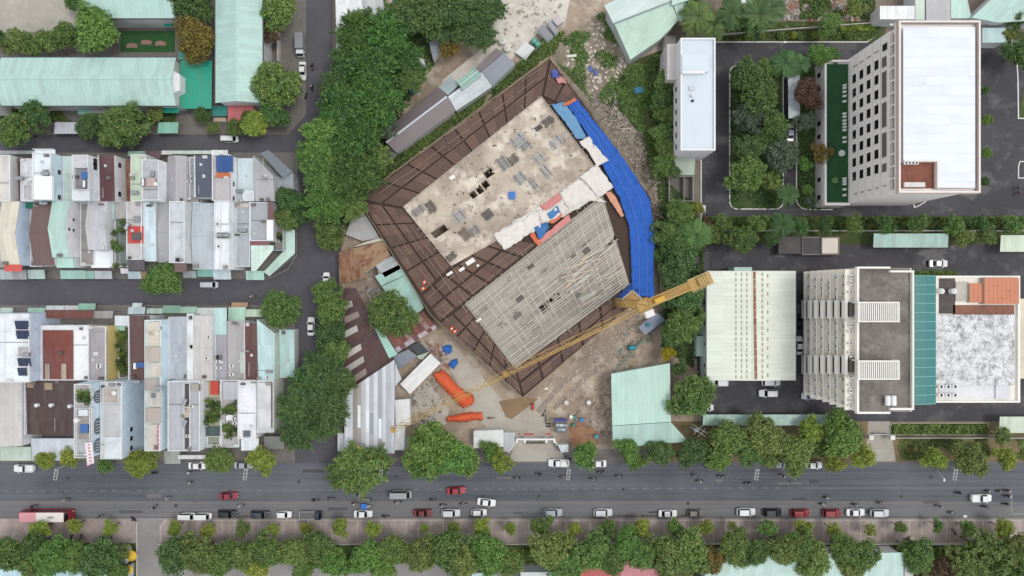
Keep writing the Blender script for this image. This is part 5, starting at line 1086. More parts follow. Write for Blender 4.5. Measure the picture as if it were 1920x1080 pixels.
for k, (x_, y_) in enumerate(((938,608),(970,592),(995,500),(1055,520),(1085,552),(975,560),(900,600),(1100,470),(1075,480))):   # boards left on the joists
    c = P(x_, y_, ZL+.4); a = .62; u = Vector((math.cos(a), math.sin(a), 0)); v = Vector((-u.y, u.x, 0)); l, w_ = rnd.uniform(.6,1.2), rnd.uniform(.35,.7); C = Vector((*c, ZL+.37))
    MB().slab([tuple(C-u*l-v*w_), tuple(C+u*l-v*w_), tuple(C+u*l+v*w_), tuple(C-u*l+v*w_)], .04).build('loose_board', paint(rnd.choice(('6f6a66','8b8580','5f5953'))), dk)
# bundles of steel on the upper slab
BUN = [(972,264,20,26,'long steel bundle near the top of the slab'),(985,272,14,20,'small steel bundle beside the long one'),(944,306,24,16,'broad bundle of bars above the shaft openings'),(962,300,16,18,'dark bundle right of the broad one'),(1012,298,18,18,'square bundle at the right of the slab'),(1043,267,18,24,'bundle near the right slab edge'),(1024,322,22,14,'bundle in the lower right of the slab'),(976,334,20,20,'striped bundle right of the shafts'),(1001,345,18,10,'thin bundle below the right bundles'),(1028,228,14,20,'dark heap near the top slab corner'),(1010,240,8,12,'small dark heap by the top corner'),(862,405,20,20,'striped bundle in the lower left of the slab'),(890,433,16,18,'bright steel rack by the lower slab edge'),(914,402,18,16,'dark bundle in the middle of the lower left'),(872,440,16,22,'brown board stack by the lower slab edge'),(808,388,20,14,'dark round heap at the left of the slab'),(846,482,12,18,'black heap in the bottom slab corner'),(785,395,14,24,'curved pipe bundle at the left slab corner')]
for i, (x_, y_, w_, l_, lab) in enumerate(BUN):
    c = P(x_, y_, ZU); t = thing('steel_bundle', lab, 'steel bundle', (*c, ZU), 'steel bundles lying on the upper slab', R(rnd.choice((40, 38, -50, 36, 30))))
    w_, l_ = w_*S*1.05, l_*S*1.05; dark = any(k in lab for k in ('dark', 'black')); n = max(4, int(w_/.45))
    mt = flat('575452', .7) if dark else (flat('7b6a60', .8) if 'brown' in lab else flat(rnd.choice(('a3a6aa', 'b5b8bb', '94979b')), .5, .4))
    for k in range(n):
        yy = -w_/2 + w_*(k+.5)/n; e = rnd.uniform(-.25, .25); hgt = rnd.uniform(.18, .4)
        o = MB().box(-l_/2+e, yy-.11, .0, l_/2+e, yy+.11, hgt+.1).build('bar', mt); o.parent = t
    o = MB().box(-l_*.35, -w_/2-.1, .4, -l_*.35+.12, w_/2+.1, .47).box(l_*.25, -w_/2-.1, .4, l_*.25+.12, w_/2+.1, .47).build('strap', flat('5c5955', .7)); o.parent = t
t = thing('blue_box', 'small bright blue crate on the upper concrete slab', 'crate', (*P(960,367,ZU), ZU))
x, y = P(960,367,ZU); MB().box(x-.7, y-.8, ZU, x+.7, y+.8, ZU+.6).build('body', flat('2a62b4'), t); MB().box(x-.78, y-.88, ZU+.6, x+.78, y+.88, ZU+.68).build('lid', flat('3a72c4'), t)
WB = [(882,491,1.4,.9,'larger white foam board on the brown deck'),(866,505,.9,.6,'folded white sheet on the brown deck'),(843,513,1.0,.5,'narrow white board on the brown deck'),(896,498,.4,.5,'tiny white box on the brown deck'),(1024,729,.4,.4,'white box on the deck near its lower corner'),(848,333,.9,.8,'white box on the left of the concrete slab'),(898,600,.9,.5,'white plank pile on the joists')]
for x_, y_, a, b, lab in WB:
    x, y = P(x_, y_, ZD+.2); o = MB().prism([(x-a*.7-b*.3, y-a*.4+b*.4), (x-a*.7+b*.4, y-a*.5-b*.3), (x+a*.7+b*.3, y+a*.4-b*.4), (x+a*.6-b*.3, y+a*.5+b*.4)], ZD+.02 if y_ != 333 else ZU, ZD+.3 + (.25 if y_ == 333 else 0)).build('foam_board', paint('e9e6e0', .1)); tag(o, lab, 'board')
OR = [(796,529,.5,'upright orange barrier upper of a pair on the deck edge'),(794,541,.5,'orange barrier lying below its pair on the deck edge'),(847,616,.6,'left one of two orange barriers by the deck corner'),(853,621,.6,'right one of two orange barriers by the deck corner')]
for i, (x_, y_, l, lab) in enumerate(OR):
    x, y = P(x_, y_, ZD); t = thing('orange_barrier', lab, 'barrier', (x, y, ZD)); a = (1.2, .1, 1.2, .7)[i]; u = Vector((math.cos(a), math.sin(a), 0))
    C = Vector((x, y, ZD+.32)); MB().tube(C-u*.62, C+u*.62, .3, 10).build('body', flat('d8512a'), t); MB().tube(C-u*.15, C+u*.15, .315, 10).build('band', flat('e9e2da'), t)
    MB().box(x-.3, y-.3, ZD, x+.3, y+.3, ZD+.06).build('foot', DARK, t)
# ---- tarpaulins
def tarp(label, L_, R_, z, hx, name='tarpaulin', seg=18, n=34, amp=.22, ragged=.25, hx2=None, seed=1, group=None, cover=None, rough=.65):
    """cloth between two photo-pixel polylines, wrinkled and sagging"""
    def along(pl, f):
        pts = [P(x, y, z) for x, y in pl]; ls = [math.hypot(pts[i+1][0]-pts[i][0], pts[i+1][1]-pts[i][1]) for i in range(len(pts)-1)]; d_ = f*sum(ls)
        for i, l in enumerate(ls):
            if d_ <= l or i == len(ls)-1: return lerp(pts[i], pts[i+1], min(1, d_/l))
            d_ -= l
    rnd = random.Random(seed); vs = []; off = seed*13.7
    for i in range(n+1):
        a, b = along(L_, i/n), along(R_, i/n)
        for j in range(seg+1):
            f = j/seg; x, y = lerp(a, b, f); edge = min(f, 1-f, i/n, 1-i/n)*2
            nx_ = mnoise.noise(Vector((x*.5, y*.5, off)))*amp + mnoise.noise(Vector((x*1.3, y*1.3, off+5)))*amp*.5
            rx = (mnoise.noise(Vector((x*.9, y*.9, off+9))))*ragged*(1 if edge < .06 else .2); ry = mnoise.noise(Vector((x*.9, y*.9, off+19)))*ragged*(1 if edge < .06 else .2)
            h = 0 if cover is None else cover*math.sin(math.pi*min(1, max(0, f)))**.6 * math.sin(math.pi*min(1, .06+.88*i/n))**.4
            fold = 0
            if edge < .22: fold = max(0, mnoise.noise(Vector((x*2.2, y*2.2, off+30))))*amp
            vs.append((x+rx, y+ry, z + .12 + abs(nx_) + fold + h))
    m_ = seg+1; fs = [(i*m_+j, i*m_+j+1, (i+1)*m_+j+1, (i+1)*m_+j) for i in range(n) for j in range(seg)]
    k = ('tarp', hx, hx2)
    if k not in MC:
        m, t_, b_ = new_mat('tarp_' + hx); nn = nz(t_, coords(t_), .7, 5, .65); c = mixc(t_, ramp(t_, nn, .45, .7, (0,0,0,1), (.6,)*3+(1,)), hexc(hx, .9), hexc(hx2 or hx, .65 if not hx2 else .9))
        t_.links.new(c, b_.inputs['Base Color']); b_.inputs['Roughness'].default_value = rough; bump(t_, b_, nz(t_, coords(t_, .4, 1., .35), 2.6, 6, .7), 1., .35); MC[k] = m
    o = MB().add(vs, fs).build(name, MC[k], None, True)
    sol = o.modifiers.new('thickness', 'SOLIDIFY'); sol.thickness = .03
    return tag(o, label, 'tarpaulin', group)
ZT = ZD + .1
tarp('long deep blue tarpaulin along the right side of the deck', [(1060,192),(1100,250),(1128,308),(1160,370),(1178,420),(1183,480),(1184,552)], [(1080,184),(1150,272),(1190,330),(1219,376),(1226,430),(1226,500),(1226,558)], ZT, '1f62c2', seg=16, n=80, amp=.5, hx2='184a9c', seed=2)
bt = bpy.data.objects['tarpaulin']
for f_ in (.34, .68):       # pale tie ropes along the blue cover
    mb = MB(); La = [(1060,192),(1100,250),(1128,308),(1160,370),(1178,420),(1183,480),(1184,552)]; Ra = [(1080,184),(1150,272),(1190,330),(1219,376),(1226,430),(1226,500),(1226,558)]
    pp = [lerp(P(*a, ZT), P(*b, ZT), f_) for a, b in zip(La, Ra)]
    for a, b in zip(pp[:-1], pp[1:]): mb.tube((*a, ZT+.5), (*b, ZT+.5), .035, 4)
    mb.build('rope', flat('6f96d0'), bt)
tarp('broad white cloth running the length of the middle deck', [(928,440),(1005,390),(1085,335),(1118,311)], [(944,468),(1012,426),(1080,394),(1140,357)], ZT+.02, 'e6e1d9', hx2='cfc8be', seed=40, n=50, seg=14, amp=.4, ragged=.6)
tarp('faded light blue wet tarpaulin at the top of the blue one', [(1033,196),(1058,228),(1082,262)], [(1058,192),(1080,222),(1100,258)], ZT+.06, '6f9fc4', hx2='4a82b8', seed=3, n=22, seg=10)
tarp('short blue tarpaulin flap at the crane platform', [(1157,556),(1172,540),(1184,530)], [(1168,566),(1185,552),(1200,545)], ZT+.1, '1c4690', seed=4, n=10, seg=8)
tarp('white cloth strip between the blue tarpaulins', [(1086,266),(1108,292),(1118,312)], [(1103,256),(1128,288),(1141,302)], ZT+.2, 'e8e2da', hx2='d8d0c6', seed=5, n=18, seg=10)
tarp('big white cloth heap at the right of the middle deck', [(1086,332),(1106,352),(1120,372)], [(1118,308),(1138,334),(1150,352)], ZT+.25, 'ebe6df', hx2='d9d2c8', seed=6, amp=.5, n=20, seg=16)
tarp('long white cloth draped over the middle deck', [(1048,362),(1085,335),(1122,370)], [(1066,392),(1096,376),(1138,380)], ZT+.15, 'e9e4dc', hx2='d6cfc5', seed=7, amp=.4, n=22, seg=14)
tarp('white cloth tail at the left end of the middle deck', [(925,440),(965,420),(1010,396)], [(944,468),(975,452),(1016,424)], ZT+.15, 'ece7e0', hx2='dad3ca', seed=8, amp=.4, n=22, seg=14, ragged=.7)
tarp('white cloth patch between pink and blue tarpaulins', [(1008,396),(1030,392),(1052,388)], [(1016,420),(1036,412),(1062,396)], ZT+.2, 'e8e3dc', hx2='d6cfc6', seed=9, amp=.35, n=14, seg=12)
tarp('pink tarpaulin strip on the middle deck', [(1012,386),(1030,374),(1048,362)], [(1020,396),(1038,386),(1054,374)], ZT+.3, 'd58c88', hx2='c87a78', seed=10, n=12, seg=8)
tarp('long pink tarpaulin band along the lower slab edge', [(1006,452),(1040,424),(1066,402)], [(1014,458),(1044,436),(1072,412)], ZT+.2, 'd9918a', hx2='cf7c74', seed=11, n=20, seg=6)
tarp('small blue tarpaulin heap on the middle deck, lower one', [(1003,428),(1014,420),(1026,416)], [(1010,450),(1020,440),(1030,428)], ZT+.3, '3f78b4', hx2='2f64a4', seed=12, n=12, seg=10, amp=.4)
tarp('small blue tarpaulin patch on the middle deck, upper one', [(1026,400),(1036,393),(1046,386)], [(1032,412),(1042,403),(1050,396)], ZT+.4, '4a86bd', hx2='3a70ae', seed=13, n=10, seg=8)
tarp('orange red tarpaulin edge at the left of the blue heap', [(993,440),(1000,452),(1010,462)], [(1002,434),(1008,448),(1018,454)], ZT+.2, 'd8704c', hx2='c86044', seed=14, n=12, seg=6)
tarp('orange tarpaulin scrap between blue patches', [(1028,414),(1040,404),(1050,396)], [(1034,420),(1046,412),(1056,402)], ZT+.25, 'd97a58', hx2='c66a50', seed=15, n=10, seg=6)
tarp('peach tarpaulin strip right of the white heap', [(1134,362),(1148,384),(1164,408)], [(1146,358),(1158,376),(1170,404)], ZT+.2, 'd99f84', hx2='c98768', seed=16, n=16, seg=8)
tarp('orange tarpaulin rim at the top of the blue one', [(1056,196),(1066,190),(1078,184)], [(1058,200),(1068,196),(1082,188)], ZT+.35, 'd6764a', seed=17, n=10, seg=4)
tarp('blue and pink rag at the top corner of the deck', [(1032,134),(1038,130),(1046,134)], [(1036,148),(1044,146),(1050,146)], ZT+.2, '3b58a8', hx2='a08cb0', seed=18, n=8, seg=8, amp=.5)
tarp('pink rag heap near the top corner of the deck', [(1042,146),(1048,142),(1056,146)], [(1046,158),(1054,156),(1062,158)], ZT+.2, 'd0958e', hx2='c07f7c', seed=19, n=8, seg=8, amp=.5)
# orange covers on the ground
tarp('long orange tarpaulin over a stack by the site entrance', [(812,704),(840,736),(868,766)], [(830,692),(862,724),(890,752)], .02, 'e2633a', hx2='cf5430', seed=21, n=44, seg=22, amp=.45, cover=1.5, ragged=.5, name='covered_stack')
tarp('smaller orange tarpaulin heap lying below the long one', [(838,790),(872,790),(906,786)], [(840,782),(870,774),(904,772)], .02, 'e2633a', hx2='cf5430', seed=22, n=26, seg=14, amp=.4, cover=1.2, ragged=.4, name='covered_stack')
tarp('orange tarpaulin lump at the side of the long one', [(868,744),(876,752),(884,760)], [(880,734),(886,740),(890,752)], .02, 'dd6038', hx2='cf5430', seed=23, n=12, seg=10, amp=.4, cover=1.2, name='covered_stack')
tarp('crumpled blue tarpaulin upper of two by the white site cabin', [(831,650),(838,646),(846,648)], [(832,660),(840,664),(848,660)], .02, '2c6cc0', hx2='1f56a8', seed=24, n=12, seg=12, amp=.5, cover=.5)
tarp('crumpled blue tarpaulin lower of two by the white site cabin', [(840,684),(846,676),(858,672)], [(850,692),(856,684),(860,678)], .02, '2f6dbd', hx2='2158a6', seed=25, n=12, seg=12, amp=.5, cover=.5)
tarp('crumpled blue rag in the rubble, left of two', [(1102,128),(1106,124),(1110,127)], [(1104,135),(1108,133),(1112,133)], .02, '4a63ac', hx2='8a90b8', seed=31, n=8, seg=8, amp=.4)
tarp('crumpled blue rag in the rubble, right of two', [(1112,132),(1116,130),(1121,133)], [(1113,142),(1117,141),(1122,141)], .02, '5068b0', hx2='9a9cc0', seed=32, n=8, seg=8, amp=.4)
tarp('small teal blue sheet in the weeds left of the white block', [(1188,166),(1196,163),(1206,166)], [(1190,174),(1198,174),(1208,173)], .3, '3f86b4', hx2='2f6a98', seed=33, n=8, seg=8, amp=.4)
x, y = P(1072,105,1); tag(MB().prism([(x-1.2, y-.3), (x+1.2, y-.1), (x+1.2, y+.5), (x-1.2, y+.3)], .0, .9).build('white_crate', paint('d5dacb', .2)), 'pale crate lying beside the top corner of the deck', 'crate')
# ---- workshop shanties on the left of the site
MAR = dict(rust=.15, period=1.0)
simple_shed('workshop_roof', 'rust-orange sheet roof at the left edge of the site', 'shed', [(635,473),(660,465),(690,520),(636,533)], 3.4, '8d6b4e', ang=-.15, rust=.6)
simple_shed('workshop_roof', 'rust-brown sheet roof adjoining the mint one', 'shed', [(661,466),(720,452),(732,480),(684,512)], 3.5, '9c7d5c', ang=1.0, rust=.5)
simple_shed('workshop_roof', 'pale cream roof patch above the rusty sheets', 'shed', [(660,464),(690,452),(712,446),(720,451)], 3.2, 'c9c3ae')
simple_shed('yard_slab', 'grey concrete slab roof beside the brown deck corner', 'shed', [(648,440),(668,388),(684,400),(712,446),(680,452)], 2.4, 'b3b2b2', wall='9a9894')
t = thing('workshop_roof', 'stepped mint workshop roof along the site fence', 'shed', (*P(750,535), 0))
MB().prism(Q([(706,500),(735,482),(752,503),(792,576),(778,590),(716,538)], 3.2), 0, 3.2).build('wall', paint('8f8d88'), t)
for q, hx in (([(703,497),(735,480),(753,503),(722,520)], 'aeb4b6'), ([(703,518),(753,494),(762,516),(716,537)], 'a5cbbf'), ([(715,536),(762,515),(778,545),(734,562)], 'a9d2c4'), ([(734,561),(778,544),(795,577),(779,591)], 'a3c8bd')):
    i = q[0][0]; MB().slab([(*P(x, y, 3.4), 3.4 + (i % 3)*.06) for x, y in q], .06).build('roof_sheet', sheet(hx, .6, .3), t)
t = thing('workshop_roof', 'rust-red striped workshop roof below the round tree', 'shed', (*P(765,625), 0))
MB().prism(Q([(722,622),(780,592),(795,587),(816,615),(746,658)], 3.0), 0, 3.0).build('wall', paint('8a857f'), t)
q4 = Q([(720,622),(795,585),(820,615),(745,661)], 3.2); n = 9
for i in range(n):
    f = [bil(q4, (i+.02)/n, 0), bil(q4, (i+.98)/n, 0), bil(q4, (i+.98)/n, .8), bil(q4, (i+.02)/n, .8)]
    MB().slab([(x, y, 3.2+(i % 2)*.05) for x, y in f], .05).build('roof_sheet', sheet(('7a3f38', '8a4a3f', '6c3a38', 'a08078')[i % 4], .6, .3, .4), t)
    f = [bil(q4, (i+.02)/n, .78), bil(q4, (i+.98)/n, .78), bil(q4, (i+.98)/n, 1), bil(q4, (i+.02)/n, 1)]
    MB().slab([(x, y, 3.12+(i % 2)*.05) for x, y in f], .05).build('roof_sheet', sheet(('b3a6b0', '6d3f40', 'b9aeb6')[i % 3], .6, .3, .2), t)
t = thing('workshop_roof', 'maroon workshop roof with pale cross sheets by the street trees', 'shed', (*P(690,650), 0))
MB().prism(Q([(650,540),(664,546),(690,612),(736,680),(652,728)], 3.2), 0, 3.2).build('wall', paint('8a857f'), t)
q4 = Q([(645,540),(667,540),(742,678),(648,742)], 3.4); n = 15
for i in range(n):
    pale = i in (2, 4, 6, 9, 11, 13); f = [bil(q4, 0, (i+.02)/n), bil(q4, 1, (i+.02)/n), bil(q4, 1, (i+.98)/n), bil(q4, 0, (i+.98)/n)]
    if pale:
        m0 = .45 if i % 4 else .62
        MB().slab([(x, y, 3.42) for x, y in (f[0], lerp(f[0], f[1], m0), lerp(f[3], f[2], m0), f[3])], .05).build('roof_sheet', sheet(('c9c5c2', '9c8a80', 'b4b0ae')[i % 3], .55, .3), t)
        MB().slab([(x, y, 3.38) for x, y in (lerp(f[0], f[1], m0), f[1], f[2], lerp(f[3], f[2], m0))], .05).build('roof_sheet', sheet('4d2c2e', .55, .2), t)
    else: MB().slab([(x, y, 3.4) for x, y in f], .05).build('roof_sheet', sheet(('4a2a2c', '54302f', '452829')[i % 3], .55, .25, .05), t)
simple_shed('workshop_roof', 'narrow mint strip roof beside the maroon workshop', 'shed', [(702,615),(712,612),(745,664),(730,672)], 3.6, 'a6d3c6', ang=.6)
t = thing('striped_workshop', 'large grey workshop roof of pale and brown sheets at the street corner', 'warehouse', (*P(695,780), 0))
MB().prism(Q([(649,740),(731,682),(750,710),(738,726),(737,848),(650,844)], 4.2), 0, 4.2).build('wall', paint('b9bbbc'), t)
colsS = ['dde2e8','d3dae2','9d9690','aaa39c','c3c7cc','e3e7eb','b3b7bc','d9dde1','a9adb2','cfd4da','b5babf','c5cacf']
n = len(colsS)
for i in range(n):
    xa, xb = 646+(740-646)*i/n, 646+(740-646)*(i+.97)/n
    yt0, yt1 = 737-(737-677)*(i/n)*1.05, 737-(737-677)*((i+.97)/n)*1.05
    MB().slab([(*P(x, y, 4.5), 4.5+(i % 2)*.05) for x, y in ((xa, yt0), (xb, yt1), (xb, 850), (xa, 850 - (3 if i < 1 else 0)))], .06).build('roof_sheet', sheet(colsS[i], 0, .2), t)
    if i in (3, 5, 6, 8): MB().slab([(*P(x, y, 4.62), 4.62) for x, y in ((xa+1, 745+i*5), (xb-1, 745+i*5), (xb-1, 790+i*4), (xa+1, 790+i*4))], .04).build('skylight_sheet', sheet('eef1f3' if i != 6 else '9aa0a6', 0, .1), t)
MB().slab([(*P(x, y, 4.45), 4.45) for x, y in ((741,680),(753,711),(741,724))], .06).build('roof_sheet', sheet('c9ccd0', .6, .2), t)
simple_shed('corner_kiosk', 'white kiosk at the street corner beside the striped workshop', 'kiosk', [(633,812),(647,812),(647,846),(633,846)], 3, 'd9dee2')
simple_shed('site_cabin', 'long white site cabin set at an angle beside the workshops', 'cabin', [(750,720),(807,663),(826,681),(769,739)], 3.2, 'e3e3e0', ang=.79)
simple_shed('site_cabin', 'white site cabin roof under the crane jib, upper one', 'cabin', [(740,750),(768,748),(770,796),(742,798)], 3, 'e6e8e6')
simple_shed('site_cabin', 'white site cabin roof under the crane jib, lower one', 'cabin', [(741,799),(759,798),(758,844),(740,844)], 3, 'e3e6e6')
simple_shed('site_cabin', 'white gate cabin left of the site entrance', 'cabin', [(888,808),(944,806),(944,838),(888,840)], 3.2, 'e6e9e7')
simple_shed('site_cabin', 'grey-white annex beside the gate cabin', 'cabin', [(944,811),(966,811),(966,830),(954,848),(944,846)], 2.8, 'b9bcc0')
simple_shed('yard_roof', 'slate blue tarp roof between the workshops and site cabin', 'shed', [(733,670),(765,655),(782,668),(748,692)], 2.8, '7c8590', ang=.5)
simple_shed('yard_roof', 'dark netting roof by the maroon workshop corner', 'shed', [(767,650),(786,641),(805,660),(784,664)], 2.8, '2f3a3c', ang=.5)
simple_shed('yard_roof', 'pale green sheet by the dark netting', 'shed', [(780,668),(806,659),(792,674),(786,673)], 2.6, 'a9b5a5', ang=.5)
simple_shed('crane_shed', 'slate blue roofed shed below the crane mast', 'shed', [(1198,613),(1232,586),(1247,600),(1210,628)], 3, '79839a', ang=.6)
xx, yy = P(1215,609,3.2); o = MB().cyl(xx, yy, 3.0, 3.7, .5, 14).cyl(xx, yy, 3.7, 3.85, .5, 14, .25).build('drum', flat('2d8288')); tag(o, 'round teal drum on the slate blue shed roof', 'drum')
# fence along the west side: a leaning hoarding with stays
t = thing('site_fence', 'narrow plank fence between workshops and the brown deck', 'fence', (*P(745,500), 0))
pl = [(688,398),(722,452),(760,510),(800,580),(822,620)]; mb = MB()
for i in range(len(pl)-1):
    a, b_ = P(*pl[i], 2), P(*pl[i+1], 2); n = int(math.hypot(a[0]-b_[0], a[1]-b_[1])/1.4)
    for k in range(n):
        p0, p1 = lerp(a, b_, (k+.05)/n), lerp(a, b_, (k+.9)/n); L = math.hypot(p1[0]-p0[0], p1[1]-p0[1]); nx_, ny_ = -(p1[1]-p0[1])/L*.04, (p1[0]-p0[0])/L*.04
        MB().prism([(p0[0]+nx_, p0[1]+ny_), (p1[0]+nx_, p1[1]+ny_), (p1[0]-nx_, p1[1]-ny_), (p0[0]-nx_, p0[1]-ny_)], 0, 2.1+rnd.uniform(-.1,.1)).build('fence_panel', paint(rnd.choice(('a79f96', '8d857c', 'b8b1a8'))), t)
        if k % 2 == 0: MB().tube((*p0, 2.0), (p0[0]+1.5, p0[1]+.9, .05), .05, 4).build('stay', flat('9c8f80'), t)
for nm, pl, hx, h, lab in (('site_fence', [(1040,118),(1100,190),(1226,372),(1236,560)], '8b8378', 1.8, 'grey wire fence along the right side of the deck'), ('site_fence', [(1150,700),(1190,655),(1250,600)], '4c7a66', 1.8, 'green pipe fence at the lower right of the site'), ('site_fence', [(722,300),(905,165),(1000,95),(1035,62)], '8f978c', 1.8, 'pole fence along the green strip above the deck')):
    t = thing(nm, lab, 'fence', (*P(*pl[0]), 0)); mb = MB()
    for i in range(len(pl)-1):
        a, b_ = P(*pl[i], h), P(*pl[i+1], h); n = int(math.hypot(a[0]-b_[0], a[1]-b_[1])/2.5)
        for zz in (.5, 1.1, h): mb.tube((*a, zz), (*b_, zz), .04, 4)
        for k in range(n): p_ = lerp(a, b_, k/n); MB().tube((*p_, 0), (*p_, h+.1), .05, 4).build('post', flat(hx), t)
    mb.build('rail', flat(hx), t)
# entrance gate
t = thing('site_gate', 'white site entrance gate with a red sign strip and dark grille', 'gate', (*P(1000,822), 0))
(xa, ya), (xb, yb) = P(968,821,2), P(1040,821,2)
for px_ in (969, 984, 1024, 1039): x, y = P(px_, 824, 2); MB().box(x-.25, y-.5, 0, x+.25, y+.5, 3.4).build('gate_post', paint('e3e5e5', .1), t)
MB().box(xa, ya-.2, 3.42, xb, ya+.2, 3.7).build('top_beam', paint('dfe0df', .1), t)
(xc, yc), (xd, _) = P(986,831,1.6), P(1022,0,1.6); MB().box(xc, yc-.06, .2, xd, yc+.06, .3).box(xc, yc-.06, 1.7, xd, yc+.06, 1.8).build('rail', DARK, t)
for i in range(18): x = xc+(xd-xc)*i/17; MB().box(x-.05, yc-.05, .3, x+.05, yc+.05, 1.7).build('bar', DARK, t)
for (pa, pb) in ((972,976),(983,1000),(1023,1033)): (u0, v0), (u1, _) = P(pa,816,3.6), P(pb,0,3.6); MB().box(u0, v0, 2.8, u1, v0+.3, 3.4).build('sign_letter', flat('b8403a'), t)
for sgn, p0, p1 in ((0, (968,826), (954,848)), (1, (1040,826), (1051,848))):
    a, b_ = P(*p0, 2), P(*p1, 2); L = math.hypot(b_[0]-a[0], b_[1]-a[1]); nx_, ny_ = -(b_[1]-a[1])/L*.15, (b_[0]-a[0])/L*.15
    MB().prism([(a[0]+nx_, a[1]+ny_), (b_[0]+nx_, b_[1]+ny_), (b_[0]-nx_, b_[1]-ny_), (a[0]-nx_, a[1]-ny_)], 0, 2.4).build('wing_wall', paint('d9dbda', .15), t)
simple_shed('gate_store', 'pale blue-grey lean-to right of the site gate', 'shed', [(1042,834),(1066,834),(1066,848),(1050,848)], 2.4, 'cfd8db')
t = simple_shed('tool_rack', 'open tool store with a purple-blue beam beside the gate', 'store', [(1042,788),(1063,788),(1063,812),(1042,812)], 1.2, '6c6a70')
(xa, ya), (xb, yb) = P(1038,785,2.2), P(1064,790,2.2); MB().box(xa, yb, 1.6, xb, ya, 2.2).build('beam', flat('3b3a80'), t)
for k in range(5): (x, y) = P(1046+k*3.5, 797+(k % 2)*8, 1.4); MB().box(x-.45, y-.3, 1.2, x+.45, y+.3, 1.5+.1*k).build('crate', flat(('a9b7bd','8fa3ad','c3ccd0')[k % 3]), t)
for i, (x_, y_, r, hx, lab) in enumerate(((1091,788,.55,'3f7fb8','blue barrel right of the tool store'),(1076,797,.5,'3f7a68','green barrel beside the tool store'),(1078,783,.5,'4a7d6a','second green barrel above the first'),(1118,819,.5,'3f9aa5','turquoise barrel near the roadside tree'),(1062,755,.6,'c9c6c0','pale round manhole ring on the site ground'),(1104,755,.55,'dfdfdb','white tub near the mint shed'),(1071,782,.5,'e2e0da','white drum beside the tool store'))):
    x, y = P(x_, y_, .8); t = thing('barrel', lab, 'barrel', (x, y, 0)); MB().cyl(x, y, 0, .9, r, 14).build('body', flat(hx), t); MB().cyl(x, y, .9, .96, r*.9, 14).build('lid', flat(hx, f=.6), t)
# scattered material on the ground
def scatter_boxes(name, poly, n, smin, smax, mats, seed, z=0., flatn=.4, zmax=.5):
    rnd = random.Random(seed); q = Q(poly); xs = [p[0] for p in q]; ys = [p[1] for p in q]; mb = MB(); k = 0
    while k < n:
        x, y = rnd.uniform(min(xs), max(xs)), rnd.uniform(min(ys), max(ys))
        if not inpoly(x, y, q): continue
        a = rnd.random()*3.14; l, w_ = rnd.uniform(smin, smax), rnd.uniform(smin, smax)*flatn; h = min(zmax, rnd.uniform(.05, .35)*l+.05); c, s_ = math.cos(a), math.sin(a)
        mb.prism([(x+c*l-s_*w_, y+s_*l+c*w_), (x-c*l-s_*w_*.8, y-s_*l+c*w_), (x-c*l*.9+s_*w_, y-s_*l-c*w_), (x+c*l+s_*w_*.9, y+s_*l-c*w_)], z, z+h, rnd.randrange(len(mats))); k += 1
    return stuff(mb.build(name, mats))
tag(scatter_boxes('rubble', [(1060,90),(1135,25),(1185,110),(1160,160),(1110,170),(1060,130)], 420, .1, .4, [paint('b5aa9b'), paint('cfc8bd'), paint('8b7f72'), paint('d9d4cb')], 1, .01, .6), 'broken pale rubble scattered above the deck corner', 'rubble')
tag(scatter_boxes('rubble', [(1100,180),(1150,160),(1200,230),(1240,330),(1240,420),(1222,360),(1160,270)], 700, .12, .6, [paint('9a9084'), paint('77706a'), paint('5f5a55'), paint('b3a999')], 2, .012, .35), 'grey debris and planks scattered beside the blue tarpaulin', 'debris')
tag(scatter_boxes('rubble', [(1030,690),(1180,590),(1200,640),(1150,700),(1060,760),(1010,745)], 420, .06, .24, [paint('b9ae9f'), paint('c6bcae'), paint('8d8173')], 3, .006, .7), 'small stones scattered below the deck edge', 'rubble')
tag(scatter_boxes('scrap', [(1085,740),(1148,700),(1148,830),(1110,836),(1066,800)], 170, .15, .7, [paint('857b70'), paint('988d81'), paint('6d6258'), paint('8d7c6b')], 4, .006, .12), 'dark scrap timber beside the mint shed', 'scrap')
tag(scatter_boxes('planks', [(1110,190),(1140,170),(1235,330),(1244,470),(1232,470),(1222,365)], 60, .6, 2.0, [paint('a39a8d'), paint('7d756b'), paint('bdb4a6'), paint('8a7a68')], 14, .03, .06), 'long loose planks lying beside the blue tarpaulin', 'planks')
tag(scatter_boxes('offcuts', [(775,392),(1012,205),(1112,335),(850,480)], 170, .07, .4, [paint('6d675f'), paint('8d867c'), paint('d3ccc0'), paint('4a4541'), paint('a08a78')], 15, ZU, .4, .25), 'small offcuts and rags scattered over the upper slab', 'offcuts')
tag(scatter_boxes('scrap', [(690,540),(720,540),(735,560),(705,570),(668,545)], 90, .15, .6, [paint('8d8f90'), paint('5f6062'), paint('a7a6a2')], 5, .006, .3), 'scrap metal in the workshop yard', 'scrap')
tag(scatter_boxes('scrap', [(798,640),(830,645),(845,690),(812,690)], 90, .1, .5, [paint('7d6a58'), paint('a87f8c'), paint('5f5a55'), paint('9a5f4a')], 6, .006, .4), 'household scrap beside the white site cabin', 'scrap')
tag(scatter_boxes('scrap', [(770,740),(815,700),(840,760),(800,800),(772,790)], 140, .15, .8, [paint('9a958c'), paint('6d675f'), paint('b9b5ad')], 7, .006, .2), 'building scrap around the orange covers', 'scrap')
tag(scatter_boxes('scrap', [(1380,-10),(1640,-10),(1640,38),(1380,38)], 320, .15, .7, [paint('8d8a86'), paint('5f5c58'), paint('9a5a48'), paint('b5b0a8')], 8, .008, .5), 'garden clutter in the allotment at the top', 'clutter')
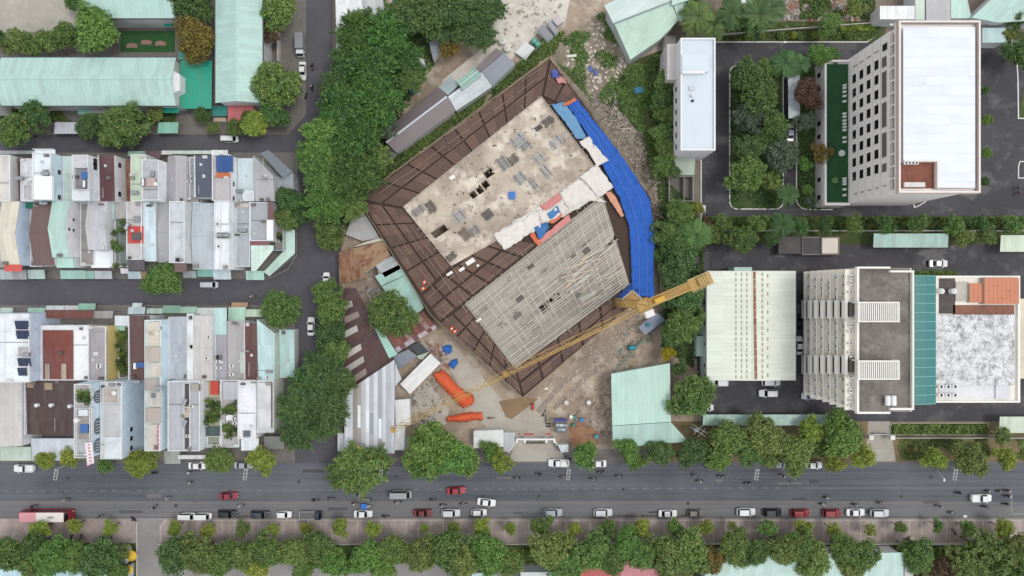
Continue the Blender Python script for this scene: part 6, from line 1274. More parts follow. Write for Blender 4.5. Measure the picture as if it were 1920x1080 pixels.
tag(scatter_boxes('scrap', [(1186,560),(1250,540),(1255,600),(1180,700),(1150,690)], 140, .15, .6, [paint('8d8478'), paint('6b6259'), paint('4f8a8a')], 9, .006, .3), 'loose site clutter around the crane base', 'scrap')
tag(scatter_boxes('rubble', [(930,20),(1060,-20),(1050,40),(990,60),(960,100)], 120, .1, .4, [paint('c9c2b6'), paint('9d9283')], 10, .012, .7), 'pale stones on the sandy lane', 'rubble')
t = thing('site_machine', 'turquoise mixer machine by the green pipe fence', 'machine', (*P(1186,650), 0)); x, y = P(1186,652,.8)
MB().box(x-1, y-.5, .35, x+.8, y+.5, 1.1).build('chassis', flat('2f8f9c'), t); MB().tube((x-.5, y, 1.2), (x+.6, y+.3, 1.9), .55, 12, .35).build('drum', flat('3aa0ac'), t)
for dx in (-.7, .5): MB().tube((x+dx, y-.65, .35), (x+dx, y+.65, .35), .35, 12).build('wheel', RUBBER, t)
t = thing('traffic_barrier', 'upright red-orange post barrier on the entrance apron', 'barrier', (*P(999,763), 0)); x, y = P(999,763,.5)
MB().box(x-.2, y-.8, .05, x+.2, y+.8, .9).build('body', flat('d24a30'), t); MB().box(x-.35, y-.9, 0, x+.35, y+.9, .06).build('base', DARK, t)
# ---- tower crane
zj = 36.
YEL = paint('b5934e', .3, .5, '84693c'); YEL2 = paint('d0a52f', .2, .5, '8a6a2a')
mx, my = P(1207,573,zj)
t = thing('tower_crane', 'yellow tower crane with its long lattice jib over the building', 'crane', (mx, my, 0))
mb = MB(); hw = .85
for sx in (-1, 1):
    for sy in (-1, 1): mb.tube((mx+sx*hw, my+sy*hw, 0), (mx+sx*hw, my+sy*hw, zj-1.5), .13, 4)
zz = 0
k = 0
while zz < zj-2.2:
    for (ax, ay, bx, by) in ((-1,-1,1,-1),(1,-1,1,1),(1,1,-1,1),(-1,1,-1,-1)):
        mb.tube((mx+ax*hw, my+ay*hw, zz), (mx+bx*hw, my+by*hw, zz), .06, 4)
        p0, p1 = ((ax, ay), (bx, by)) if k % 2 else ((bx, by), (ax, ay)); mb.tube((mx+p0[0]*hw, my+p0[1]*hw, zz), (mx+p1[0]*hw, my+p1[1]*hw, zz+2), .06, 4)
    zz += 2; k += 1
mb.build('mast', YEL, t)
MB().box(mx-2.2, my-2.2, 0, mx+2.2, my+2.2, .8).build('base', paint('9c968c', .3), t)
tip = P(736,806,zj); dirv = Vector((tip[0]-mx, tip[1]-my, 0)); LJ = dirv.length; dirv.normalize(); sd = Vector((-dirv.y, dirv.x, 0)); C0 = Vector((mx, my, zj))
MB().cyl(mx, my, zj-1.5, zj-.7, 1.25, 18).build('slewing_ring', YEL2, t)
MB().add([tuple(C0+dirv*a+sd*b+Vector((0,0,c))) for c in (-.7, .1) for a, b in ((-1.3,-1.2),(1.3,-1.2),(1.3,1.2),(-1.3,1.2))], [(0,3,2,1),(4,5,6,7),(0,1,5,4),(1,2,6,5),(2,3,7,6),(3,0,4,7)]).build('turntable', YEL, t)
mb = MB(); nb = 26; wj, hj = .62, 1.15
for i in range(nb):
    a0, a1 = 1.3+(LJ-1.3)*i/nb, 1.3+(LJ-1.3)*(i+1)/nb; am = (a0+a1)/2; fade = 1 if i < 18 else .85
    A = [C0+dirv*a0+sd*wj, C0+dirv*a0-sd*wj, C0+dirv*a0+Vector((0,0,hj*fade))]; B = [C0+dirv*a1+sd*wj, C0+dirv*a1-sd*wj, C0+dirv*a1+Vector((0,0,hj*fade))]
    r1 = .085 if i < 12 else .06
    for p, q_ in zip(A, B): mb.tube(p, q_, r1, 4)
    mid = C0+dirv*am+Vector((0,0,hj*fade))
    for p in (A[0], A[1], B[0], B[1]): mb.tube(p, mid, .038, 4)
    mb.tube(A[0], A[1], .04, 4); mb.tube(A[0], B[1], .035, 4)
jib = mb.build('jib', YEL, t)
tp = C0+dirv*LJ; MB().add([tuple(tp+dirv*a+sd*b+Vector((0,0,c))) for c in (-.1, .5) for a, b in ((-.4,-.55),(.25,-.55),(.25,.55),(-.4,.55))], [(0,3,2,1),(4,5,6,7),(0,1,5,4),(1,2,6,5),(2,3,7,6),(3,0,4,7)]).build('jib_head', YEL, jib)
apex = C0+Vector((0,0,6.0)); mb = MB()
for a in (-1.1, 1.1):
    for b in (-1, 1): mb.tube(C0+dirv*a+sd*b, apex, .11, 4)
mb.build('tower_head', YEL, t)
mb = MB(); mb.tube(apex, C0+dirv*(LJ*.42)+Vector((0,0,hj)), .06, 4); mb.tube(apex, C0+dirv*(LJ*.78)+Vector((0,0,hj)), .06, 4)
ce = P(1334,519,zj); cd_ = Vector((ce[0]-mx, ce[1]-my, 0)); LC = cd_.length; cd_.normalize(); sd2 = Vector((-cd_.y, cd_.x, 0))
mb.tube(apex, C0+cd_*(LC*.82)+sd2*.7+Vector((0,0,.4)), .06, 4); mb.tube(apex, C0+cd_*(LC*.82)-sd2*.7+Vector((0,0,.4)), .06, 4); mb.build('tie_bar', YEL, t)
mb = MB(); W2 = .8
for s_ in (-1, 1): mb.tube(C0+cd_*1.2+sd2*W2*s_, C0+cd_*LC*.7+sd2*W2*s_, .13, 4)
for i in range(9): a = 1.2+(LC*.7-1.2)*i/8; mb.tube(C0+cd_*a+sd2*W2, C0+cd_*a-sd2*W2, .06, 4)
cj = mb.build('counter_jib', YEL, t)
def obox(a0, a1, b0, b1, z0, z1): return MB().add([tuple(C0+cd_*a+sd2*b+Vector((0,0,c))) for c in (z0, z1) for a, b in ((a0,b0),(a1,b0),(a1,b1),(a0,b1))], [(0,3,2,1),(4,5,6,7),(0,1,5,4),(1,2,6,5),(2,3,7,6),(3,0,4,7)])
obox(1.3, LC*.7, -.7, .7, -.1, .0).build('walkway', paint('a8813f', .4), cj); obox(LC*.68, LC, -1.25, 1.25, -.15, .05).build('ballast_platform', YEL, t)
for i in range(4): obox(LC*.8+i*.55, LC*.8+i*.55+.45, -.9, .9, -1.2, .9).build('counterweight', paint('b59a62', .4), t)
obox(2.2, 4.2, -.5, .35, .0, .9).build('winch', YEL2, t); mb = MB()
for s_ in (-1, 1): mb.tube(C0+cd_*LC*.66+sd2*1.3*s_+Vector((0,0,1)), C0+cd_*LC+sd2*1.3*s_+Vector((0,0,1)), .06, 4)
mb.build('hand_rail', flat('b5a684'), t)
cb_ = Vector(P(1218,588,zj)).to_3d(); cb_.z = zj-1.6
MB().add([tuple(cb_+cd_*a+sd2*b+Vector((0,0,c))) for c in (0, 2.0) for a, b in ((-.9,-.65),(.9,-.65),(.9,.65),(-.9,.65))], [(0,3,2,1),(4,5,6,7),(0,1,5,4),(1,2,6,5),(2,3,7,6),(3,0,4,7)]).build('operator_cab', paint('e3e1dd', .1), t)
hk = C0+dirv*(LJ*.55); MB().add([tuple(hk+dirv*a+sd*b+Vector((0,0,c))) for c in (-.5, -.15) for a, b in ((-.4,-.5),(.4,-.5),(.4,.5),(-.4,.5))], [(0,3,2,1),(4,5,6,7),(0,1,5,4),(1,2,6,5),(2,3,7,6),(3,0,4,7)]).build('trolley', YEL, t)
MB().tube(hk+Vector((0,0,-.4)), hk+Vector((0,0,-14)), .04, 4).tube(hk+Vector((0,0,-14)), hk+Vector((0,0,-15)), .3, 8).build('hook_block', DARK, t)
# plywood platform round the mast at deck level
zc_ = 20.
t = thing('loading_platform', 'tan plywood loading platform clamped to the crane mast', 'platform', (mx, my, zc_))
q = Q([(1167,560),(1186,545),(1203,560),(1180,582)], 12.); MB().slab([(x, y, 12.) for x, y in q], .2).build('floor', paint('b08a52', .4, .8, '8b6a3e'), t)
mb = MB()
for i in range(4):
    a, b_ = q[i], q[(i+1) % 4]; mb.tube((*a, 12.05), (*b_, 12.05), .16, 4); mb.tube((*a, 13), (*b_, 13), .05, 4); mb.tube((*a, ZD-.5), (*a, 13), .09, 4)
mb.build('frame', flat('b9b2a6', .6), t)
# ------------------------------------------------------------------ vegetation
def leaf_mesh(name, c, n_, size, cols, rng, stretch=None, mat=None, nar=.55):
    """leaf quads: centres c, normals n_, sizes; cols (N,3)"""
    N_ = len(c); r = rng.normal(size=(N_, 3)) if stretch is None else stretch
    u = r - (r*n_).sum(1)[:, None]*n_; u /= np.linalg.norm(u, axis=1)[:, None] + 1e-6; v = np.cross(n_, u)
    su = size[:, None]*(1.25 if stretch is None else 1.9); sv = size[:, None]*(.75 if stretch is None else nar)
    bend = n_*size[:, None]*.25
    V = np.stack([c-u*su, c+v*sv+bend, c+u*su, c-v*sv+bend], 1).reshape(-1, 3)
    me = bpy.data.meshes.new(name); me.vertices.add(4*N_); me.vertices.foreach_set('co', V.ravel().astype(np.float32))
    me.loops.add(4*N_); me.loops.foreach_set('vertex_index', np.arange(4*N_, dtype=np.int32)); me.polygons.add(N_)
    me.polygons.foreach_set('loop_start', np.arange(0, 4*N_, 4, dtype=np.int32)); me.update(calc_edges=True)
    at = me.color_attributes.new('leaf', 'FLOAT_COLOR', 'POINT'); C = np.ones((4*N_, 4), np.float32); C[:, :3] = np.repeat(cols, 4, 0); at.data.foreach_set('color', C.ravel())
    if mat: me.materials.append(mat)
    return me
def unit(a): return a/(np.linalg.norm(a, axis=1)[:, None]+1e-9)
def crown(seed, kind='b'):
    rng = np.random.default_rng(seed)
    if kind == 'f':      # spreading feathery crown: plumes radiating outwards in tiers
        cs, ns, st, sz, cl = [], [], [], [], []
        for k in range(95):
            a = rng.uniform(0, 6.2832); e = rng.uniform(.0, 1.35); r0 = rng.uniform(.15, .55); d = np.array([math.cos(a)*math.cos(e), math.sin(a)*math.cos(e), .75*math.sin(e)])
            base = d*r0; L = rng.uniform(.35, .6)*(1.05-.25*math.sin(e)); m = 62; f = rng.random(m); tone = rng.uniform(.05, .7)
            dd = np.array([math.cos(a+rng.uniform(-.5,.5)), math.sin(a+rng.uniform(-.5,.5)), .15+.35*math.sin(e)])
            p = base + dd*L*f[:, None]; p[:, 2] -= .16*f**2*L; w_ = .13*(1-.6*f)
            p += rng.normal(size=(m, 3))*w_[:, None]*np.array([1, 1, .6])
            n_ = unit(np.array([0, 0, 1.0]) + rng.normal(size=(m, 3))*.55 + dd*.25); cs.append(p); ns.append(n_); st.append(np.tile(dd, (m, 1)) + rng.normal(size=(m, 3))*.5); sz.append(rng.uniform(.028, .055, m)); cl.append(np.stack([np.clip(tone+rng.normal(size=m)*.16, 0, 1), rng.random(m), rng.random(m)], 1))
        return leaf_mesh('crown', np.concatenate(cs), np.concatenate(ns), np.concatenate(sz), np.concatenate(cl), rng, np.concatenate(st))
    nc, per, rr_, lo, sp = {'b': (90, 110, (.16, .32), -.25, .74), 'd': (110, 95, (.14, .24), -.3, .8), 's': (46, 90, (.16, .36), -.35, .66), 'y': (40, 85, (.16, .34), -.3, .66), 'w': (60, 50, (.1, .24), -.3, .78)}[kind]
    lobes = rng.uniform(0, 6.28, 3); cs, ns, sz, cl = [], [], [], []
    for k in range(nc):
        a = rng.uniform(0, 6.2832); zc = rng.uniform(lo, 1); rad = math.sqrt(max(0, 1-zc*zc)) if zc > 0 else 1-.4*abs(zc)
        lob = 1 + (.2 if kind != 'd' else .05)*math.sin(2*a+lobes[0]) + (.16 if kind != 'd' else .03)*math.sin(3*a+lobes[1]) + (.08 if kind != 'd' else .02)*math.sin(5*a+lobes[2])
        q = rng.uniform(.55, 1.0) if k % 5 else rng.uniform(.1, .5)
        cen = np.array([math.cos(a)*rad*lob*sp*q, math.sin(a)*rad*lob*sp*q, zc*.62*q + (0 if kind != 'y' else .15)])
        r = rng.uniform(*rr_); m = per; d = unit(rng.normal(size=(m, 3)) + np.array([0, 0, .35])); p = cen + d*r*rng.uniform(.55, 1.08, m)[:, None]*np.array([1, 1, .8])
        tone = np.clip(rng.normal(.45, .16), 0, 1); n_ = unit(d*.8 + rng.normal(size=(m, 3))*.6 + np.array([0, 0, .5]))
        cs.append(p); ns.append(n_); sz.append(rng.uniform(.028, .056, m)*(.85 if kind == 'd' else 1.15 if kind in 'sy' else 1)); cl.append(np.stack([np.clip(tone+rng.normal(size=m)*.12, 0, 1), rng.random(m), rng.random(m)], 1))
    return leaf_mesh('crown', np.concatenate(cs), np.concatenate(ns), np.concatenate(sz), np.concatenate(cl), rng)
def palm_crown(seed):
    rng = np.random.default_rng(seed); cs, ns, st, sz, cl = [], [], [], [], []
    for k in range(17):
        a = k*6.2832/17*1.0 + rng.uniform(-.15, .15); e = rng.uniform(.1, .9); L = rng.uniform(.8, 1.05); m = 64
        f = np.repeat(np.linspace(.12, 1, m//2), 2); side = np.tile([-1, 1], m//2)
        d = np.array([math.cos(a), math.sin(a), 0]); s_ = np.array([-math.sin(a), math.cos(a), 0])
        p = d*(f*L*math.cos(e*.6))[:, None]; p[:, 2] = L*(math.sin(e)*f - .75*f**2); wl = .17*np.sin(math.pi*np.clip(f, .08, .97))**.6
        p += s_*(side*wl*.55)[:, None]; p[:, 2] -= wl*.3
        dirl = s_*side[:, None] + d*.6; cs.append(p); ns.append(unit(np.tile([0, 0, 1.], (m, 1)) - s_*side[:, None]*-.4 + rng.normal(size=(m, 3))*.1)); st.append(dirl); sz.append(wl*.5+.012); cl.append(np.stack([np.clip(rng.normal(.4, .2)+rng.normal(size=m)*.1, 0, 1), rng.random(m)*.8, rng.random(m)], 1))
    return leaf_mesh('crown', np.concatenate(cs), np.concatenate(ns), np.concatenate(sz), np.concatenate(cl), rng, np.concatenate(st), None, .22)
CROWNS = {'b': [crown(s, 'b') for s in (1, 2, 3, 4)], 'd': [crown(s, 'd') for s in (11, 12)], 's': [crown(s, 's') for s in (21, 22, 23)], 'y': [crown(s, 'y') for s in (31, 32, 33)], 'w': [crown(s, 'w') for s in (41, 42)], 'f': [crown(s, 'f') for s in (51, 52, 53)], 'p': [palm_crown(s) for s in (61, 62)]}
LM = {
 'dark': leaf_mat('leaf_dark', '30502a', '5c7e44', '7e904c'), 'mid': leaf_mat('leaf_mid', '3e5c2d', '6f9049', '98a052'), 'bright': leaf_mat('leaf_bright', '42692e', '74994a', '93ab54'),
 'lime': leaf_mat('leaf_lime', '5c742e', '98aa48', 'b8b650'), 'olive': leaf_mat('leaf_olive', '4a5f2e', '7f9450', '9ca65a'), 'orange': leaf_mat('leaf_orange', '565226', '8a8038', 'b08c3a'), 'red': leaf_mat('leaf_red', '463a2c', '6d5a44', '8a5a48'),
 'grey': leaf_mat('leaf_grey', '39493a', '62755e', '7f8a6c'), 'feather': leaf_mat('leaf_feather', '2c5222', '5a8438', '7c9e48'), 'yellow': leaf_mat('leaf_yellow', '7d7d14', 'b9b020', 'd0c030')}
for k, v in CROWNS.items():
    for me in v: me.materials.append(LM['mid'])
BARK = ground_mat('bark', ['6b5d50', ('4f443a', .4, .7, .7), ('857868', .55, .8, .5)], [2., 6.])
def trunk_mesh(seed):
    rnd = random.Random(seed); mb = MB(); mb.tube((0,0,-.02), (.03,.02,.55), .055, 8, .04)
    for i in range(6):
        a = i*1.05+rnd.random()*.5; r = rnd.uniform(.25, .55); z0 = rnd.uniform(.42, .6); mid = (math.cos(a)*r*.45, math.sin(a)*r*.45, z0+.16); mb.tube((.03,.02,z0-.06), mid, .03, 6, .02); mb.tube(mid, (math.cos(a)*r, math.sin(a)*r, z0+.3), .02, 5, .008)
        mb.tube(mid, (math.cos(a+.6)*r*.9, math.sin(a+.6)*r*.9, z0+.26), .014, 4, .006)
    return mb.mesh('trunk', [BARK], smooth=True)
TRUNKS = [trunk_mesh(i) for i in range(3)]
PTRUNK = MB().tube((0,0,-.02), (.01,.02,.5), .03, 8, .022).tube((.01,.02,.5), (0,0,1), .022, 8, .018).mesh('trunk', [BARK], smooth=True)
TN = [0]
def tree(px, py, dpx, kind, mat, label, group=None, name='tree', cat='tree', zbase=0., squash=1.):
    TN[0] += 1; i = TN[0]; rnd = random.Random(i*17+3)
    r = dpx*.5*S*.96; r *= {'f': 1.02, 'p': 1.1}.get(kind, 1.08)*(1.0 if py > 1018 else 1)
    if kind == 'p': h = max(5., r*1.8)
    elif name == 'shrub': h = r*1.5
    elif dpx < 50: h = 2.2 + r*1.3
    else: h = min(11.5, 3.5 + r*1.15)
    zc = h - r*.55 if kind != 'p' else h
    x, y = P(px, py, zc)
    t = thing(name, label, cat, (x, y, zbase), group)
    sq = squash*rnd.uniform(.92, 1.1)
    me = CROWNS[kind][i % len(CROWNS[kind])]
    inst('crown', me, t, LM[mat], (0, 0, zc), (r*rnd.uniform(.95, 1.05), r*rnd.uniform(.95, 1.05), r*.9*sq), rnd.random()*6.28)
    if kind == 'p': inst('trunk', PTRUNK, t, None, (0, 0, 0), (h*.8, h*.8, h), 0)
    else: inst('trunk', TRUNKS[i % 3], t, None, (0, 0, 0), (max(r*.9, 1), max(r*.9, 1), zc*1.15), rnd.random()*6)
    return t
LOOK = {'dark': 'dark green', 'mid': 'green', 'bright': 'bright green', 'lime': 'yellow-green', 'olive': 'olive green', 'orange': 'orange-tinged', 'red': 'reddish brown', 'grey': 'grey-green', 'feather': 'feathery green', 'yellow': 'vivid yellow'}
SH = {'b': 'broad', 'd': 'round dense', 's': 'small', 'y': 'slender', 'w': 'thin airy', 'f': 'spreading', 'p': 'palm'}
def grove(phrase, lst, group, z=0.):
    lst = sorted(lst, key=lambda e: e[0])
    for i, e in enumerate(lst):
        px, py, dp, kd, mt = e[:5]; nm = 'palm_tree' if kd == 'p' else 'tree'
        tree(px, py, dp, kd, mt, f'{SH[kd]} {LOOK[mt]} tree, {ORD[i]} from the left {phrase}', group, nm, 'palm' if kd == 'p' else 'tree', z)
grove('in the school grounds', [(183,55,92,'b','bright'),(34,78,58,'s','olive'),(62,84,54,'s','mid'),(88,76,52,'s','olive'),(124,68,56,'b','mid'),(366,72,84,'b','orange'),(138,4,40,'s','dark'),(362,4,88,'d','dark'),(520,12,84,'b','mid'),(470,62,52,'w','grey'),(505,60,50,'w','red'),(518,162,98,'d','mid'),(0,72,36,'s','dark'),(14,84,30,'s','olive')], 'trees in the school grounds')
grove('along the upper street', [(32,246,72,'b','mid'),(70,216,62,'b','dark'),(172,238,58,'b','dark'),(236,236,90,'b','mid'),(205,252,50,'s','mid'),(160,245,36,'s','lime'),(292,214,34,'s','olive'),(380,216,34,'d','dark'),(400,240,30,'s','olive'),(440,240,38,'s','mid'),(482,234,58,'b','lime'),(512,214,56,'b','dark'),(462,222,32,'s','mid'),(55,190,30,'s','olive')], 'trees along the upper street')
grove('in the big grove beside the site', [(672,62,96,'f','feather'),(728,74,104,'f','feather'),(770,36,80,'b','dark'),(700,130,112,'f','feather'),(655,118,80,'f','dark'),(764,112,74,'f','feather'),(648,205,108,'f','feather'),(712,196,104,'f','feather'),(766,148,64,'f','mid'),(606,262,96,'f','bright'),(668,262,108,'f','feather'),(724,232,60,'w','grey'),(604,325,92,'f','bright'),(662,330,104,'f','feather'),(700,296,66,'f','mid'),(612,382,84,'f','feather'),(660,384,66,'f','mid'),(618,440,66,'b','mid'),(640,285,80,'f','bright'),(582,290,60,'f','bright'),(630,160,70,'f','dark'),(740,40,70,'f','mid')], 'trees of the big grove')
grove('above the sandy lane', [(806,30,84,'b','dark'),(850,18,90,'f','dark'),(898,30,76,'f','dark'),(872,58,72,'f','dark'),(828,60,50,'p','dark'),(842,92,44,'s','orange'),(905,70,60,'f','dark'),(818,8,60,'b','mid'),(768,6,64,'b','mid'),(926,16,50,'f','dark')], 'trees above the sandy lane')
grove('beside the corner house', [(546,376,56,'b','dark'),(538,408,52,'b','mid'),(562,402,48,'b','dark')], 'trees beside the corner house')
grove('in the street row left of the workshops', [(612,548,58,'b','mid'),(622,584,66,'b','mid'),(618,622,66,'b','dark'),(626,656,62,'b','mid'),(606,690,84,'f','dark'),(584,726,92,'f','dark'),(634,712,74,'f','dark'),(556,762,76,'f','dark'),(616,758,90,'f','dark'),(562,806,82,'f','dark'),(610,792,66,'f','dark')], 'trees of the side street row')
for a in ((735,590,94,'d','mid','perfectly round dense green tree over the workshop roofs'), (308,523,70,'b','mid','round green tree standing alone on the cross street'), (527,580,76,'d','mid','round green tree at the corner of the side street'), (1252,662,34,'s','yellow','vivid yellow-green bush by the mint shed')): tree(*a, 'single street trees')
grove('in front of the roadside houses', [(87,862,42,'s','lime'),(132,858,44,'y','lime'),(198,872,38,'s','mid'),(267,867,64,'b','lime'),(412,862,58,'d','mid'),(492,862,62,'s','lime')], 'trees before the roadside houses')
grove('along the road by the site', [(642,886,70,'f','mid'),(672,880,104,'f','mid'),(708,866,72,'f','mid'),(806,842,108,'b','bright'),(848,858,84,'b','bright'),(878,866,58,'s','olive'),(790,868,60,'b','bright'),(920,845,46,'s','bright'),(940,866,52,'s','lime'),(1098,853,56,'s','bright'),(1178,842,56,'s','bright'),(1192,862,48,'y','bright'),(1236,848,56,'b','dark'),(1297,848,62,'b','dark')], 'trees along the road by the site')
grove('along the road by the hospital', [(1348,858,60,'b','bright'),(1362,822,78,'b','mid'),(1404,842,62,'b','mid'),(1436,818,84,'b','olive'),(1440,856,50,'s','olive'),(1492,848,72,'b','olive'),(1520,806,60,'s','lime'),(1580,818,84,'b','bright'),(1562,866,50,'s','lime'),(1617,857,50,'s','lime'),(1752,860,50,'s','lime'),(1815,860,72,'b','olive'),(1885,858,50,'s','lime'),(1878,818,40,'w','olive'),(1540,842,40,'s','mid')], 'trees along the road by the hospital')
grove('in the green belt east of the site', [(1248,152,48,'b','mid'),(1240,186,48,'b','dark'),(1250,214,44,'b','mid'),(1240,250,46,'b','mid'),(1252,282,48,'b','mid'),(1240,312,46,'b','mid'),(1258,318,36,'b','dark'),(1274,404,62,'b','mid'),(1254,440,64,'b','mid'),(1306,440,66,'p','mid'),(1272,476,76,'b','dark'),(1266,520,74,'b','dark'),(1290,556,70,'b','dark'),(1284,606,78,'b','mid'),(1258,560,44,'b','dark'),(1296,740,90,'b','mid'),(1262,630,50,'b','dark'),(1232,480,38,'b','dark'),(1305,390,34,'s','lime'),(1275,690,36,'s','dark')], 'trees of the green belt')
grove('in the hospital garden', [(1400,148,74,'b','dark'),(1432,132,50,'d','mid'),(1420,182,80,'b','dark'),(1396,176,44,'b','dark'),(1404,222,64,'b','grey'),(1452,234,60,'b','mid'),(1408,276,62,'b','dark'),(1398,326,78,'b','mid'),(1466,292,68,'d','grey'),(1472,118,60,'p','dark'),(1500,120,44,'p','dark'),(1514,178,60,'b','red'),(1510,228,44,'b','grey'),(1538,286,46,'w','orange'),(1508,308,30,'s','bright'),(1514,356,24,'s','bright'),(1478,366,44,'p','dark'),(1540,104,48,'b','bright'),(1560,106,34,'b','mid'),(1432,196,44,'s','mid'),(1446,340,44,'w','olive'),(1520,376,30,'w','grey')], 'trees in the hospital garden')
grove('on the hedge strip', [(1390,447,62,'b','mid'),(1352,420,44,'s','mid'),(1340,440,40,'s','olive'),(1420,418,44,'s','mid'),(1468,420,52,'p','dark'),(1500,424,40,'s','dark'),(1546,422,40,'s','dark'),(1600,420,42,'s','mid'),(1660,422,40,'s','dark'),(1720,420,44,'s','mid'),(1790,424,44,'s','mid'),(1808,446,40,'s','olive'),(1850,440,44,'s','mid'),(1836,420,42,'s','dark'),(1900,420,44,'s','mid'),(1326,420,30,'s','red'),(1445,450,34,'s','dark')], 'trees on the hedge strip')
grove('along the top right edge', [(1310,30,70,'p','mid'),(1338,48,60,'p','mid'),(1372,24,66,'p','dark'),(1424,28,74,'p','dark'),(1446,14,60,'p','dark'),(1555,44,46,'b','mid'),(1602,14,44,'s','olive'),(1296,12,50,'b','dark'),(1400,38,44,'b','dark'),(1900,38,46,'s','dark'),(1914,100,60,'b','dark'),(1890,66,30,'w','olive')], 'trees along the top right edge')
grove('beside the white tower', [(1851,224,24,'d','bright'),(1850,287,22,'d','bright'),(1846,170,22,'s','dark'),(1845,340,20,'d','dark')], 'clipped trees beside the tower')
grove('in the row on the parking pavement', [(75,993,46,'s','lime'),(142,985,32,'s','lime'),(208,990,34,'s','lime'),(329,990,34,'s','lime'),(391,994,32,'s','lime'),(456,992,36,'s','olive'),(514,992,30,'s','lime'),(575,990,28,'s','lime'),(638,988,40,'s','lime'),(700,992,38,'s','lime'),(795,990,22,'w','lime'),(851,988,28,'s','lime'),(903,988,42,'s','lime'),(957,990,28,'s','lime'),(1015,985,46,'s','mid'),(1077,991,34,'s','lime'),(1140,990,42,'s','mid'),(1203,990,42,'s','lime'),(1265,988,38,'s','bright'),(1323,988,34,'s','lime'),(1373,985,20,'w','lime'),(1440,990,44,'s','mid'),(1505,988,40,'s','lime'),(1560,992,32,'w','lime'),(1632,994,28,'w','lime'),(1687,988,28,'s','mid'),(1758,986,28,'s','mid'),(1813,990,38,'s','mid'),(1880,990,42,'s','lime')], 'small trees on the parking pavement', .12)
big = [(12,1038,74,'b','mid'),(66,1024,60,'b','dark'),(104,1042,84,'b','bright'),(62,1054,64,'b','mid'),(140,1046,60,'b','mid'),(186,1046,80,'b','dark'),(222,1072,50,'b','mid'),(228,1034,40,'s','olive'),(328,1040,74,'b','dark'),(376,1036,84,'b','olive'),(412,1050,70,'b','mid'),(456,1042,66,'b','olive'),(500,1030,66,'b','mid'),(484,1062,56,'s','lime'),(556,1034,64,'b','olive'),(600,1026,70,'b','mid'),(626,1054,64,'b','bright'),(570,1066,50,'b','mid'),(690,1042,72,'b','bright'),(734,1030,66,'b','mid'),(716,1062,60,'b','bright'),(792,1038,70,'b','olive'),(838,1030,80,'b','mid'),(868,1052,74,'b','olive'),(914,1034,84,'b','bright'),(952,1050,66,'b','mid'),(1030,1030,84,'b','olive'),(1060,1052,78,'b','mid'),(1112,1032,72,'b','mid'),(1146,1046,66,'b','mid'),(1176,1022,64,'b','bright'),(1206,1040,70,'b','mid'),(1252,1040,80,'b','olive'),(1292,1030,84,'b','mid'),(1272,1064,60,'b','olive'),(1326,1048,64,'b','orange'),(1378,1026,72,'b','mid'),(1414,1034,60,'b','mid'),(1470,1030,70,'b','olive'),(1500,1022,64,'b','mid'),(1524,1046,74,'b','olive')]
big1 = [e for e in big if e[0] < 780]; big2 = [e for e in big if e[0] >= 780]
grove('in the park row, left part', big1, 'park trees left of the middle'); grove('in the park row, middle part', big2, 'park trees in the middle')
grove('in the park row, right part', [(1580,1030,66,'b','mid'),(1612,1042,74,'b','mid'),(1596,1062,60,'b','olive'),(1722,1044,66,'b','mid'),(1700,1026,40,'s','mid'),(1834,1024,74,'w','olive'),(1800,1050,70,'w','olive'),(1868,1048,84,'w','mid'),(1900,1030,70,'b','olive'),(1770,1062,56,'w','red'),(1830,1066,70,'b','olive'),(1908,1064,60,'b','mid')], 'park trees at the right')
# clipped shrubs beside the kerb at the top right garden
for i, x in enumerate((1400,1428,1463,1489,1498,1528,1590)): tree(x, 66, 15, 'd', 'lime' if i % 2 else 'mid', f'small clipped shrub in the garden strip, {ORD[i]} from the left', 'clipped shrubs in the garden strip', 'shrub', 'shrub')
# ground cover that cannot be counted
def cover(name, label, poly, n, size, hgt, mat, seed, z=0.05, clump=.5):
    rng = np.random.default_rng(seed); q = Q(poly); xs = [p[0] for p in q]; ys = [p[1] for p in q]; pts = []
    while len(pts) < n:
        x, y = rng.uniform(min(xs), max(xs)), rng.uniform(min(ys), max(ys))
        if inpoly(x, y, q) and mnoise.noise(Vector((x*.22, y*.22, seed))) > clump-.75: pts.append((x, y))
    p = np.array(pts); hh = np.array([abs(mnoise.noise(Vector((x*.35, y*.35, seed+9)))) for x, y in pts])
    c = np.column_stack([p, z + rng.random(n)*hgt*(.25+1.5*hh)]); nn = unit(np.array([0, 0, 1.]) + rng.normal(size=(n, 3))*.6)
    tone = np.array([.4+.5*mnoise.noise(Vector((x*.3, y*.3, seed+3))) for x, y in pts]); cl = np.stack([np.clip(tone+rng.normal(size=n)*.15, 0, 1), rng.random(n), rng.random(n)], 1)
    me = leaf_mesh(name, c, nn, rng.uniform(.6, 1.3, n)*size, cl, rng, None, LM[mat]); o = bpy.data.objects.new(name, me); col.objects.link(o); stuff(o); tag(o, label, 'vegetation'); return o
cover('weeds', 'lush weeds covering the ground left of the white block', [(1150,165),(1185,116),(1250,100),(1256,340),(1225,330),(1205,250),(1160,205)], 9000, .28, .8, 'mid', 1)
cover('weeds', 'weeds around the rubble above the deck', [(1025,95),(1130,22),(1160,70),(1150,200),(1110,190),(1050,125)], 3600, .22, .5, 'mid', 2, clump=.8)
cover('hedge', 'green creeper strip between the long shed and the deck', [(735,290),(925,165),(1030,62),(1060,60),(1040,100),(1025,108),(760,305),(690,365),(690,350)], 7000, .25, .9, 'mid', 3, clump=.3)
cover('ground_cover', 'low planting under the green belt trees', [(1232,330),(1300,380),(1318,440),(1320,560),(1300,690),(1240,650),(1246,560),(1236,430)], 8000, .28, .7, 'dark', 4, clump=.35)
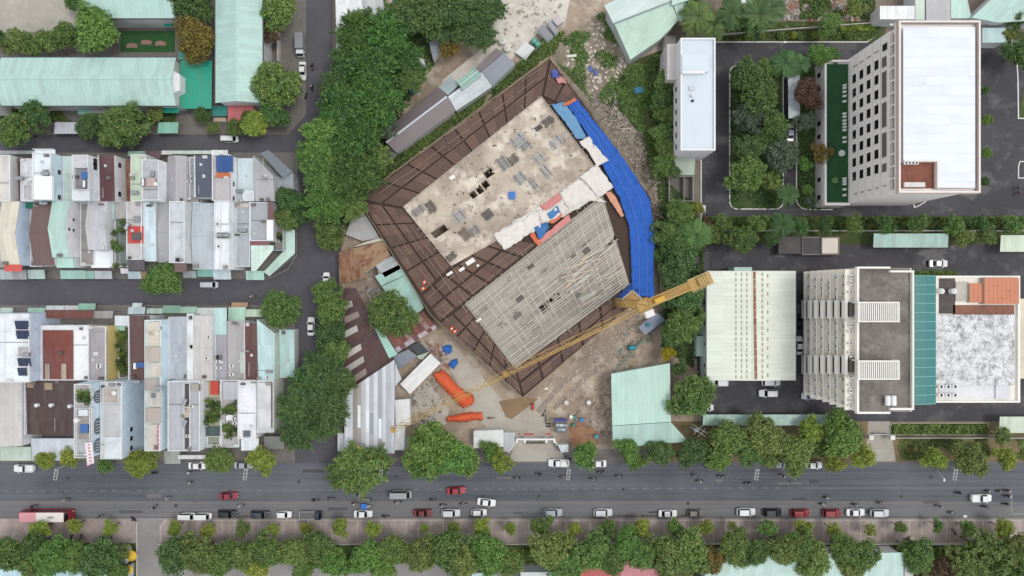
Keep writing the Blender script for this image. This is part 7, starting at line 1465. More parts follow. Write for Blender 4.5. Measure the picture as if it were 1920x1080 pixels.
cover('ground_cover', 'low planting in the large hospital garden bed', isl, 5200, .26, .4, 'dark', 5, clump=.55)
cover('ground_cover', 'low planting in the narrow bed beside the podium', isl2[:-1] + [(1494,140)], 3200, .26, .6, 'dark', 6, clump=.4)
cover('hedge', 'hedge planting along the strip below the garden', [(1318,408),(1930,408),(1930,432),(1318,432)], 6500, .3, 1.2, 'mid', 7, clump=.25)
cover('hedge', 'dense dry hedge in the kerbed bed above the verge', [(1674,796),(1850,796),(1850,813),(1674,813)], 4200, .26, 1.2, 'olive', 8, clump=.1)
cover('dry_grass', 'dry grass along the roadside verge', [(1680,822),(1930,822),(1930,862),(1690,862)], 4200, .2, .3, 'olive', 9, clump=.7)
cover('hedge', 'bright lime hedge at the top right garden strip', [(1575,46),(1640,46),(1636,58),(1575,58)], 1800, .26, 1.2, 'lime', 10, clump=0)
cover('ground_cover', 'planting in the garden strip above the yard', [(1340,46),(1655,46),(1640,76),(1340,76)], 3600, .22, .4, 'olive', 11, clump=.6)
cover('ground_cover', 'undergrowth below the park trees', [(-20,1022),(255,1022),(255,1100),(-20,1100)], 4000, .3, .7, 'mid', 12, clump=.3)
cover('ground_cover', 'undergrowth along the park row', [(302,1022),(1940,1022),(1940,1056),(302,1056)], 16000, .3, .8, 'olive', 13, clump=.3)
cover('ground_cover', 'undergrowth under the big grove', [(640,60),(800,30),(815,120),(760,200),(720,300),(680,370),(650,430),(600,430),(590,260)], 8000, .32, .9, 'feather', 14, clump=.2)
cover('hedge', 'clipped box hedge in front of the teal roof', [(1712,508),(1790,508),(1790,516),(1712,516)], 1200, .22, .9, 'mid', 15, clump=0)
cover('weeds', 'allotment plants at the top right', [(1500,-6),(1640,-6),(1640,36),(1500,36)], 2600, .25, .5, 'mid', 16, clump=.7)
cover('weeds', 'school garden planting by the upper street', [(0,205),(330,205),(330,228),(0,228)], 2200, .25, .5, 'olive', 17, clump=.6)
cover('hedge', 'red flowering bushes at the lower right park edge', [(1712,1052),(1800,1052),(1830,1090),(1712,1090)], 1800, .28, .8, 'red', 18, clump=.4)
# ------------------------------------------------------------------ vehicles
LAMP = flat('d9dde0', .2); TAIL = flat('8a1d1a', .3); RIM = flat('9a9da0', .3, .7)
def loft(mb, rings, mi=0, caps=True):
    n = len(rings[0]); v = [p for r in rings for p in r]
    f = [(a*n+i, a*n+(i+1) % n, (a+1)*n+(i+1) % n, (a+1)*n+i) for a in range(len(rings)-1) for i in range(n)]
    if caps: f += [list(range(n))[::-1], [(len(rings)-1)*n+i for i in range(n)]]
    mb.add(v, f, mi)
WHEEL = {}
def wheel_meshes(r, w_):
    if (r, w_) not in WHEEL:
        a = MB().tube((0,-w_/2,0), (0,w_/2,0), r, 16).mesh('tyre', [RUBBER]); b = MB().tube((0,-w_/2-.01,0), (0,w_/2+.01,0), r*.62, 12).mesh('rim', [RIM]); WHEEL[r, w_] = (a, b)
    return WHEEL[r, w_]
CAR = {}
def car_parts(kind):
    """list of (name, mesh, painted?, loc) for a car heading +x, centred on the origin"""
    if kind in CAR: return CAR[kind]
    L, W, belt, roof, cab, rooft = {'sedan': (4.6, 1.78, .92, 1.45, (-1.55, 1.05), (-.85, .35)), 'suv': (4.65, 1.86, 1.05, 1.72, (-2.1, 1.05), (-1.8, .45)), 'hatch': (3.8, 1.7, .95, 1.5, (-1.7, .95), (-1.35, .35)), 'van': (4.1, 1.66, 1.05, 1.9, (-1.98, 1.5), (-1.9, 1.0)), 'pickup': (5.2, 1.86, 1.05, 1.75, (-.35, 1.35), (-.15, .75)), 'minibus': (5.4, 1.95, 1.15, 2.25, (-2.62, 2.2), (-2.5, 1.55))}[kind]
    h = L/2; w2 = W/2; out = []
    st = [(-h, .78, .45, belt*.82), (-h+.12, .9, .3, belt*.96), (-h+.6, 1, .22, belt), (cab[0], 1, .22, belt), (cab[1], 1, .22, belt), (h-.55, .98, .22, belt*(.86 if kind not in ('van', 'minibus') else .95)), (h-.12, .86, .28, belt*(.74 if kind not in ('van', 'minibus') else .85)), (h, .66, .42, belt*.62)]
    rings = []
    for x, k, z0, z1 in st:
        w_ = w2*k; rings.append([(x, -w_*.96, z0), (x, -w_, z0+.2), (x, -w_, z1-.16), (x, -w_*.88, z1), (x, w_*.88, z1), (x, w_, z1-.16), (x, w_, z0+.2), (x, w_*.96, z0)])
    mb = MB(); loft(mb, rings)
    if kind == 'pickup':     # open tray behind the cab: rim walls on top of the body
        for a in ((-h+.1, -w2+.06, -h+.2, w2-.06), (-h+.2, -w2+.06, -.5, -w2+.16), (-h+.2, w2-.16, -.5, w2-.06)): mb.box(a[0], a[1], belt-.02, a[2], a[3], belt+.28)
    out.append(('body', mb.mesh('body', [GLASS], smooth=False), True, (0,0,0)))
    bw, tw = w2*.9, w2*.74; b0 = [(cab[0], -bw), (cab[1], -bw), (cab[1], bw), (cab[0], bw)]; t0 = [(rooft[0], -tw), (rooft[1], -tw), (rooft[1], tw), (rooft[0], tw)]; zb, zr = belt-.02, roof
    B = [(x, y, zb) for x, y in b0]; T = [(x, y, zr-.05) for x, y in t0]
    def pane(a, b, c, d_, nm):
        cx = tuple(sum(p[i] for p in (a, b, c, d_))/4 for i in range(3)); q = [tuple(cx[i]+(p[i]-cx[i])*.9 for i in range(3)) for p in (a, b, c, d_)]
        nrm = (Vector(q[1])-Vector(q[0])).cross(Vector(q[3])-Vector(q[0])).normalized()
        if nrm.dot(Vector(cx)-Vector(((cab[0]+cab[1])/2, 0, zb))) < 0: nrm = -nrm
        v = [Vector(p)+nrm*.02 for p in q] + [Vector(p)-nrm*.02 for p in q]
        out.append((nm, MB().add(v, [(0,1,2,3),(7,6,5,4),(0,4,5,1),(1,5,6,2),(2,6,7,3),(3,7,4,0)]).mesh(nm, [GLASS]), False, (0,0,0)))
    mb = MB().add(B+T, [(0,1,5,4),(1,2,6,5),(2,3,7,6),(3,0,4,7),(4,5,6,7)]); out.append(('cabin_frame', mb.mesh('cabin_frame', [GLASS]), True, (0,0,0)))
    pane(B[1], B[2], T[2], T[1], 'windscreen'); pane(B[3], B[0], T[0], T[3], 'rear_window'); pane(B[0], B[1], T[1], T[0], 'side_window'); pane(B[2], B[3], T[3], T[2], 'side_window')
    rings = [[(rooft[0]-.06, -tw*.94, zr-.06), (rooft[0]-.06, tw*.94, zr-.06), (rooft[0]-.02, tw*.9, zr), (rooft[0]-.02, -tw*.9, zr)], [(rooft[0]+.15, -tw*1.03, zr-.05), (rooft[0]+.15, tw*1.03, zr-.05), (rooft[0]+.15, tw*.93, zr+.035), (rooft[0]+.15, -tw*.93, zr+.035)], [(rooft[1]-.12, -tw*1.03, zr-.05), (rooft[1]-.12, tw*1.03, zr-.05), (rooft[1]-.12, tw*.93, zr+.035), (rooft[1]-.12, -tw*.93, zr+.035)], [(rooft[1]+.08, -tw*.96, zr-.07), (rooft[1]+.08, tw*.96, zr-.07), (rooft[1]+.04, tw*.9, zr-.01), (rooft[1]+.04, -tw*.9, zr-.01)]]
    mb = MB(); loft(mb, rings); out.append(('roof', mb.mesh('roof', [GLASS]), True, (0,0,0)))
    for s_ in (-1, 1):
        out.append(('headlight', MB().box(h-.2, s_*w2*.42-.16, belt*.55, h+.005, s_*w2*.42+.16, belt*.68).mesh('headlight', [LAMP]), False, (0,0,0)))
        out.append(('taillight', MB().box(-h-.01, s_*w2*.6-.14, belt*.7, -h+.15, s_*w2*.6+.14, belt*.88).mesh('taillight', [TAIL]), False, (0,0,0)))
        out.append(('mirror', MB().box(cab[1]-.25, s_*w2-.02 if s_ > 0 else s_*w2-.2, belt, cab[1]-.08, s_*w2+.2 if s_ > 0 else s_*w2+.02, belt+.15).mesh('mirror', [GLASS]), True, (0,0,0)))
    CAR[kind] = (out, h, w2); return CAR[kind]
def vehicle(px, py, kind, hx, label, head=0., group='cars parked and driving', cat='car', zoff=0.):
    x, y = P(px, py, 1.2); t = thing({'van': 'van', 'pickup': 'pickup_truck', 'minibus': 'minibus'}.get(kind, 'car'), label, {'van': 'van', 'minibus': 'minibus', 'pickup': 'pickup'}.get(kind, cat), (x, y, zoff), group, R(head))
    pm = car_paint(hx); parts, h, w2 = car_parts(kind)
    for nm, me, p, l in parts: inst(nm, me, t, pm if p else None, l)
    r = .33; ty, ri = wheel_meshes(r, .22)
    for sx in (-1, 1):
        for sy in (-1, 1):
            wo = inst('wheel', ty, t, None, (sx*h*.62, sy*(w2-.1), r)); inst('rim', ri, wo)
    return t
WH, SV, BK, RD, DR = 'e9eaea', 'aeb4b8', '1d2023', 'a01622', '6d1620'
V = [
 (43,879,'pickup',WH,'white pickup at the far left of the main road',180), (369,874,'sedan',WH,'white car parked at the kerb left of a round tree',0), (455,873,'sedan',SV,'silver car half hidden between two roadside trees',0), (427,931,'sedan','8f1d33','red sedan driving near two parked white vans',3),
 (350,969,'van',WH,'left one of two white vans parked side by side',0), (380,969,'van',WH,'right one of two white vans parked side by side',0), (425,965,'suv','16262a','dark teal car parked right of the white vans',0), (487,966,'suv','3a3f4a','dark slate car parked right of the teal one',0), (531,966,'hatch',WH,'white hatchback parked left of the flatbed truck',0), (680,965,'sedan',WH,'white sedan parked just below the blue cargo tricycle',0),
 (751,928,'minibus','9a9c9e','grey minibus driving on the main road',0), (855,921,'sedan','a3182a','bright red sedan driving in the middle of the road',3), (912,943,'sedan',WH,'white sedan pulling out at an angle',-7), (792,963,'sedan',DR,'dark red sedan parked left of the silver-white wagon',0), (845,963,'suv','d3d7da','silver-white wagon parked next to the dark red sedan',0), (898,962,'hatch',WH,'white hatchback parked below the angled sedan',0),
 (1037,962,'suv','a9b4bc','silver blue car parked by a pavement tree',0), (1131,962,'suv','dde1e4','white car parked at the start of the wet kerb streak',0), (1253,964,'sedan',WH,'white sedan parked left of the olive hatchback',0), (1304,963,'hatch','77756a','olive grey hatchback parked at the kerb',0), (1400,961,'suv',WH,'white car parked left of the black one',0), (1450,962,'suv',BK,'black car parked between white and red cars',0), (1502,963,'suv','8d1c2a','red car parked right of the black one',0), (1561,963,'suv','8d1622','red car parked left of a white sedan',0), (1606,962,'sedan',WH,'white sedan parked right of the second red car',0), (1651,963,'suv','ccd2d6','silver car at the right end of the parked row',0),
 (1842,935,'pickup',WH,'white pickup driving at the right end of the road',0), (1048,869,'pickup',WH,'white pickup at the kerb under a power pole',180), (1120,870,'sedan',WH,'white sedan parked right of the yellow-green entrance tree',180), (1462,872,'sedan',SV,'silver car under the roadside trees near the hospital',0), (1526,873,'sedan',WH,'white car under the trees right of the silver one',0),
 (582,612,'sedan',WH,'white car parked on the side street beside the tree row',90), (392,534,'van','c3c8ce','silver van parked on the cross street',0), (566,132,'sedan',WH,'white car on the side street behind the box truck',-90), (430,260,'van',WH,'small white van parked on the upper street',0), (611,525,'hatch',WH,'white car peeking out below the street trees',90),
 (1762,494,'sedan',WH,'white car parked above the teal barrel roof',0), (1500,648,'sedan',WH,'white car parked between the warehouse and hospital block',90), (1499,605,'sedan','23262a','black car in the shade above the white one',90), (1442,738,'suv',WH,'white car standing free below the warehouse',180), (1349,718,'suv','dfe3e6','white car half under the warehouse eaves at left',180), (1447,717,'suv',WH,'white car half under the warehouse eaves at right',0), (1522,743,'sedan','b9c0c6','silver car at the corner of the hospital block',180), (1483,247,'sedan','c9ced2','silver car parked below the garden carport',90), (1325,765,'hatch',WH,'white car half hidden by the tree below the warehouse',0), (1902,82,'sedan',SV,'silver car in the yard at the top right',0)]
for a in V: vehicle(*a)
def truck(px, py, head, cabcol, bedcol, label, box=False):
    x, y = P(px, py, 1.4); t = thing('truck', label, 'truck', (x, y, 0), None, R(head)); L = 5.6; pm = car_paint(cabcol); bm = flat(bedcol, .6)
    def pt(nm, mb, m, par=t): o = mb.build(nm, m); o.parent = par; return o
    mb = MB(); rings = [[(xx, -.9*k, z0), (xx, .9*k, z0), (xx, .9*k*.96, z1), (xx, -.9*k*.96, z1)] for xx, k, z0, z1 in ((1.25, 1, .5, 2.05), (2.2, 1, .5, 2.1), (2.6, .97, .5, 1.5), (2.75, .93, .55, 1.0))]
    loft(mb, rings); pt('cab', mb, pm); pt('windscreen', MB().slab([(2.24, -.8, 2.06), (2.62, -.8, 1.5), (2.62, .8, 1.5), (2.24, .8, 2.06)], .03), GLASS)
    if box:
        pt('cargo_box', MB().box(-2.8, -.98, .8, 1.1, .98, 2.7), bm)
        for i in range(7): pt('rib', MB().box(-2.7+i*.6, -1.0, 2.7, -2.62+i*.6, 1.0, 2.74), bm)
    else:
        bed = pt('bed', MB().box(-2.8, -.95, .8, 1.1, .95, .95), bm)
        for a in ((-2.8, -.95, 1.1, -.88), (-2.8, .88, 1.1, .95), (-2.8, -.88, -2.72, .88)): pt('side_board', MB().box(a[0], a[1], .952, a[2], a[3], 1.4), flat('c3c6c6'), bed)
    pt('chassis', MB().box(-2.7, -.4, .45, 2.4, .4, .78), DARK); ty, ri = wheel_meshes(.4, .28)
    for sx in (-1.8, 1.9):
        for sy in (-.8, .8): wo = inst('wheel', ty, t, None, (sx, sy, .4)); inst('rim', ri, wo)
    for sy in (-.6, .6): pt('headlight', MB().box(2.7, sy-.15, .8, 2.77, sy+.15, 1.0), LAMP)
truck(582,967,0,'1f3246','6d6a6a','flatbed truck with a dark blue cab parked at the kerb'); truck(563,85,-90,'dcdfe0','8d9095','grey box truck with a white cab on the side street', True)
# coach
x, y = P(80,970,3.2); t = thing('coach_bus', 'white coach with a pink rear half and red side parked at the left', 'bus', (x, y, 0)); L, W = 12.0, 2.5
def pt(nm, mb, m, par=None): o = mb.build(nm, m); o.parent = par or t; return o
mb = MB(); loft(mb, [[(xx, -W/2*k, .35), (xx, W/2*k, .35), (xx, W/2*k, z1-.5), (xx, W/2*k*.94, z1), (xx, -W/2*k*.94, z1), (xx, -W/2*k, z1-.5)] for xx, k, z1 in ((-6, .95, 3.0), (-5.8, 1, 3.2), (5.2, 1, 3.2), (5.8, .97, 2.6), (6.05, .9, 1.3))]); pt('body', mb, car_paint('9a2230'))
rb = pt('roof', MB().box(-5.7, -1.14, 3.2, -1.6, 1.14, 3.27), paint('cf8f96', .25, .5, 'e6d5d3'))
pt('roof', MB().box(-1.595, -1.14, 3.2, 5.1, 1.14, 3.28), paint('e3ddd9', .15, .5)); pt('roof_hatch', MB().box(1.2, -.4, 3.28, 2.8, .4, 3.4), paint('cfcac6'))
for i in range(5): pt('roof_grille', MB().box(1.35+i*.28, -.15, 3.4, 1.5+i*.28, .15, 3.42), DARK)
pt('windscreen', MB().slab([(5.25, -1.1, 3.22), (5.83, -1.05, 2.66), (5.83, 1.05, 2.66), (5.25, 1.1, 3.22)], .03), GLASS)
for s_ in (-1, 1):
    for i in range(7): pt('side_window', MB().box(-5.3+i*1.5, s_*1.255-.02, 1.6, -4.0+i*1.5, s_*1.255+.02, 2.6), GLASS)
    pt('headlight', MB().box(5.98, s_*.8-.2, .8, 6.08, s_*.8+.2, 1.05), LAMP); pt('mirror', MB().box(5.7, s_*1.35-.1, 2.0, 5.9, s_*1.35+.1, 2.5), DARK)
ty, ri = wheel_meshes(.5, .32)
for sx in (-3.6, 3.9):
    for sy in (-1.05, 1.05): wo = inst('wheel', ty, t, None, (sx, sy, .5)); inst('rim', ri, wo)
# ---- motorbikes and riders
def bike_meshes():
    b = MB(); loft(b, [[(xx, -w_, z0), (xx, w_, z0), (xx, w_*.7, z1), (xx, -w_*.7, z1)] for xx, w_, z0, z1 in ((-.85, .07, .62, .72), (-.55, .13, .45, .76), (-.1, .12, .3, .66), (.25, .14, .3, .55), (.45, .16, .42, .95), (.6, .07, .6, 1.0))])
    s_ = MB(); loft(s_, [[(xx, -w_, z0), (xx, w_, z0), (xx, w_*.8, z1), (xx, -w_*.8, z1)] for xx, w_, z0, z1 in ((-.78, .09, .74, .8), (-.45, .15, .72, .83), (.02, .1, .66, .76))])
    hb = MB().tube((.38, -.36, 1.02), (.5, 0, .98), .025, 6).tube((.38, .36, 1.02), (.5, 0, .98), .025, 6).tube((.5, 0, .98), (.72, 0, .3), .03, 6)
    f = MB(); f.box(.5, -.06, .62, .95, .06, .66)
    wl = MB().tube((0, -.05, 0), (0, .05, 0), .29, 14)
    return dict(body=b.mesh('body', [GLASS]), seat=s_.mesh('seat', [flat('1a1a1b', .7)]), handlebar=hb.mesh('handlebar', [STEEL]), mudguard=f.mesh('mudguard', [DARK]), headlight=MB().tube((.55, 0, .9), (.66, 0, .88), .08, 8).mesh('headlight', [LAMP]), wheel=wl.mesh('wheel', [RUBBER]))
BM = bike_meshes()
def person_mesh(pts, edges, rad, root, name='person'):
    me = bpy.data.meshes.new('tmp'); me.from_pydata(pts, edges, []); o = bpy.data.objects.new('tmp', me); col.objects.link(o)
    m = o.modifiers.new('skin', 'SKIN'); sv = me.skin_vertices[0].data if me.skin_vertices else None
    if sv is None: me.skin_vertices_add() if hasattr(me, 'skin_vertices_add') else None
    return o
def skin_body(pts, edges, rad, root):
    import bmesh
    bm = bmesh.new(); lay = bm.verts.layers.skin.verify(); vs = []
    for p, r in zip(pts, rad):
        v = bm.verts.new(p); v[lay].radius = (r[0], r[1]) if isinstance(r, tuple) else (r, r); vs.append(v)
    vs[root][lay].use_root = True
    for a, b in edges: bm.edges.new((vs[a], vs[b]))
    me = bpy.data.meshes.new('person_tmp'); bm.to_mesh(me); bm.free(); o = bpy.data.objects.new('person_tmp', me); col.objects.link(o)
    o.modifiers.new('skin', 'SKIN'); s_ = o.modifiers.new('sub', 'SUBSURF'); s_.levels = 1
    dg = bpy.context.evaluated_depsgraph_get(); out = bpy.data.meshes.new_from_object(o.evaluated_get(dg)); bpy.data.objects.remove(o); bpy.data.meshes.remove(me); return out
# seated rider, heading +x, seat at z .8
RP = [(-.28,0,.92),(-.24,0,1.12),(-.18,0,1.32),(-.12,0,1.44),(-.08,0,1.52),(-.05,0,1.62),
      (-.14,.19,1.4),(.05,.26,1.2),(.3,.33,1.06),(.4,.36,1.03),(-.14,-.19,1.4),(.05,-.26,1.2),(.3,-.33,1.06),(.4,-.36,1.03),
      (-.22,.12,.88),(.16,.2,.86),(.1,.2,.46),(.1,.2,.34),(.26,.2,.3),(-.22,-.12,.88),(.16,-.2,.86),(.1,-.2,.46),(.1,-.2,.34),(.26,-.2,.3)]
RE = [(0,1),(1,2),(2,3),(3,4),(4,5),(3,6),(6,7),(7,8),(8,9),(3,10),(10,11),(11,12),(12,13),(0,14),(14,15),(15,16),(16,17),(17,18),(0,19),(19,20),(20,21),(21,22),(22,23)]
RR = [(.15,.13),(.15,.11),(.17,.12),(.12,.1),.06,.09,.08,.055,.045,.04,.08,.055,.045,.04,.1,.08,.06,.045,.04,.1,.08,.06,.045,.04]
RIDER = skin_body(RP, RE, RR, 0); SKINM = flat('a9775a', .6); TR = flat('2e3038', .8)
RIDER.materials.clear()
for m in (GLASS, TR, SKINM): RIDER.materials.append(m)
for p in RIDER.polygons:
    c = p.center; p.use_smooth = True
    p.material_index = 2 if (c.z > 1.5 or (c.x > .24 and c.z > .9 and abs(c.y) > .2)) else (1 if c.z < .93 else 0)
HEL = MB(); loft(HEL, [[(-.05+r*math.cos(6.2832*i/12)*1.1, r*math.sin(6.2832*i/12), z) for i in range(12)] for r, z in ((.13, 1.6), (.155, 1.68), (.14, 1.76), (.08, 1.82))]); HELM = HEL.mesh('helmet', [GLASS], smooth=True)
SHIRT = {'white': 'd9dad8', 'black': '26272b', 'grey': '7b7e84', 'blue': '3a5a8c', 'navy': '2a3350', 'red': '9a3438', 'beige': 'b9a888', 'pink': 'c48f94', 'green': '4a6a50'}
BCOL = {'black': '1b1c1e', 'white': 'd5d7d7', 'silver': '9a9da0', 'red': '7d2028', 'blue': '2a3f6a', 'grey': '4a4c50'}
BK_N = [0]
def bike(px, py, head, bc, shirt, phrase, z=0.0125):
    BK_N[0] += 1; x, y = P(px, py, .8)
    t = thing('motorbike', f'{bc} motorbike {phrase}', 'motorbike', (x, y, z), 'motorbikes', R(head)); pm = car_paint(BCOL[bc])
    for nm in ('body', 'seat', 'handlebar', 'mudguard', 'headlight'): inst(nm, BM[nm], t, pm if nm == 'body' else None)
    for wx in (-.62, .72): inst('wheel', BM['wheel'], t, None, (wx, 0, .29))
    if shirt:
        p = thing('person', f'{shirt}-shirted rider on the {bc} motorbike {phrase}', 'person', (x, y, z), 'motorbike riders', R(head))
        inst('body', RIDER, p, flat(SHIRT[shirt], .8)); inst('helmet', HELM, p, car_paint(random.Random(BK_N[0]).choice(('e0e0de', '1f2124', '7a2a2a', '2a4a7a', 'b5b8ba'))))
B = [
 (288,887,180,'black','black','near the kerb left of the white parked car'),(354,886,200,'black','white','crossing beside the white parked car'),(355,905,185,'silver','white','below the white parked car in mid lane'),(313,935,35,'silver','white','riding diagonally in the lane above the driveway'),(289,952,50,'black','black','turning out of the driveway'),(123,937,10,'grey','beige','above the coach'),(62,949,10,'black','black','just above the rear of the coach'),(187,968,20,'black','grey','right of the coach by the kerb'),(250,974,150,'black','black','at the mouth of the driveway'),(450,948,5,'silver','white','below the red sedan'),
 (590,938,0,'black','black','above the flatbed truck'),(620,935,0,'black','pink','right of the one above the flatbed truck'),(674,929,0,'black','white','above the blue cargo tricycle'),(665,944,0,'red','pink','left of the blue cargo tricycle'),(688,937,0,'white','white','directly above the blue cargo tricycle'),(722,968,0,'black','green','parked right of the white sedan at the kerb'),(745,942,5,'silver','white','just below the grey minibus'),(811,937,0,'black','grey','left of the bright red sedan'),(830,947,0,'black','grey','above the silver-white wagon'),(868,945,0,'black','white','left of the angled white sedan'),
 (969,897,180,'black','white','alone left of the entrance pickup'),(1010,889,180,'grey','black','left of the white entrance pickup'),(1056,895,180,'black','white','below the white entrance pickup'),(1112,898,180,'black','white','below the white sedan near the entrance tree'),(1127,885,190,'black','grey','close under the white sedan by the entrance'),(1161,893,180,'black','white','right of the white sedan by the entrance'),(1303,892,160,'black','white','upper of the pair near the hospital trees'),(1312,902,180,'black','white','lower of the pair near the hospital trees'),(1352,893,180,'grey','green','right of the pair near the hospital trees'),(1402,906,185,'black','navy','below the square road sign frame'),(1325,872,90,'black','white','beside the kerb between two dark trees'),
 (1468,892,170,'black','black','below the half hidden silver car'),(1551,933,5,'black','white','above the red car, upper of two'),(1543,945,5,'black','white','above the red car, lower of two'),(1604,946,0,'black','grey','above the white sedan near the row end'),(1651,943,5,'silver','beige','above the last silver parked car'),(1762,949,170,'black','grey','alone right of the parked row'),(1785,961,0,'black','white','close to the kerb at the right'),(1798,924,0,'black','black','left of the white pickup at the right end'),(1855,921,0,'black','white','directly above the white pickup at the right end'),(1876,921,0,'black','beige','upper left of the group ahead of the pickup'),(1889,920,0,'black','red','upper right of the group ahead of the pickup'),(1890,930,0,'grey','black','in the middle of the group ahead of the pickup'),(1887,945,0,'black','black','lowest of the group ahead of the pickup'),(1848,950,0,'black','grey','directly below the white pickup at the right end'),
 (585,163,90,'black','black','riding on the side street near the round school tree'),(585,124,-90,'black','navy','riding beside the white car on the side street'),(573,178,80,'black',None,'parked at the edge of the round school tree'),(472,556,10,'red','beige','riding on the cross street')]
for a in B: bike(*a)
PK = [(150,1010,80,'blue','parked below the coach, left of the cluster'),(132,1011,80,'black','parked at the far left under the park trees'),(184,1014,75,'black','first in the parked cluster by the driveway'),(191,1013,80,'grey','second in the parked cluster by the driveway'),(198,1015,85,'red','third in the parked cluster by the driveway'),(205,1014,75,'black','fourth in the parked cluster by the driveway'),(322,1009,20,'black','parked under the tree right of the driveway'),(345,1003,60,'black','parked beside a parking line right of the driveway'),(1702,1011,10,'black','parked by the round pale table'),(1717,1016,170,'grey','parked right of the round pale table'),(1790,998,120,'black','parked alone on the pavement at the right'),(1066,860,150,'black','parked by the entrance kerb'),(1020,776,60,'black','parked on the site apron, upper one'),(1024,786,90,'black','parked on the site apron, middle one'),(1030,795,0,'blue','parked beside the tool store, upper one'),(1030,800,0,'black','parked beside the tool store, lower one'),(920,784,0,'red','parked right of the orange heap'),(1508,574,90,'grey','parked left of the hospital block, upper one'),(1508,583,90,'black','parked left of the hospital block, lower one'),(1310,700,90,'silver','parked left of the warehouse wall'),(1908,352,20,'black','parked at the right edge, upper one'),(1910,362,20,'red','parked at the right edge, lower one')]
for px, py, hd, bc, ph in PK: bike(px, py, hd, bc, None, ph, .125 if py > 973 else .02)
# cargo tricycle with a blue load
x, y = P(686,949,.8); t = thing('cargo_tricycle', 'blue cargo tricycle with a white front beside the motorbikes', 'tricycle', (x, y, .0125))
pt('cargo_box', MB().box(-1.1, -.6, .5, .3, .6, 1.1), flat('2a6cc4'), t); pt('cover', MB().slab([(-1.12, -.62, 1.12), (.32, -.62, 1.2), (.32, .62, 1.16), (-1.12, .62, 1.18)], .05), flat('2f78d0'), t)
pt('frame', MB().box(.3, -.12, .45, 1.2, .12, .7).tube((.9, -.4, 1.0), (.9, .4, 1.0), .03).tube((.95, 0, 1.0), (1.2, 0, .3), .04), paint('d5d7d7'), t)
for wx, wy in ((-.6, .55), (-.6, -.55), (1.2, 0)): inst('wheel', BM['wheel'], t, None, (wx, wy, .29))
p = thing('person', 'person in a white top riding the blue cargo tricycle', 'person', (x+.55, y, .0125)); inst('body', RIDER, p, flat(SHIRT['white'], .8)); inst('helmet', HELM, p, car_paint('b9a888'))
x, y = P(1710,1012,.8); t = thing('round_table', 'round pale table among parked motorbikes on the pavement', 'table', (x, y, .12)); MB().cyl(x, y, .82, .88, .75, 18).build('top', paint('b9aba0'), t); MB().cyl(x, y, .12, .82, .08, 8).build('leg', STEEL, t)
x, y = P(1811,969,.3); tag(MB().prism([(x-.5, y-.2), (x+.4, y-.35), (x+.5, y+.3), (x-.4, y+.35)], .02, .08).build('litter_sheet', paint('e3e3e0', .05)), 'white sheet lying at the kerb on the right', 'litter')
# ---- utility poles, wires, street furniture
m_pole = paint('b3b0aa', .3)
def pole(px, py, ax, ay, label, h=9.):
    bx, by = P(px, py, 0) if False else P(px, py, h*.05); t = thing('utility_pole', label, 'pole', (bx, by, 0), 'utility poles along the road')
    MB().tube((bx, by, 0), (bx, by, h), .17, 8, .11).build('pole_shaft', m_pole, t); d_ = Vector((ax, ay, 0)).normalized(); s_ = Vector((-d_.y, d_.x, 0)); tops = []
    arm = MB()
    for o in (0, .7): arm.tube(Vector((bx, by, h-.3))+s_*(o-.35), Vector((bx, by, h-.3))+d_*2.6+s_*(o-.35), .07, 4)
    for k in range(4): arm.tube(Vector((bx, by, h-.3))+d_*(.3+k*.75)+s_*-.35, Vector((bx, by, h-.3))+d_*(.3+k*.75)+s_*.35, .05, 4)
    a = arm.build('cross_arm', flat('c9c9c6', .5), t)
    for k in range(3):
        q = Vector((bx, by, h-.25))+d_*(.5+k*.9); MB().cyl(q.x, q.y, h-.25, h+.05, .08, 8).build('insulator', flat('8f9a94', .3), a); tops.append((q.x, q.y, h+.05))
    return tops
tops = []
for px, lab in ((-180,None),(148,'utility pole by the banner sign at the left'),(486,'utility pole in front of the corner houses'),(727,'utility pole right of the spreading road tree'),(1062,'utility pole above the entrance pickup'),(1398,'utility pole among the hospital roadside trees'),(1752,'utility pole by the dry verge at the right'),(2100,None)):
    if lab is None: x, y = P(px, 868); tops.append([(x, y-.5-.9*k, 9.05) for k in range(3)]); continue
    tops.append(pole(px, 863, -.15, -1, lab))
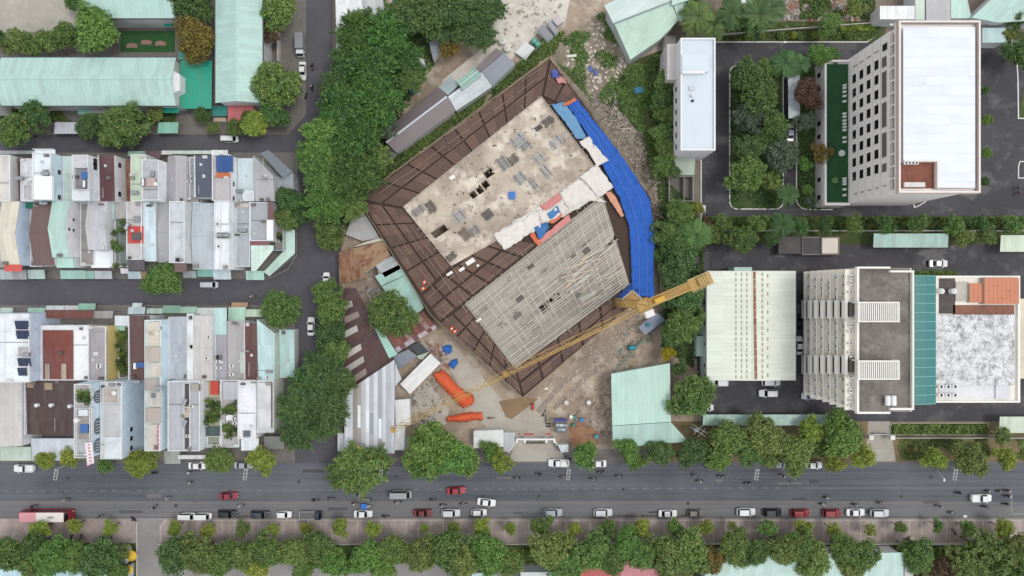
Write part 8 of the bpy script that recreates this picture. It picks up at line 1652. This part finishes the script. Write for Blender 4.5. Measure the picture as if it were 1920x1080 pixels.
for k in range(3):
    mb = MB()
    for a, b_ in zip(tops[:-1], tops[1:]):
        A, Bq = Vector(a[k]), Vector(b_[k]); prev = A
        for i in range(1, 9):
            f = i/8; q = A.lerp(Bq, f); q.z -= 1.1*4*f*(1-f)*.5; mb.tube(prev, q, .02, 3); prev = q
    tag(mb.build('power_line', DARK), ['power line strung along the poles nearest the houses', 'power line strung along the poles in the middle', 'power line strung along the poles nearest the road centre'][k], 'wire', 'power lines')
t = thing('street_lamp', 'arched white street lamp leaning over the right part of the road', 'street lamp', (*P(1725,868), 0)); x, y = P(1725,868)
MB().tube((x, y, 0), (x, y, 7), .09, 6).tube((x, y, 7), (x+1.2, y-1.8, 7.6), .06, 5).build('post', STEEL, t); MB().box(x+1.0, y-2.4, 7.5, x+1.4, y-1.7, 7.65).build('lamp_head', flat('d9dad8'), t)
for (px, py, lab) in ((1643,64,'curved street lamp in the garden strip by the tower'),(1450,96,'white twin lamp standing on the yard road')):
    x, y = P(px, py, 0); t = thing('street_lamp', lab, 'street lamp', (x, y, 0)); MB().tube((x, y, 0), (x, y, 5), .07, 6).tube((x, y, 5), (x+.8, y+.3, 5.3), .05, 5).build('post', STEEL, t); MB().box(x+.5, y+.1, 5.25, x+1.1, y+.5, 5.4).build('lamp_head', flat('e3e4e2'), t)
x, y = P(1288,845); t = thing('transformer_pole', 'leaning lattice transformer frame beside the mint shed corner', 'pole', (*P(1305,806), 0)); x, y = P(1305,806,5); mb = MB()
for a, b_ in (((-1.8,1.0),(1.8,-1.2)), ((-1.2,1.6),(2.4,-.6)), ((-1,-.8),(1.2,1.4)), ((0,-1.4),(1.8,.6))): mb.tube((x+a[0], y+a[1], 6.5), (x+b_[0], y+b_[1], 6.5), .055, 4)
mb.build('cross_arm', flat('a5a6a4', .5), t); MB().tube((x, y, 0), (x, y, 6.6), .16, 8, .12).tube((x+1.2, y-.7, 0), (x+1.2, y-.7, 6.6), .16, 8, .12).build('pole_shaft', m_pole, t); MB().box(x-.5, y-.4, 4.2, x+.5, y+.4, 5.4).build('transformer', flat('8b9094'), t)
